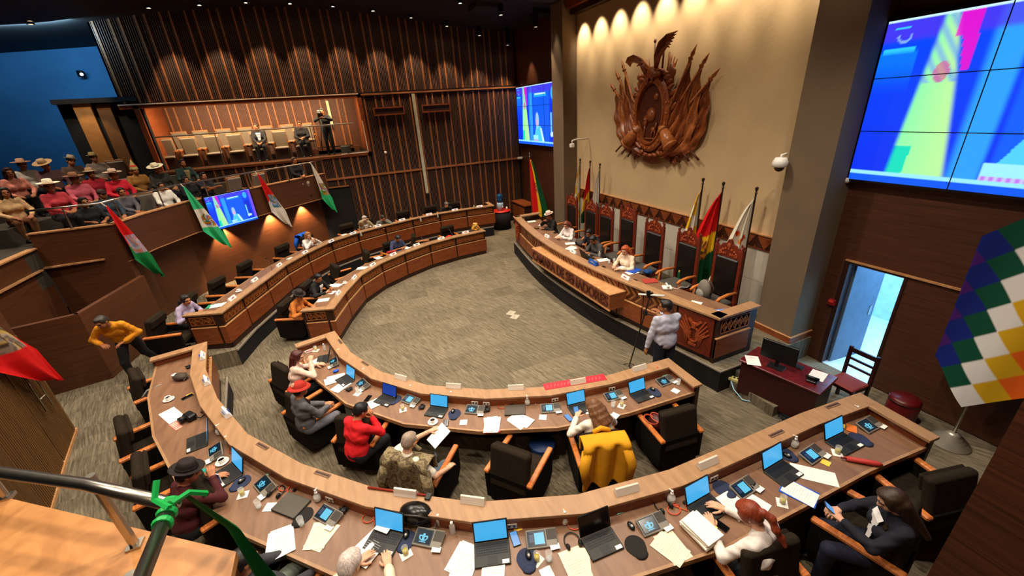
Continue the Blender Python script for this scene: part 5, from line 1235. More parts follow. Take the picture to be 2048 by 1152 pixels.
gal((-6.071,14.073,4.08),4.08,2.85,'person in wide tan hat and striped pink shawl in the gallery second row',skin=2,hat=('wide','9a6a48','5a3a28'),top=('c85a68',),L=(-.12,.38,.7),Rh=(.1,.38,.7))
gal((-6.151,15.134,4.1),4.10,2.85,'person in straw hat and crimson poncho in the gallery second row',skin=2,hat=('derby','b89468','e8e0d0'),top=('a8182c',))
gal((-5.434,14.492,4.06),4.06,2.85,'person in pale hat with dark band and red poncho in the gallery second row',skin=2,hat=('wide','d8b898','3a2018'),top=('d01c30',))
gal((-5.273,15.434,4.08),4.08,2.85,'person in pointed woven cap and ochre poncho in the gallery',skin=2,hat=('chullo','b8a868','c03a20'),top=('9a6a2c',))
gal((-4.662,15.169,4.08),4.08,2.85,'person in broad cream hat with black band and dark patterned shawl in the gallery',skin=2,hat=('wide','ecdcb8','141010'),top=('26261c',),hd=(0,-6,14))
gal((-4.352,16.379,4.1),4.10,2.85,'bare headed man in dark green jacket in the gallery second row',skin=2,top=('1c3430',),vest='8a7a50')
gal((-7.289,14.245,4.36),4.36,3.25,'dark haired person with pink and orange shawl at the left edge of the gallery',female=True,skin=2,hair=('long','2a1410'),top=('d0806a',))
gal((-7.598,15.503,4.46),4.46,3.25,'person in large peach brimmed hat in the gallery back row',skin=2,hat=('wide','c89878','a87858'),top=('c8beb0',))
gal((-6.787,14.742,4.44),4.44,3.25,'person in large tilted straw hat in the gallery back row',skin=2,hat=('wide','b89468','8a6a48'),top=('6a4a48',),hd=(0,-10,18))
gal((-6.628,15.542,4.46),4.46,3.25,'person in small pale hat in the gallery back row',skin=2,hat=('derby','a89878','3a3028'),top=('5a4438',),hd=(0,-5,-16))
gal((-6.404,16.329,4.46),4.46,3.25,'person in yellowish hat and striped poncho, rightmost in the gallery back row',skin=2,hat=('derby','c8b070','4a3a20'),top=('8a7a6c',))
gal((-6.95,13.1,4.0),4.0,2.85,'person in sandy shawl at the left end of the gallery',female=True,skin=2,hair=('long','1a1210'),top=('c8a070',),bottom='8a5a3a')
# gallery seats behind and between the audience
GL=[((-3.172,16.771,3.42),2.45,'empty grey gallery seat right of the man with crossed arms'),((-2.475,17.254,3.42),2.45,'empty grey gallery seat just left of the red and white flag'),((-2.005,18.491,3.42),2.45,'empty grey gallery seat just right of the red and white flag'),((-5.034,14.67,3.42),2.45,'empty grey gallery seat beside the white shirted man'),((-6.494,17.823,4.22),3.25,'empty grey gallery seat behind the pale hat')]
for p,f,lb in GL: seat((p[0],p[1],f),GR,lb,'gallery seats')

# ---------------------------------------------------------------- desk things: one of each kind, copied
m_lap=mat('dark laptop plastic','26241f',.5); m_key=mat('black keys','121212',.5); m_paper=mat('white paper','f2ece2',.8,var=.02,spec=.2); m_cream=mat('cream paper','f0e2c4',.8,var=.03,spec=.2)
m_blue=mat('lit blue laptop screen','0a2030',.3,emit='46b4f0',es=.95); m_dblue=mat('lit dark blue laptop screen','061630',.3,emit='0c3c9c',es=.9); m_off=mat('dark laptop screen','08080a',.15)
m_con=mat('grey console plastic','7c756a',.5); m_pad=mat('navy mouse pad','232c48',.8); m_padk=mat('black mouse pad','1a1613',.85); m_glass=mat('clear glass','f4f4f0',.05,alpha=.22,var=0,spec=.6)
m_drink=mat('pale yellow tea','c4b43a',.2,alpha=.85,var=.05); m_pump=mat('white pump plastic','efebe4',.4); m_gel=mat('clear sanitizer plastic','dcd8d0',.15,alpha=.5,var=.02); m_cup=mat('white porcelain','f0ece6',.2,var=.02,spec=.6); m_cof=mat('black coffee','1c0c06',.15)
m_acr=mat('clear acrylic holder','e6d8c8',.2,alpha=.75,var=.02); m_cable=mat('orange cable','d8502a',.5); m_red=mat('red cardboard','c02430',.6); m_bl=mat('blue folder card','1c50b8',.5); m_teal=mat('mint sticky notes','7ad0ac',.7); m_yel=mat('yellow sticky notes','f0c84a',.7)
PROT={}
def proto(k,f):
    PROT[k]=[f(),False]
def put(k,p,rz,label,group=None,sc=None):
    r,u=PROT[k]
    if not u:
        PROT[k][1]=True; o=r; o.location=p; o.rotation_euler=(0,0,R(rz)); o['label']=label
        if group: o['group']=group
    else: o=dup(r,p,rz,label,group)
    if sc: o.scale=(sc,sc,sc)
    return o
def P_laptop(screen,name='laptop'):
    def f():
        t=thing(name,'x','laptop'); b=MB(); b.box(-.17,.17,-.12,.115,0,.018,0,None,.005); ba=b.build('base',m_lap,t)
        b=MB()
        for j in range(5):
            for i in range(13): b.box(-.152+.0235*i,-.132+.0235*i,-.012+.023*j,.007+.023*j,.018,.021)
        b.build('keyboard',m_key,ba)
        b=MB(); b.box(-.05,.05,-.105,-.03,.018,.0195); b.build('trackpad',m_key,ba); b=MB(); b.box(.09,.155,-.112,-.075,.018,.0195); b.build('sticker',MATS['white paper'],ba)
        M=Matrix.Translation((0,.115,.016))@Matrix.Rotation(R(-17),4,'X'); b=MB(); b.box(-.17,.17,-.004,.008,0,.225,0,M,.004); ld=b.build('lid',M_BLACK,t)
        b=MB(); b.box(-.155,.155,-.0055,-.004,.022,.212,0,M); b.build('display',screen,ld); return t
    return f
proto('lap',P_laptop(m_blue)); proto('lapd',P_laptop(m_dblue)); proto('lapo',P_laptop(m_off))
def f():
    t=thing('closed_laptop','x','laptop'); b=MB(); b.box(-.17,.17,-.12,.12,0,.016,0,None,.004); b.build('base',m_lap,t); b=MB(); b.box(-.17,.17,-.12,.12,.017,.027,0,None,.004); b.build('lid',mat('grey brown laptop lid','4a4238',.5),t); return t
proto('lapc',f)
def glyph(mb,M,mi=0):
    for k in range(9):
        a=PI*k/8; mb.box(-.006,.006,-.006,.006,0,.0006,mi,M@Matrix.Translation((.04*math.cos(a),-.004-.03*math.sin(a),0)))
    mb.box(-.012,.012,-.03,.03,0,.0006,mi,M); mb.box(-.045,.045,.0,.012,0,.0006,mi,M); mb.box(-.035,.035,-.05,-.043,0,.0006,mi,M)
def P_con(kind):
    def f():
        t=thing('conference_console','x','console'); M=Matrix.Rotation(R(14),4,'X')
        b=MB(); b.box(-.15,.15,-.085,.085,0,.022,0,M,.006); b.box(-.14,.14,.02,.08,-.02,.0,0); bo=b.build('body',m_con,t)
        b=MB(); b.box(-.14,.04,-.07,.072,.022,.0235,0,M); b.build('screen_frame',M_BLACK,bo)
        b=MB(); b.box(-.13,.03,-.06,.063,.0235,.0242,0,M); 
        G=M@Matrix.Translation((-.05,.0,.0243))
        if kind==0: glyph(b,G,1)
        else:
            b.box(-.02,.075,-.05,.05,0,.0006,1,G); b.box(-.07,-.03,-.03,.04,0,.0006,2,G); b.box(-.07,.075,.054,.06,0,.0006,2,G)
        b.build('display',[mat('console screen dark','0a1620',.2,emit='0e2430',es=.6),mat('console screen cyan','0a3040',.3,emit='6cd0f0',es=.9),mat('console screen slate','0a1020',.3,emit='3a4a68',es=.7)],bo)
        b=MB(); b.box(.05,.145,-.02,.075,.022,.0232,0,M); b.build('speaker_grille',mat('dark console grille','3a332c',.6),bo)
        b=MB(); b.box(.06,.15,-.13,-.075,.0,.004,0,Matrix.Rotation(R(6),4,'Z')); b.build('card',MATS['white paper'],t)
        return t
    return f
proto('con',P_con(0)); proto('conb',P_con(1))
def P_pad(m,mouse=True):
    def f():
        t=thing('mouse_pad','x','mouse pad'); pts=[]
        for k in range(24):
            a=2*PI*k/24; r=.105-.02*math.cos(a*1)*0; x=.10*math.cos(a); y=.105*math.sin(a)
            if y<0: x*=.72+.28*(1+y/.105); y*=1.35
            pts.append((x,y))
        b=MB(); b.prism(pts,0,.006); b.build('pad',m,t)
        b=MB(); b.ball((-.0,-.098,.008),(.062,.04,.012),12); b.build('wrist_rest',m,t,smooth=True); return t
    return f
proto('pad',P_pad(m_pad)); proto('padk',P_pad(m_padk))
def f():
    t=thing('mouse','x','mouse'); b=MB(); b.ball((0,0,.013),(.03,.05,.02),14); b.build('shell',M_BLACK,t,smooth=True); b=MB(); b.ball((0,-.012,.022),(.016,.02,.013),10); b.build('logo_patch',mat('silver mouse patch','b8b4ac',.4),t,smooth=True); b=MB(); b.lathe([(.008,-.004),(.008,.004)],10,(0,.025,.028),0,Matrix.Rotation(R(90),4,'Y')); b.build('wheel',m_key,t); return t
proto('mouse',f)
def P_sheets(n,name,w=.21,h=.295,m=None,spread=.03,under=None,cat='paper',lines=True):
    def f():
        t=thing(name,'x',cat); g=np.random.default_rng(n+int(w*100)); z=0
        if under: b=MB(); b.box(-w/2-.012,w/2+.012,-h/2-.012,h/2+.012,0,.004); b.build('folder',under,t); z=.0045
        for i in range(n):
            M=Matrix.Translation((g.uniform(-spread,spread),g.uniform(-spread,spread),z))@Matrix.Rotation(R(g.uniform(-1,1)*spread*500),4,'Z')
            vs=[];N=6
            for j in range(N+1):
                for k in range(N+1):
                    x=-w/2+w*k/N;y=-h/2+h*j/N; vs.append(M@Vector((x,y,.0018*math.sin(k*1.1+i)*math.sin(j*.8+i)+.002)))
            b=MB(); b.add(vs,[(j*(N+1)+k,j*(N+1)+k+1,(j+1)*(N+1)+k+1,(j+1)*(N+1)+k) for j in range(N) for k in range(N)]); o=b.build('sheet',m or m_paper,t,smooth=True)
            if i==n-1 and lines:
                b=MB()
                for q in range(9): b.box(-w*.38,w*(.38 if q%3 else .2),h*.32-q*h*.075-.0012,h*.32-q*h*.075+.0012,.0045,.0047,0,M)
                b.build('print',mat('grey print','d6d0c8',.8),o)
            z+=.0035
        return t
    return f
proto('sheet',P_sheets(1,'paper_sheet')); proto('sheets',P_sheets(3,'loose_papers',spread=.05)); proto('cream',P_sheets(2,'cream_papers',m=m_cream,spread=.03)); proto('napkin',P_sheets(1,'napkin',.11,.11,lines=False,cat='napkin')); proto('longdoc',P_sheets(1,'document_with_photo',.20,.42)); proto('redstack',P_sheets(4,'red_folder_stack',under=m_red,spread=.015)); proto('bluestack',P_sheets(1,'blue_folder_papers',under=m_bl,spread=.01)); proto('note',P_sheets(1,'sticky_note_pad',.085,.085,m=m_yel,lines=False,cat='sticky notes')); proto('mint',P_sheets(2,'mint_note_pad',.10,.10,m=m_teal,lines=False,cat='sticky notes',spread=.008))
def f():
    t=thing('paper_stack','x','paper')
    g=np.random.default_rng(5)
    for i in range(7):
        b=MB(); b.box(-.105,.105,-.15,.15,.013*i,.013*i+.011,0,Matrix.Translation((g.uniform(-.012,.012),g.uniform(-.012,.012),0))@Matrix.Rotation(R(g.uniform(-5,5)),4,'Z')); b.build('bundle',m_cream if i%2 else m_paper,t)
    for i in range(3): b=MB(); b.box(.10,.135,.02-.05*i,.045-.05*i,.05+.012*i,.052+.012*i); b.build('tab',m_yel,t)
    return t
proto('stack',f)
def f():
    t=thing('tea_glass','x','glass'); b=MB(); b.lathe([(.0,.0),(.026,.0),(.031,.10),(.0295,.10),(.025,.006),(.0,.006)],18); b.build('glass',m_glass,t,smooth=True)
    b=MB(); b.lathe([(0,.007),(.0245,.007),(.0275,.055),(0,.055)],16); b.build('tea',m_drink,t,smooth=True); b=MB(); b.box(-.055,.055,-.05,.05,-.0005,.001,0,Matrix.Rotation(R(30),4,'Z')); b.build('napkin',m_paper,t); return t
proto('tea',f)
def f():
    t=thing('empty_glass','x','glass'); b=MB(); b.lathe([(.0,.0),(.027,.0),(.033,.11),(.0315,.11),(.026,.006),(.0,.006)],18); b.build('glass',m_glass,t,smooth=True); b=MB(); b.lathe([(0,.007),(.0262,.007),(.0275,.03),(0,.03)],16); b.build('water',mat('clear water','e8f0f0',.05,alpha=.4,var=0),t,smooth=True); return t
proto('glass',f)
def f():
    t=thing('sanitizer_bottle','x','bottle'); b=MB(); b.lathe([(0,0),(.036,0),(.040,.01),(.040,.06),(.034,.085),(.015,.10),(.013,.112),(0,.112)],18); b.build('bottle',m_gel,t,smooth=True)
    b=MB(); b.lathe([(.017,.105),(.017,.125),(.006,.127),(.006,.145),(.012,.146),(.012,.156),(0,.157)],14); b.tube([(0,0,.151),(0,.038,.148),(0,.042,.140)],.005,6); b.build('pump',m_pump,t,smooth=True); b=MB(); b.lathe([(.0405,.02),(.0405,.055)],18); b.build('label_band',mat('pale bottle label','e8e4d8',.6),t); return t
proto('bot',f)
def f():
    t=thing('flip_cap_bottle','x','bottle'); b=MB(); b.lathe([(0,0),(.026,0),(.028,.008),(.028,.10),(.014,.12),(.012,.126),(0,.126)],16); b.build('bottle',m_gel,t,smooth=True); b=MB(); b.lathe([(.014,.12),(.014,.15),(0,.152)],12); b.build('cap',m_pump,t,smooth=True); return t
proto('bot2',f)
def f():
    t=thing('coffee_cup','x','cup'); b=MB(); b.lathe([(0,0),(.045,0),(.078,.014),(.076,.018),(.044,.006),(0,.006)],22); b.build('saucer',m_cup,t,smooth=True)
    b=MB(); b.lathe([(0,.006),(.024,.006),(.030,.02),(.041,.062),(.039,.062),(.028,.022),(0,.014)],20); b.tube([(.038,0,.052),(.058,0,.050),(.058,0,.028),(.032,0,.022)],.004,6); c=b.build('cup',m_cup,t,smooth=True); b=MB(); b.lathe([(0,.050),(.0365,.050)],18); b.build('coffee',m_cof,c); b=MB(); b.tube([(-.05,.03,.018),(.03,.055,.02)],.003,5); b.build('spoon',M_STEEL,t); return t
proto('cup',f)
def f():
    t=thing('phone','x','phone'); b=MB(); b.box(-.038,.038,-.078,.078,0,.009,0,None,.003); b.build('body',M_BLACK,t); b=MB(); b.box(-.035,.035,-.074,.074,.009,.0096); b.build('display',m_off,t); return t
proto('phone',f)
def f():
    t=thing('phone','x','phone'); b=MB(); b.box(-.038,.038,-.078,.078,0,.009,0,None,.003); b.build('body',M_BLACK,t); b=MB(); b.box(-.034,.034,-.072,.072,.009,.0096); b.build('display',mat('lit phone screen','102030',.3,emit='6aa8e8',es=.9),t); return t
proto('phonel',f)
def P_plate(cm,band=None):
    def f():
        t=thing('name_plate','x','name plate'); b=MB(); b.prism([(-.05,0),(.05,0),(.012,.085),(-.012,.085)],-.15,.15,0,Matrix(((0,0,1,0),(1,0,0,0),(0,1,0,0),(0,0,0,1)))); b.build('holder',cm,t)
        if band:
            b=MB()
            for s in (-1,1):
                M=Matrix.Translation((0,s*.0325,.04))@Matrix.Rotation(R(-24*s),4,'X'); pts=[(-.07,-.03),(.07,-.03),(.07,.0),(.035,.034),(-.035,.034),(-.07,.0)] if True else 0
                b.prism([(x,z) for x,z in pts],-.001,.0025,0,M@Matrix(((1,0,0,0),(0,0,1,0),(0,1,0,0),(0,0,0,1))))
            b.build('print',band,t)
        return t
    return f
proto('plate',P_plate(m_acr)); proto('plateb',P_plate(mat('white name card','f0ece8',.6),mat('blue card print','24408a',.6))); proto('plater',P_plate(MATS['white name card'],mat('red card print','d83a50',.6))); proto('plateu',P_plate(mat('blue name board','1c4a9a',.5),mat('pale card print','c8d8f0',.6)))
def f():
    t=thing('gooseneck_microphone','x','microphone'); b=MB(); b.lathe([(0,0),(.05,0),(.05,.02),(.02,.03),(0,.03)],14); b.build('base',M_BLACK,t,smooth=True); b=MB(); b.tube([(0,0,.03),(0,.02,.20),(.0,-.05,.36),(0,-.10,.44)],.006,6); b.build('neck',MATS['grey console plastic'],t,smooth=True); b=MB(); b.tube([(0,-.10,.44),(0,-.13,.48)],[.012,.012],8); b.build('capsule',M_BLACK,t,smooth=True); return t
proto('mic',f)
def f():
    t=thing('headset','x','headset'); b=MB(); b.tube([(.075*math.cos(a),.085*math.sin(a),.012) for a in np.linspace(-.6,PI+.6,18)],.006,6); b.build('band',M_BLACK,t,smooth=True); 
    for s in (-1,1): b=MB(); b.ball((s*.062,-.05,.02),(.02,.034,.03),10); b.build('ear_pad',m_key,t,smooth=True)
    return t
proto('head',f)
def f():
    t=thing('power_cable','x','cable'); b=MB(); b.tube([(.08*math.cos(a)*(1-.04*a),.055*math.sin(a),.006+.004*(a>3)) for a in np.linspace(0,7.5,26)]+[(.10,-.08,.006),(.14,-.02,.01)],.005,6); b.build('cord',m_cable,t,smooth=True); b=MB(); b.box(-.015,.015,-.02,.02,0,.025,0,Matrix.Translation((.15,-.01,0))); b.build('plug',M_BLACK,t); return t
proto('cab',f)
def f():
    t=thing('wall_socket','x','socket'); b=MB(); b.box(-.055,.055,-.008,0,-.03,.03,0,None,.003); b.build('plate',mat('cream socket plate','e6d8c6',.5),t)
    b=MB(); 
    for s in (-1,1): b.box(s*.025-.012,s*.025+.012,-.01,-.008,-.012,.012)
    b.build('outlet',M_BLACK,t); return t
proto('sock',f)
def f():
    t=thing('slotted_tag_holder','x','holder'); b=MB(); b.box(-.13,.13,-.03,.03,0,.006); b.build('base',mat('smoky acrylic','8a6a52',.2,alpha=.8),t); b=MB(); b.box(-.12,.12,-.012,.012,.006,.008); b.build('slot',mat('dark slot','3a241a',.6),t); return t
proto('slot',f)
def f():
    t=thing('bag_of_cables','x','cables'); b=MB(); g=np.random.default_rng(2)
    b.tube([(g.uniform(-.07,.07),g.uniform(-.06,.06),.008+.03*g.random()) for _ in range(26)],.006,6); b.build('cord',M_BLACK,t,smooth=True); b=MB(); b.box(-.03,.03,-.05,.0,0,.035,0,None,.006); b.build('adapter',M_BLACK,t); return t
proto('wire',f)
ZI=.752; ZO=1.152
def IN(px): return px
NI=lambda p: face(p,INNN,-1); NO=lambda p: face(p,OUTN,-1); FI=lambda p: face(p,INNF,1); FO=lambda p: face(p,OUTF,1)
L1=[('lap',(-0.914,7.773,0.752),NI,-20,'laptop seen edge on in front of the woman in pale pink','l'),('lap',(-0.472,6.868,0.752),NI,0,'blue screened laptop, 2nd from the left on the inner near desk','l'),('lapd',(-0,5.914,0.752),NI,0,'laptop with dark blue screen behind the red jumper','l'),('lap',(0.669,5.223,0.752),NI,-4,'blue screened laptop beside the coffee cup at the inner near desk','l'),('lap',(2.652,4.243,0.752),NI,4,'laptop in front of the woman in white sweater','l'),('lap',(3.666,4.042,0.752),NI,3,'rightmost laptop on the inner near desk','l'),
('lapc',(1.78,4.71,0.752),NI,0,'closed grey laptop on the inner near desk',None),('lapc',(-1.223,3.947,1.152),NO,0,'closed grey brown laptop on the near desk at left',None),
('lap',(-2.417,5.66,1.152),NO,-14,'leftmost blue screened laptop on the near desk','l'),('lap',(-1.872,4.868,1.152),NO,-8,'laptop just right of the teal mask on the near desk','l'),('lap',(-0.241,3.21,1.152),NO,-4,'laptop beside the grey haired person at the bottom','l'),('lap',(0.653,2.625,1.152),NO,4,'laptop with papers over its keys at the bottom centre','l'),('lapo',(1.583,2.123,1.152),NO,6,'open laptop with black screen at the bottom','l'),('lap',(2.745,2.006,1.152),NO,4,'laptop left of the ponytailed woman','l'),('lap',(3.812,2.012,1.152),NO,4,'laptop above the blue folder at the right','l'),('lap',(4.815,1.955,1.152),NO,4,'rightmost laptop on the near desk','l')]
def clampd(p,PV,s,dm):
    P=side(PV,s); N=normals(P,s); best=None
    for i in range(len(P)-1):
        (ax,ay),(bx,by)=P[i],P[i+1]; L=math.hypot(bx-ax,by-ay); t=max(0,min(L,((p[0]-ax)*(bx-ax)+(p[1]-ay)*(by-ay))/L)); q=(ax+(bx-ax)*t/L,ay+(by-ay)*t/L); d=math.hypot(p[0]-q[0],p[1]-q[1])
        if best is None or d<best[0]: best=(d,N[i])
    d,n=best; e=max(0,dm-d); return (p[0]+n[0]*e,p[1]+n[1]*e,p[2])
for k,p,fn,dy,lb,g in L1:
    p=clampd(p,INNN if fn is NI else OUTN,-1,.40 if g else .30); put(k,p,fn(p)+dy,lb,None,.93 if p[2]<1 else 1)
L2=[('con',(-0.796,7.483,0.77),NI,-10,'conference console between the pink blouse papers and the second laptop'),('con',(-0.342,6.475,0.77),NI,-6,'conference console left of the dark blue laptop'),('conb',(0.343,5.652,0.77),NI,-4,'conference console right of the dark blue laptop'),('con',(1.206,4.946,0.77),NI,0,'conference console left of the red folder stack'),('conb',(2.257,4.438,0.77),NI,2,'conference console left of the white sweater laptop'),('conb',(3.278,4.235,0.77),NI,4,'conference console right of the woman in white sweater'),('con',(4.236,4.159,0.77),NI,4,'rightmost conference console on the inner near desk'),
('con',(-2.19,5.27,1.17),NO,-12,'conference console left of the teal mask'),('con',(-1.518,4.359,1.17),NO,-10,'conference console beside the navy mouse pad at lower left'),('conb',(-0.84,3.612,1.17),NO,-6,'conference console between the closed laptop and the third laptop on the near desk'),('con',(0.083,2.892,1.17),NO,-2,'conference console below the black bag'),('conb',(1.081,2.405,1.17),NO,3,'conference console at the bottom centre with tea glass below'),('con',(2.136,2.067,1.17),NO,5,'conference console left of the tall paper stack'),('conb',(3.277,1.974,1.17),NO,5,'conference console above the ponytailed woman'),('conb',(4.324,1.952,1.17),NO,5,'conference console right of the blue folder laptop'),('con',(5.363,1.95,1.17),NO,5,'rightmost conference console on the near desk')]
for k,p,fn,dy,lb in L2: put(k,p,fn(p)+dy,lb)
for k,p,fn,lb in [('pad',(0.117,5.824,0.752),NI,'navy mouse pad right of the dark blue laptop'),('pad',(0.898,5.028,0.752),NI,'navy mouse pad right of the coffee cup'),('pad',(3.895,4.046,0.752),NI,'navy mouse pad at the right end of the inner near desk'),('pad',(-1.801,4.578,1.152),NO,'navy mouse pad below the teal mask'),('padk',(-1.094,3.751,1.152),NO,'dark mouse pad under the empty glass on the near desk'),('pad',(-0.13,2.991,1.152),NO,'navy mouse pad below the black bag at the bottom'),('pad',(0.877,2.303,1.152),NO,'navy mouse pad under the pink sheet at the bottom'),('padk',(1.854,1.971,1.152),NO,'black mouse pad with nothing on it right of the black screened laptop'),('pad',(4.082,2.101,1.152),NO,'navy mouse pad left of the blue folder'),('pad',(5.041,1.875,1.152),NO,'navy mouse pad beside the rightmost laptop'),('pad',(3.084,2.073,1.152),NO,'navy mouse pad behind the reading sheets of the ponytailed woman')]:
    put(k,p,fn(p)+8,lb)
for p,fn,lb in [((0.119,5.883,0.76),NI,'mouse on the navy pad by the dark blue laptop'),((0.891,5.085,0.76),NI,'mouse on the navy pad by the coffee cup'),((3.915,4.095,0.76),NI,'mouse on the pad at the right end of the inner near desk'),((-1.795,4.591,1.16),NO,'mouse on the pad below the teal mask'),((-0.116,3.036,1.16),NO,'mouse on the pad below the black bag'),((0.901,2.322,1.16),NO,'mouse on the pad at the bottom centre'),((1.94,2.147,1.152),NO,'mouse lying above the empty black pad'),((4.066,2.067,1.16),NO,'mouse on the pad left of the blue folder')]:
    put('mouse',p,fn(p)+10,lb)
L3=[('sheet',(-1.051,7.767,0.753),NI,30,'white sheet in front of the woman in pale pink'),('sheets',(-0.777,6.945,0.753),NI,-30,'spread sheets between the pink blouse and the red helmet'),('sheet',(-0.685,6.645,0.757),NI,24,'lower loose sheet beside the red helmet hat'),('sheet',(-0.139,5.893,0.758),NI,-14,'white sheet in front of the red jumper'),('redstack',(1.332,4.535,0.753),NI,2,'papers on a red folder at the edge of the inner near desk'),('sheets',(1.727,4.438,0.753),NI,40,'fan of white sheets right of the red folder'),('napkin',(0.975,4.754,0.753),NI,20,'crumpled white napkin right of the phone'),('napkin',(2.076,4.306,0.753),NI,0,'folded napkin left of the blue phone'),('napkin',(4.237,3.892,0.753),NI,30,'white napkin at the right end of the inner near desk'),('sheet',(2.826,4.222,0.758),NI,8,'sheet beside the laptop of the woman in white sweater'),('napkin',(3.064,3.867,0.753),NI,45,'small cards at the elbow of the woman in white sweater'),('napkin',(-0.452,6.252,0.753),NI,30,'paper scrap in front of the red helmet hat'),
('longdoc',(-2.987,6.511,1.153),NO,-82,'long white document with a dark strip on the near desk at left'),('sheet',(-1.977,4.76,1.153),NO,10,'white sheet beside the maroon shawl'),('napkin',(-1.441,4.012,1.153),NO,30,'scattered white paper scraps left of the closed laptop'),('sheets',(-1.304,3.545,1.153),NO,40,'fan of white sheets over the desk edge at the bottom left'),('cream',(-0.922,3.413,1.153),NO,14,'pair of cream sheets below the console at the bottom'),('sheets',(-0.456,3.086,1.16),NO,-28,'white sheets under the hand of the grey haired person'),('sheets',(0.34,2.559,1.153),NO,-16,'large overlapping white sheets at the bottom centre'),('sheet',(0.593,2.413,1.16),NO,8,'white sheet over the keys of the bottom centre laptop'),('cream',(1.274,2.053,1.153),NO,6,'cream clipboard sheet at the bottom left of the black screened laptop'),('cream',(2.148,1.807,1.153),NO,18,'cream sheets under the tall paper stack'),('stack',(2.482,1.804,1.16),NO,14,'tall stack of paper with yellow tabs'),('sheet',(3.01,1.898,1.156),NO,16,'sheet held by the ponytailed woman'),('sheet',(3.2,1.844,1.156),NO,30,'second sheet right of the ponytailed woman'),('longdoc',(4.071,1.761,1.153),NO,38,'long curled white sheet right of the blue folder'),('bluestack',(3.731,1.698,1.153),NO,24,'white sheet on a bright blue folder near the desk edge'),('note',(4.329,1.83,1.153),NO,16,'yellow note below the right consoles'),('napkin',(1.002,2.085,1.153),NO,30,'napkin corner at the bottom edge'),('note',(-0.815,3.866,1.153),NO,14,'yellow note pad behind the bottle on the near desk'),('mint',(-1.46,4.577,1.153),NO,20,'mint green note pad at lower left'),('mint',(1.952,2.354,1.153),NO,10,'mint green notes above the black screened laptop'),('note',(0.905,2.648,1.153),NO,10,'yellow notes right of the bottom centre laptop'),('note',(3.077,2.139,1.153),NO,10,'pale note pad right of the laptop left of the ponytail'),('note',(5.06,2.107,1.153),NO,30,'yellow envelope beside the rightmost laptop'),('mint',(4.348,4.328,0.753),NI,10,'cyan notes at the right corner of the inner near desk'),('note',(-0.212,6.643,0.753),NI,10,'pale notes right of the second laptop'),('note',(-2.88,6.993,1.153),NO,8,'yellow note pad at the left rail of the near desk')]
for k,p,fn,dy,lb in L3: put(k,p,fn(p)+dy,lb)
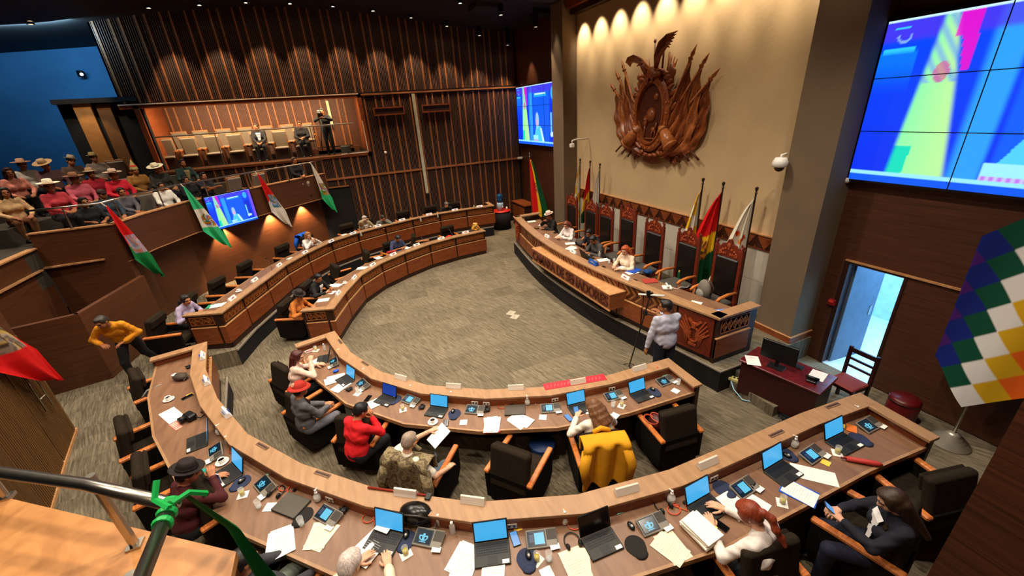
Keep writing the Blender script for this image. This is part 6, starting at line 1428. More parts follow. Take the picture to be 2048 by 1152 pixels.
L4=[('tea',(-1.13,8.199,0.753),NI,'glass of lemon tea in front of the pink blouse'),('glass',(-0.441,6.306,0.753),NI,'glass in front of the red helmet hat'),('tea',(0.186,5.499,0.753),NI,'tea glass in front of the dark blue laptop'),('tea',(2.14,4.72,0.753),NI,'tea glass left of the white sweater console'),('glass',(3.124,4.047,0.753),NI,'left one of the two glasses beside the white sweater'),('tea',(3.25,4.007,0.753),NI,'right one of the two glasses beside the white sweater'),('glass',(4.353,4.003,0.753),NI,'glass at the right end of the inner near desk'),('tea',(-1.753,4.363,1.153),NO,'lemon tea glass on a napkin at lower left'),('glass',(-1.553,4.087,1.153),NO,'empty glass left of the closed laptop'),('glass',(-1.104,3.64,1.153),NO,'empty glass right of the fanned sheets'),('tea',(-0.154,2.848,1.153),NO,'tea glass on a napkin at the bottom'),('tea',(0.956,2.254,1.153),NO,'left one of the two glasses at the bottom centre'),('glass',(1.057,2.206,1.153),NO,'right one of the two glasses at the bottom centre'),('tea',(4.602,1.854,1.153),NO,'tea glass below the rightmost laptop'),('tea',(3.465,1.691,1.153),NO,'tea glass right of the ponytailed woman'),
('bot',(-0.296,6.772,0.753),NI,'pump bottle right of the second laptop'),('bot2',(0.391,5.881,0.753),NI,'slim bottle above the console by the dark blue laptop'),('bot2',(0.96,5.394,0.753),NI,'slim bottle right of the coffee laptop'),('bot',(1.997,4.714,0.753),NI,'pump bottle behind the closed laptop'),('bot',(-0.693,7.73,0.753),NI,'bottle at the rail near the pink blouse'),('bot2',(-0.959,8.126,0.753),NI,'slim white bottle at the aisle end of the inner near desk'),('bot',(-2.226,5.676,1.153),NO,'pump bottle right of the leftmost laptop'),('bot2',(-2.065,5.37,1.153),NO,'slim bottle behind the teal mask'),('bot',(-0.946,3.894,1.153),NO,'pump bottle left of the yellow notes'),('bot2',(0.214,3.001,1.153),NO,'white capped bottle right of the black bag'),('bot2',(0.318,2.861,1.153),NO,'slim clear bottle left of the bottom centre laptop'),('bot',(1.377,2.467,1.153),NO,'pump bottle left of the black screened laptop'),('bot',(2.485,2.191,1.153),NO,'pump bottle left of the ponytail laptop'),('bot',(4.276,2.13,1.153),NO,'pump bottle above the blue folder pad'),('bot',(5.41,2.128,1.153),NO,'pump bottle in the right corner of the near desk'),
('cup',(0.552,4.996,0.753),NI,'white coffee cup on a saucer at the inner near desk'),('cup',(-3.162,6.975,1.153),NO,'white coffee cup on a saucer on the near desk at left'),('cup',(-2.082,5.051,1.153),NO,'white cup on a saucer beside the teal mask'),
('phone',(0.727,4.893,0.753),NI,'black phone lying right of the coffee cup'),('phonel',(2.404,4.148,0.753),NI,'phone with lit blue screen left of the white sweater'),('phone',(-0.298,6.069,0.753),NI,'black phone lying left of the red jumper sheet'),('phone',(-2.903,6.922,1.153),NO,'black phone on the near desk at left'),('phonel',(0.853,2.529,1.153),NO,'phone with pink lit screen at the bottom centre'),('phone',(2.72,1.785,1.153),NO,'phone right of the tall paper stack'),
('head',(1.339,2.266,1.153),NO,'black headset left of the black screened laptop'),('head',(2.37,2.188,1.153),NO,'black headset above the tall paper stack'),('head',(-1.385,4.219,1.153),NO,'black headset on the console at lower left'),('wire',(-0.562,6.461,0.753),NI,'tangle of black cable at the second console'),('wire',(0.48,5.413,0.753),NI,'tangle of black cable left of the coffee laptop'),('wire',(1.386,4.875,0.753),NI,'dark cable heap above the red folder'),('wire',(-0.677,3.626,1.153),NO,'tangle of black cable right of the console on the near desk'),('wire',(3.322,4.333,0.753),NI,'dark cable between the consoles right of the white sweater'),('wire',(-3.111,7.946,1.153),NO,'dark cable heap at the left end of the near desk'),('wire',(3.38,1.989,1.153),NO,'dark cable heap right of the ponytail console'),
('cab',(-0.246,6.741,0.756),NI,'orange cable loop right of the second laptop'),('cab',(1.624,4.842,0.753),NI,'orange cable loop above the closed laptop on the inner near desk'),('cab',(-1.31,4.257,1.153),NO,'orange cable loop at lower left'),('cab',(-0.447,3.403,1.153),NO,'orange cable loop left of the laptop at the bottom'),('cab',(0.451,2.886,1.153),NO,'orange cable loop left of the bottom centre laptop'),('cab',(2.442,2.102,1.153),NO,'orange cable loop by the ponytail laptop'),('cab',(1.453,2.4,1.153),NO,'orange cable loop by the black screened laptop'),('cab',(-1.985,5.232,1.153),NO,'orange cable loop right of the leftmost laptop')]
for k,p,fn,lb in L4: put(k,p,fn(p)+(15 if k!='cup' else 60),lb)
# name plates along the rails
LR=[('plate',(1.037,5.481,0.905),NI,'clear name holder above the coffee laptop'),('plate',(1.921,4.969,0.905),NI,'clear name holder above the closed laptop'),('plate',(3.949,4.477,0.905),NI,'clear name holder above the rightmost inner laptop'),('plate',(0.292,6.14,0.905),NI,'clear name holder with papers above the dark blue laptop'),('plate',(0.587,2.987,1.305),NO,'clear name holder above the bottom centre laptop'),('plate',(-0.035,3.393,1.305),NO,'clear name holder beside the red rod'),('plate',(2.069,2.397,1.305),NO,'clear name holder above the black screened laptop'),('plate',(3.063,2.291,1.305),NO,'clear name holder above the ponytail laptop'),('plateb',(-2.871,7.933,1.305),NO,'blue and white name card at the left end of the near rail'),('plateb',(-2.609,6.973,1.305),NO,'blue and white name card, second on the near rail at left'),('plateb',(-2.14,5.888,1.305),NO,'blue and white name card, third on the near rail at left'),
('slot',(-0.64,8.04,0.905),NI,'flat tag holder at the aisle end of the inner near rail'),('slot',(-0.243,6.939,0.905),NI,'flat tag holder above the second laptop'),('slot',(-1.577,4.933,1.305),NO,'flat tag holder above the teal mask'),('slot',(-0.869,4.099,1.305),NO,'flat tag holder above the closed laptop on the near rail'),('slot',(4.12,2.265,1.305),NO,'flat tag holder above the blue folder laptop'),('slot',(5.159,2.28,1.305),NO,'flat tag holder at the right end of the near rail'),
('plater',(3.101,16.315,1.305),FO,'red and white card between the patterned grey and black clad persons'),('plater',(4.215,16.407,1.305),FO,'red and white card right of the person in black'),('plater',(5.274,16.36,1.305),FO,'red and white card at the far right end of the far desk'),('plateb',(1.984,16.084,1.305),FO,'blue and white card right of the patterned grey person'),('plateb',(1.035,15.715,1.305),FO,'blue and white card in front of the beige jacket'),('plateb',(0.114,15.177,1.305),FO,'blue and white card left of the beige jacket'),('plateb',(-0.626,14.559,1.305),FO,'blue and white card below the blue jacket chair'),('plateb',(-1.398,13.726,1.305),FO,'blue and white card left of the fair haired woman'),('plateb',(-2.05,12.8,1.305),FO,'white name card below the television chair'),('plater',(-2.546,11.812,1.305),FO,'red and white card at the second empty far chair'),('plater',(-2.874,10.7,1.305),FO,'red and white card beside the green folder'),
('plateb',(2.967,14.026,0.905),FI,'blue card between the two right inner far chairs'),('plater',(3.953,14.245,0.905),FI,'red and white card at the right end of the inner far desk'),('plateb',(2.035,13.762,0.905),FI,'blue card right of the blue shirted man'),('plater',(1.152,13.17,0.905),FI,'red and white card left of the blue shirted man'),('plateb',(0.44,12.491,0.905),FI,'blue card in the middle of the inner far rail'),('plateb',(-0.15,11.646,0.905),FI,'blue card right of the black suited man'),('plateb',(-0.603,10.701,0.905),FI,'blue card in front of the black suited man')]
for k,p,fn,lb in LR: put(k,p,fn(p),lb,'name plates on the rails',.85)
# papers and microphones on the far desks
LF=[('sheet',(-0.976,10.869,0.755),FI,20,'big white sheet before the orange shawl'),('sheets',(-0.659,11.782,0.755),FI,-20,'white sheets before the black suited man'),('sheet',(-0.81,11.305,0.76),FI,0,'sheet between the orange shawl and the black suit'),('sheets',(0.176,12.869,0.755),FI,10,'white sheets in front of the empty sideways chair on the inner far desk'),('sheet',(0.715,13.612,0.755),FI,0,'white sheet left of the red bundle'),('sheets',(1.723,14.19,0.755),FI,0,'white sheets before the blue shirted man'),('sheets',(-3.202,10.907,1.155),FO,10,'white sheets on a green folder before the lilac shirt'),('sheet',(-1.8,13.885,1.155),FO,10,'white sheet left of the fair haired woman'),('sheet',(-1.008,15.053,1.155),FO,0,'white sheet before the fair haired woman'),('sheet',(0.893,16.579,1.155),FO,0,'white sheet before the patterned grey person'),('sheet',(-0.16,15.834,1.155),FO,0,'white cloth like papers right of the blue jacket chair'),('napkin',(3.837,14.628,0.755),FI,0,'white tissue at the right end of the inner far desk')]
for k,p,fn,dy,lb in LF: put(k,p,fn(p)+dy,lb)
for p,fn,lb in [((3.411,14.156,0.755),FI,'gooseneck microphone at the right end of the inner far desk'),((2.302,13.731,0.755),FI,'gooseneck microphone right of the blue shirted man'),((4.602,16.671,1.155),FO,'gooseneck microphone at the right end of the far desk'),((-2.256,12.78,1.155),FO,'gooseneck microphone at the tall empty far chair')]:
    put('mic',p,fn(p)+100,lb)
for p,lb in [((2.702,16.063,1.155),'small white bottle at the empty far chair'),((3.444,16.285,1.155),'small white bottle left of the person in black'),((5.192,16.899,1.155),'small white bottle at the right end of the far desk'),((2.228,13.715,0.755),'white bottle beside the inner far microphone'),((0.382,15.297,1.155),'white bottle left of the beige jacket'),((5.99,13.437,1.205),'white bottle at the far end of the dais')]:
    put('bot2',p,0,lb)
for p,lb in [((-2.919,11.647,1.155),'cup right of the green folder'),((-0.417,11.8,0.755),'cup before the black suited man')]: put('cup',p,0,lb)
# sockets on the inside of the near rails
def sock(PV,s,f,z,lb,fl):
    P=side(PV,s); N=normals(P,s); i=int(f); t=f-i; n=N[i]; p=(P[i][0]+(P[i+1][0]-P[i][0])*t+n[0]*.166,P[i][1]+(P[i+1][1]-P[i][1])*t+n[1]*.166,z); put('sock',p,fl(p)-0,lb,None)
for f,lb in ((3.85,'left socket above the closed laptop on the inner near desk'),(4.0,'second socket above the closed laptop'),(5.05,'socket left of the white sweater laptop'),(6.0,'socket at the rightmost inner laptop'),(2.4,'socket at the second laptop')): sock(INNN,-1,f,.805,lb,NI)
for f,lb in ((4.55,'socket above the closed laptop of the near desk'),(5.2,'socket at the laptop beside the grey haired person'),(6.2,'left socket at the bottom centre laptop'),(6.35,'second socket at the bottom centre laptop'),(7.15,'socket at the black screened laptop'),(8.4,'socket at the ponytail laptop')): sock(OUTN,-1,f,1.205,lb,NO)

# ---------------------------------------------------------------- dais things
def quick(name,label,cat,p,rz,parts,group=None):
    t=thing(name,label,cat,p,rz,group)
    for nm,mb,m,sm in parts: mb.build(nm,m,t,smooth=sm)
    return t
D=lambda p:90
for k,p,dy,lb in [('sheet',(6.168,13.214,1.205),0,'white sheet at the far end of the dais'),('sheets',(6.083,10.922,1.205),20,'spread sheets before the white sleeved woman on the dais'),('sheet',(5.989,10.178,1.205),-10,'white sheet between the woman and the grey shirted man on the dais'),('sheets',(5.785,9.749,1.205),10,'white sheets left of the silver laptop on the dais'),('sheet',(5.98,8.469,1.205),0,'white sheet right of the silver laptop'),('bluestack',(6.11,7.735,1.205),20,'blue folder before the auburn haired woman'),('sheet',(6.045,7.379,1.205),10,'white sheet under the second blue folder'),('sheet',(6.014,5.369,1.205),40,'narrow white slip at the near end of the dais')]:
    put(k,p,90+dy,lb)
put('lapo',(5.772,8.839,1.205),90-4,'laptop on the dais seen from behind its lid')
put('cup',(6.172,12.457,1.205),90,'white cup before the hatted man on the dais'); put('bot2',(6.07,8.738,1.205),0,'white cup like bottle right of the dais laptop'); put('glass',(5.968,8.164,1.205),0,'glass left of the blue folders on the dais'); put('glass',(6.117,8.155,1.205),0,'second glass left of the blue folders on the dais')
put('plateu',(5.286,7.852,1.43),90,'blue name board on the dais rail',None,1.1); put('plater',(5.376,6.718,1.43),90,'pink and white card on the dais rail right of the blue folders'); put('plater',(5.417,10.49,1.43),90,'pink card on the dais rail before the white sleeved woman'); put('plateb',(5.327,8.85,1.43),90,'white card on the dais rail left of the laptop')
put('wire',(6.169,11.406,1.205),90,'cups and cables on the dais before the white sleeved woman'); put('wire',(5.775,6.928,1.205),90,'dark cable by the red folder on the dais'); put('wire',(5.668,8.018,1.205),90,'dark cable left of the blue folders')
b=MB(); b.box(-.12,.12,-.16,.16,0,.012); quick('blue_folder','second blue folder lying on white sheets on the dais','folder',(6.17,7.425,1.215),104,[('cover',b,m_bl,0)])
b=MB(); b.box(-.12,.12,-.16,.16,0,.012); quick('red_folder','red folder on the dais right of the pink card','folder',(6.075,6.742,1.205),70,[('cover',b,mat('dull red cover','a83c30',.6),0)])
b=MB(); b.box(-.10,.10,-.14,.14,0,.008); b2=MB(); b2.box(-.07,.07,-.02,.09,.008,.0085); quick('blue_magazine','blue magazine at the near end of the dais','magazine',(6.175,4.898,1.205),70,[('cover',b,mat('pale blue magazine','5a82c8',.4),0),('picture',b2,mat('white magazine print','c8d4ea',.5),0)])
b=MB(); b.lathe([(.0,0),(.08,0),(.10,.05),(.095,.05),(.075,.01),(0,.01)],18); quick('woven_basket','brown woven basket before the hatted man','basket',(5.915,12.253,1.205),0,[('bowl',b,mat('woven basket','6a4a20',.8),1)])
b=MB(); b.box(-.09,.09,-.10,.10,0,.05,0,None,.015); b2=MB(); b2.tube([(-.10,0,.075),(-.05,0,.085),(.05,0,.085),(.10,0,.075)],[.028,.018,.018,.028],8); b3=MB(); b3.tube([(.0,-.1,.02),(-.05,-.2,.01),(.06,-.3,.01),(.02,-.42,.01),(.14,-.5,.01)],.006,6)
quick('telephone','cream desk telephone with trailing cord on the dais','telephone',(6.104,6.231,1.205),60,[('base',b,m_cup,0),('handset',b2,m_cup,1),('cord',b3,m_cup,1)])
b=MB(); b.ball((0,0,.22),(.17,.11,.23),16); b2=MB(); b2.ball((0,.10,.14),(.12,.05,.11),12); b3=MB(); b3.tube([(-.08,-.10,.08),(-.10,-.16,.25),(-.06,-.08,.42),(.06,-.08,.42),(.10,-.16,.25),(.08,-.10,.08)],.018,6)
quick('backpack','grey backpack on the throne chair nearest the camera','bag',(6.78,5.85,DZ0+.5),80,[('bag',b,mat('grey backpack cloth','7a7268',.85,bump=.2),1),('pocket',b2,mat('pale grey pocket','968e84',.85),1),('straps',b3,mat('dark strap','3a342c',.8),1)])
b=MB()
for k in range(9): b.ball((.06*math.sin(k*2.1),.05*math.cos(k*1.7),.03+.02*(k%3)),(.09,.06,.05),8)
quick('blue_jacket_bundle','crumpled blue jacket beside the auburn haired woman','jacket',(6.72,7.55,DZ0+.52),0,[('cloth',b,mat('royal blue cloth','1c4a8a',.85,bump=.3),1)])
# phone stand in front of the dais
t=thing('phone_tripod','black phone stand with a white light bar beside the standing man','tripod',(4.702,5.631,0))
q=(4.62,5.097,1.838); o=(4.702,5.631,0); d=Vector((q[0]-o[0],q[1]-o[1],q[2])); 
b=MB(); b.tube([(0,0,0),tuple(d*.45),tuple(d*.98)],[.012,.014,.012],8)
for k in range(3):
    a=2*PI*k/3; b.tube([tuple(d*.05),tuple(d*.05*0+Vector((.12*math.cos(a),.12*math.sin(a),.01)))],.008,6)
b.build('pole',M_BLACK,t,smooth=True)
b=MB(); b.box(-.03,.03,-.03,.03,-.06,.02,0,Matrix.Translation(d*.80)); b.tube([tuple(d*.78),tuple(d*.78+Vector((.1,-.1,-.02)))],.014,6); b.build('handle',M_BLACK,t)
b=MB(); b.box(-.05,.05,-.02,.02,-.03,.08,0,Matrix.Translation(d)@Matrix.Rotation(R(-30),4,'Z'),.01); b.box(-.07,.0,-.035,-.01,.02,.12,0,Matrix.Translation(d)@Matrix.Rotation(R(-30),4,'Z'),.01); b.build('gimbal',M_BLACK,t)
b=MB(); b.tube([tuple(d+Vector((-.12,.16,.0))),tuple(d+Vector((.14,-.20,.05)))],.017,8); b.build('light_bar',m_cup,t,smooth=True)
# floor boxes
for i,(p,lb) in enumerate((((3.524,9.078,0),'pale square floor box cover, far one of two'),((3.531,8.827,0),'pale square floor box cover, near one of two'))):
    b=MB(); b.box(-.12,.12,-.10,.10,0,.008,0,None,.004); b2=MB(); b2.box(-.03,-.01,-.01,.01,.008,.010)
    quick('floor_box',lb,'floor box',p,40,[('cover',b,mat('pale floor cover','b0a48e',.6),0),('latch',b2,M_BLACK,0)],'floor boxes in the carpet')
# water dispenser on a round red table
p=(6.544,17.159,0); b=MB(); b.lathe([(0,.80),(.42,.80),(.42,.83),(0,.83)],28); b2=MB(); b2.lathe([(.40,.02),(.40,.80)],28); b2.lathe([(.42,.0),(.42,.02),(0,.02)],28)
quick('round_table','round table with red top and black skirt by the slatted wall','table',p,0,[('tabletop',b,mat('bright red table top','d02a1c',.4),1),('skirt',b2,mat('black skirt cloth','120d0c',.9),1)])
p2=(p[0]-.03,p[1],.83); b=MB(); b.lathe([(0,.0),(.15,0),(.15,.30),(.13,.36),(0,.36)],20); b2=MB(); b2.lathe([(.05,.34),(.06,.38),(.135,.42),(.14,.46),(.13,.50),(.14,.54),(.13,.58),(.14,.62),(.13,.70),(.06,.74),(0,.75)],20); b3=MB(); b3.box(-.02,.02,-.19,-.14,.16,.2)
quick('water_dispenser','water dispenser with blue bottle on the red round table','water dispenser',p2,20,[('body',b,mat('pale blue dispenser','a8c4d8',.35),1),('water_bottle',b2,mat('blue water bottle','1c5a8c',.15,trans=.4),1),('tap',b3,M_WHITE,0)])
b=MB(); b.lathe([(0,0),(.04,0),(.035,.14),(0,.14)],12); quick('paper_cups','stack of white cups beside the water dispenser','cup',(p[0]+.24,p[1]-.1,.83),0,[('cups',b,m_cup,1)])
b=MB(); b.box(-.7,.7,-.25,.25,0,1.05); b2=MB(); b2.box(-.74,.74,-.29,.29,1.05,1.09); b3=MB(); b3.box(-.62,-.03,-.27,-.25,.15,.95); b3.box(.03,.62,-.27,-.25,.15,.95)
quick('side_cabinet','dark brown cabinet in the far corner left of the big pole flag','cabinet',(7.55,16.9,0),-90,[('body',b,W_DARK,0),('top',b2,W_PANEL,0),('door',b3,W_PANEL,0)])
# operator table, monitor, chair
tx=(5.889,3.566,0.75); TRZ=-12
m_ma=wood('mahogany table top','4a1014','6a1a1c',(3,3,1),rough=.25); m_mk=wood('mahogany table side','2a0a0a','3c0f10',(1,1,6),rough=.35)
TP=(6.22,3.52,0)
b=MB(); b.box(-.62,.62,-.33,.33,.72,.76,0,None,.01); b2=MB(); b2.box(-.58,-.54,-.30,.30,0,.72); b2.box(.54,.58,-.30,.30,0,.72); b2.box(-.54,.54,-.30,-.27,.1,.72)
quick('operator_table','dark red wooden table with a monitor below the open door','table',TP,-78,[('tabletop',b,m_ma,0),('panel',b2,m_mk,0)])
def onT(x,y,z): a=R(-78); return (TP[0]+x*math.cos(a)-y*math.sin(a),TP[1]+x*math.sin(a)+y*math.cos(a),z)
b=MB(); b.box(-.27,.27,-.02,.02,.12,.46,0,None,.008); b2=MB(); b2.box(-.12,.12,-.09,.09,0,.012); b2.box(-.03,.03,.0,.03,.01,.25)
quick('monitor','black monitor seen from behind on the dark red table','monitor',onT(-.12,-.10,.76),-78+4,[('screen_housing',b,M_BLACK,0),('stand',b2,M_BLACK,0)])
b=MB(); b.box(-.2,.2,-.06,.06,0,.02,0,None,.004); b2=MB(); b2.box(-.19,.19,-.05,.05,.02,.026); quick('keyboard','black keyboard before the monitor','keyboard',onT(-.02,.16,.76),-78,[('base',b,M_BLACK,0),('keys',b2,m_key,0)])
put('sheet',onT(.40,.16,.762),-60,'white papers beside the black phone set on the dark red table'); put('sheet',onT(-.46,-.18,.762),-30,'white paper leaning behind the monitor')
b=MB(); b.box(-.07,.07,-.08,.08,0,.04,0,None,.01); b2=MB(); b2.tube([(-.09,.0,.06),(.09,0,.06)],[.025,.025],8); quick('telephone','black telephone on the dark red table','telephone',onT(.40,-.08,.76),-70,[('base',b,M_BLACK,0),('handset',b2,M_BLACK,1)])
cp=(7.15,3.05,0); t=thing('wooden_chair','dark wooden chair with red seat behind the dark red table','chair',cp,88)
m_ch=wood('dark chair wood','1c0a08','30110d',(3,3,5),rough=.3)
for x,y,h in ((-.2,-.2,1.0),(.2,-.2,1.0),(-.2,.2,.45),(.2,.2,.45)):
    b=MB(); b.box(x-.022,x+.022,y-.022,y+.022,0,h); b.build('leg',m_ch,t)
b=MB(); b.box(-.2,.2,-.215,-.185,.90,.98); b.box(-.2,.2,-.21,-.19,.76,.80); b.box(-.2,.2,-.21,-.19,.62,.66); b.build('backrest',m_ch,t)
b=MB(); b.box(-.2,.2,-.19,.19,.38,.43); b.build('seat_frame',m_ch,t); b=MB(); b.box(-.21,.21,-.20,.22,.43,.48,0,None,.02); b.build('seat',mat('dull red seat cushion','7a2c24',.7),t,bev=.01)
b=MB(); b.box(-.2,.2,-.16,.16,0,.16,0,None,.01); b2=MB(); b2.box(-.17,.17,-.17,-.16,.04,.12); quick('equipment_box','grey electronic unit on the dais step behind the table','electronics',(6.15,4.05,.2),-10,[('housing',b,mat('grey unit housing','5a5650',.5),0),('front',b2,M_BLACK,0)])
b=MB(); b.box(-.25,.25,-.2,.2,0,.10,0,None,.01); b2=MB(); b2.box(-.24,.24,-.21,-.2,.02,.08); quick('equipment_box','low black unit beside the grey one on the dais step','electronics',(6.6,3.9,.2),-10,[('housing',b,M_BLACK,0),('front',b2,mat('dark unit front','2a2824',.4),0)])
b=MB(); b.box(-.05,.05,-.17,.17,0,.06,0,None,.01); b2=MB()
for k in range(5): b2.box(-.02,.02,-.14+.06*k,-.11+.06*k,.06,.066)
b3=MB(); b3.tube([(0,.17,.03),(.02,.25,.2),(.0,.3,.26)],.01,6)
quick('power_strip','yellowish power strip on the dais step','power strip',(5.863,4.224,0.2),25,[('body',b,mat('yellowish plastic','d8cc80',.5),0),('outlet',b2,M_BLACK,0),('cord',b3,M_WHITE,1)])
b=MB(); b.tube([Vector(v) for v in ((0,0,.22),(-.06,-.12,.14),(-.04,-.3,.03),(.15,-.48,.012),(.38,-.42,.012),(.45,-.2,.012),(.5,-.1,.2))],.012,8); quick('network_cable','pale blue cable looping from the power strip to the table','cable',(5.806,4.153,0.2)[:2]+(0,),0,[('cord',b,mat('pale blue cable','9cc4d4',.5),1)])
b=MB(); g=np.random.default_rng(4); b.tube([(g.uniform(-.15,.15),g.uniform(-.15,.15),.01+.08*g.random()) for _ in range(24)],.009,6); quick('cable_heap','heap of black cables on the floor beside the dark red table','cables',(5.95,3.15,0),0,[('cord',b,M_BLACK,1)])
b=MB(); b.lathe([(0,0),(.19,0),(.2,.03),(.2,.40),(.17,.44),(0,.45)],24); b2=MB(); b2.lathe([(.202,.36),(.202,.40)],24); quick('round_stool','round dark red leather stool by the brown wall','stool',(7.53,2.428,0),0,[('body',b,mat('dark red leather','5a0f0f',.35),1),('band',b2,mat('dark red piping','3a0808',.4),1)])
# wiphala on its stand
wp=(7.594,1.815,0); t=thing('wiphala_flag','big multicoloured checkered flag on a ribbed steel stand at the right','flag',wp)
b=MB(); b.lathe([(0,0),(.23,0),(.235,.02),(.20,.045),(.205,.06),(.16,.085),(.165,.10),(.12,.125),(.125,.14),(.08,.165),(.085,.18),(.03,.21),(0,.21)],26); b.build('base',mat('ribbed pale steel','c8c0b0',.35,metal=.6),t,smooth=True)
b=MB(); b.tube([(0,0,.2),(0,0,3.75)],.02,10); b.ball((0,0,3.78),.035,10); b.build('pole',M_STEEL,t,smooth=True)
WPAL={0:'e8e4e0',-1:'d8a81c',-2:'e8641c',-3:'b01c2c',-4:'5a1c7c',-5:'16288c',-6:'0c5a3a',1:'0c4a34',2:'142478',3:'4a1c70',4:'b01c2c',5:'e8641c',6:'d8a81c'}
def wcol(u,v): return hexc(WPAL[min(6,int(v*7))-min(6,int(u*7))])
def wpos(u,v):
    L=7*(v-u); a=L; x=-.06
    if L>2.6: a=2.6-.35*(L-2.6); x+=.10*(L-2.6)
    z=.70+7*(.200*u+.218*v)
    return Vector((x-.05*math.sin(L*1.3+z*1.2)-.03*abs(L)*(L<0), .02+.19*a, z))
paintgrid('cloth',84,84,wpos,wcol,M_FLAG,t,smooth=True)
# things left on chairs
def drape(name,label,p,rz,m,w=.62,front=.25,backl=.62,seed=0,coat=True):
    t=thing(name,label,'jacket',p,rz); g=np.random.default_rng(seed)
    def pos(u,v):
        x=(u-.5)*w*(1+.18*max(0,v-.35)); L=front+backl+.16; d=v*L
        if d<front: y=.035+.02*math.sin(u*8); z=1.025-(front-d)
        elif d<front+.16: k=(d-front)/.16; y=.035-.19*k; z=1.035+.012*math.sin(PI*k)
        else: k=d-front-.16; y=-.16-.03*math.sin(u*15+k*3)-.10*k*.6; z=1.03-k
        e=.05*math.sin(u*PI*5+1)*(v>.8)*(v-.8)*5
        return Vector((x,y-.27+.0,z-e-.02*abs(u-.5)))
    o=paintgrid('cloth',26,44,pos,lambda u,v:(1,1,1),m,t); s_=o.modifiers.new('Solidify','SOLIDIFY'); s_.thickness=.022
    for s in (-1,1): b=MB(); b.tube([(s*w*.42,-.42,.94),(s*w*.52,-.50,.74),(s*w*.47,-.50,.50)],[.07,.065,.055],10); b.build('sleeve',m,t,smooth=True)
    b=MB(); b.tube([(-.12,-.20,1.05),(0,-.17,1.075),(.12,-.20,1.05)],[.03,.035,.03],8); b.build('collar',m,t,smooth=True)
    return t
c3=(2.552,3.635,0,-17.1); drape('yellow_jacket','mustard yellow jacket draped over the chair of the white sweater',c3[:3],c3[3],mat('mustard jacket cloth','d8960e',.85,var=.1,bump=.25),.60,.2,.62)
def camo():
    m,nt,b=newmat('olive patterned cloth'); tc=nt.nodes.new('ShaderNodeTexCoord'); n=nt.nodes.new('ShaderNodeTexNoise'); n.inputs['Scale'].default_value=16; n.inputs['Detail'].default_value=3; nt.links.new(tc.outputs['Object'],n.inputs['Vector']); r=nt.nodes.new('ShaderNodeValToRGB'); r.color_ramp.interpolation='CONSTANT'; e=r.color_ramp.elements; e[0].color=col(hexc('5a4c34')); e[1].position=.47; e[1].color=col(hexc('8a7a58')); q=e.new(.58); q.color=col(hexc('6e6044')); nt.links.new(n.outputs['Fac'],r.inputs['Fac']); nt.links.new(r.outputs['Color'],b.inputs['Base Color']); b.inputs['Roughness'].default_value=.9; return m
c4=(0.288,4.446,0,-40.1); drape('camouflage_jacket','olive camouflage jacket hung over the grey haired man\'s chair',c4[:3],c4[3],camo(),.66,.2,.66)
q=segpos(OUTF,1,5.0,1.12,TZ,0); drape('blue_jacket','bright blue jacket over a far chair right of the fair haired woman',q[:3],q[3],mat('bright blue jacket cloth','1464d8',.8,bump=.2),.45,.3,.3)
c2=(3.742,3.553,0,-6.9); a=R(c2[3]); hb=(c2[0]-.27*math.cos(a),c2[1]-.27*math.sin(a),.655)
b=MB(); b.ball((.10,.02,-.02),(.10,.15,.11),12); b2=MB(); b2.tube([(.09*math.cos(x)-.02,.11*math.sin(x),.05+.05*math.sin(x*.5)) for x in np.linspace(0,2*PI,16)],.012,6); b2.tube([(.09+.07*math.cos(x),.02+.11*math.sin(x),.07) for x in np.linspace(0,2*PI,16)],.010,6)
quick('red_handbag','dark red handbag with looped handles on the rightmost inner chair','bag',hb,c2[3],[('bag',b,mat('dark red bag leather','4a1a16',.5),1),('handles',b2,mat('brick red handle','a8402a',.4),1)])
c=(-3.604,7.824,0.4,-63.6); a=R(c[3]); hb=(c[0]+.3*math.cos(a),c[1]+.3*math.sin(a),TZ+.66)
b=MB(); b.ball((0,-.05,-.05),(.08,.17,.12),12); b.ball((.02,.0,-.16),(.06,.12,.10),10); b2=MB(); b2.tube([(-.02,.2,.02),(-.06,.05,.07),(-.05,-.15,.06),(0,-.24,.0)],.016,6); b2.tube([(.02,.18,.02),(-.0,.02,.09),(.0,-.16,.07)],.013,6)
quick('dark_bag','dark grey bag with pale strap on the arm of a left chair','bag',hb,c[3],[('bag',b,mat('dark grey bag cloth','3e3a36',.8),1),('straps',b2,mat('grey strap','8a8684',.6),1)])
# bundles on the far desks
b=MB()
for k in range(10): b.ball((.10*math.sin(k*2.3),.06*math.cos(k*1.9),.03+.015*(k%3)),(.10,.05,.035),8)
quick('red_cloth_bundle','red jacket bundle on the desk left of the blue shirted man','jacket',(1.181,13.908,0.755),10,[('cloth',b,mat('red wool cloth','a82c24',.9,bump=.3),1)])
b=MB()
for k in range(6): b.ball((.07*math.sin(k*2.3),.04*math.cos(k*1.9),.03),(.07,.04,.03),8)
quick('red_pouch','small red pouch at the right end of the inner far desk','pouch',(3.403,14.618,0.755),0,[('cloth',b,mat('bright red cloth','d83020',.8),1)])
b=MB(); g=np.random.default_rng(8)
for k in range(16): b.tube([(0,0,.12),(g.uniform(-.09,.09),g.uniform(-.09,.09),.24),(g.uniform(-.18,.18),g.uniform(-.16,.16),.06),(g.uniform(-.2,.2),g.uniform(-.18,.18),.01)],.014,5)
b2=MB(); b2.ball((0,0,.17),(.09,.09,.10),10); quick('yellow_flower_bundle','yellow woven bundle with hanging strands at the end of the inner far desk','bundle',(4.424,14.481,0.905),0,[('strands',b,mat('golden yarn','d8a03c',.8),1),('knot',b2,mat('pale golden yarn','e8c070',.8),1)])
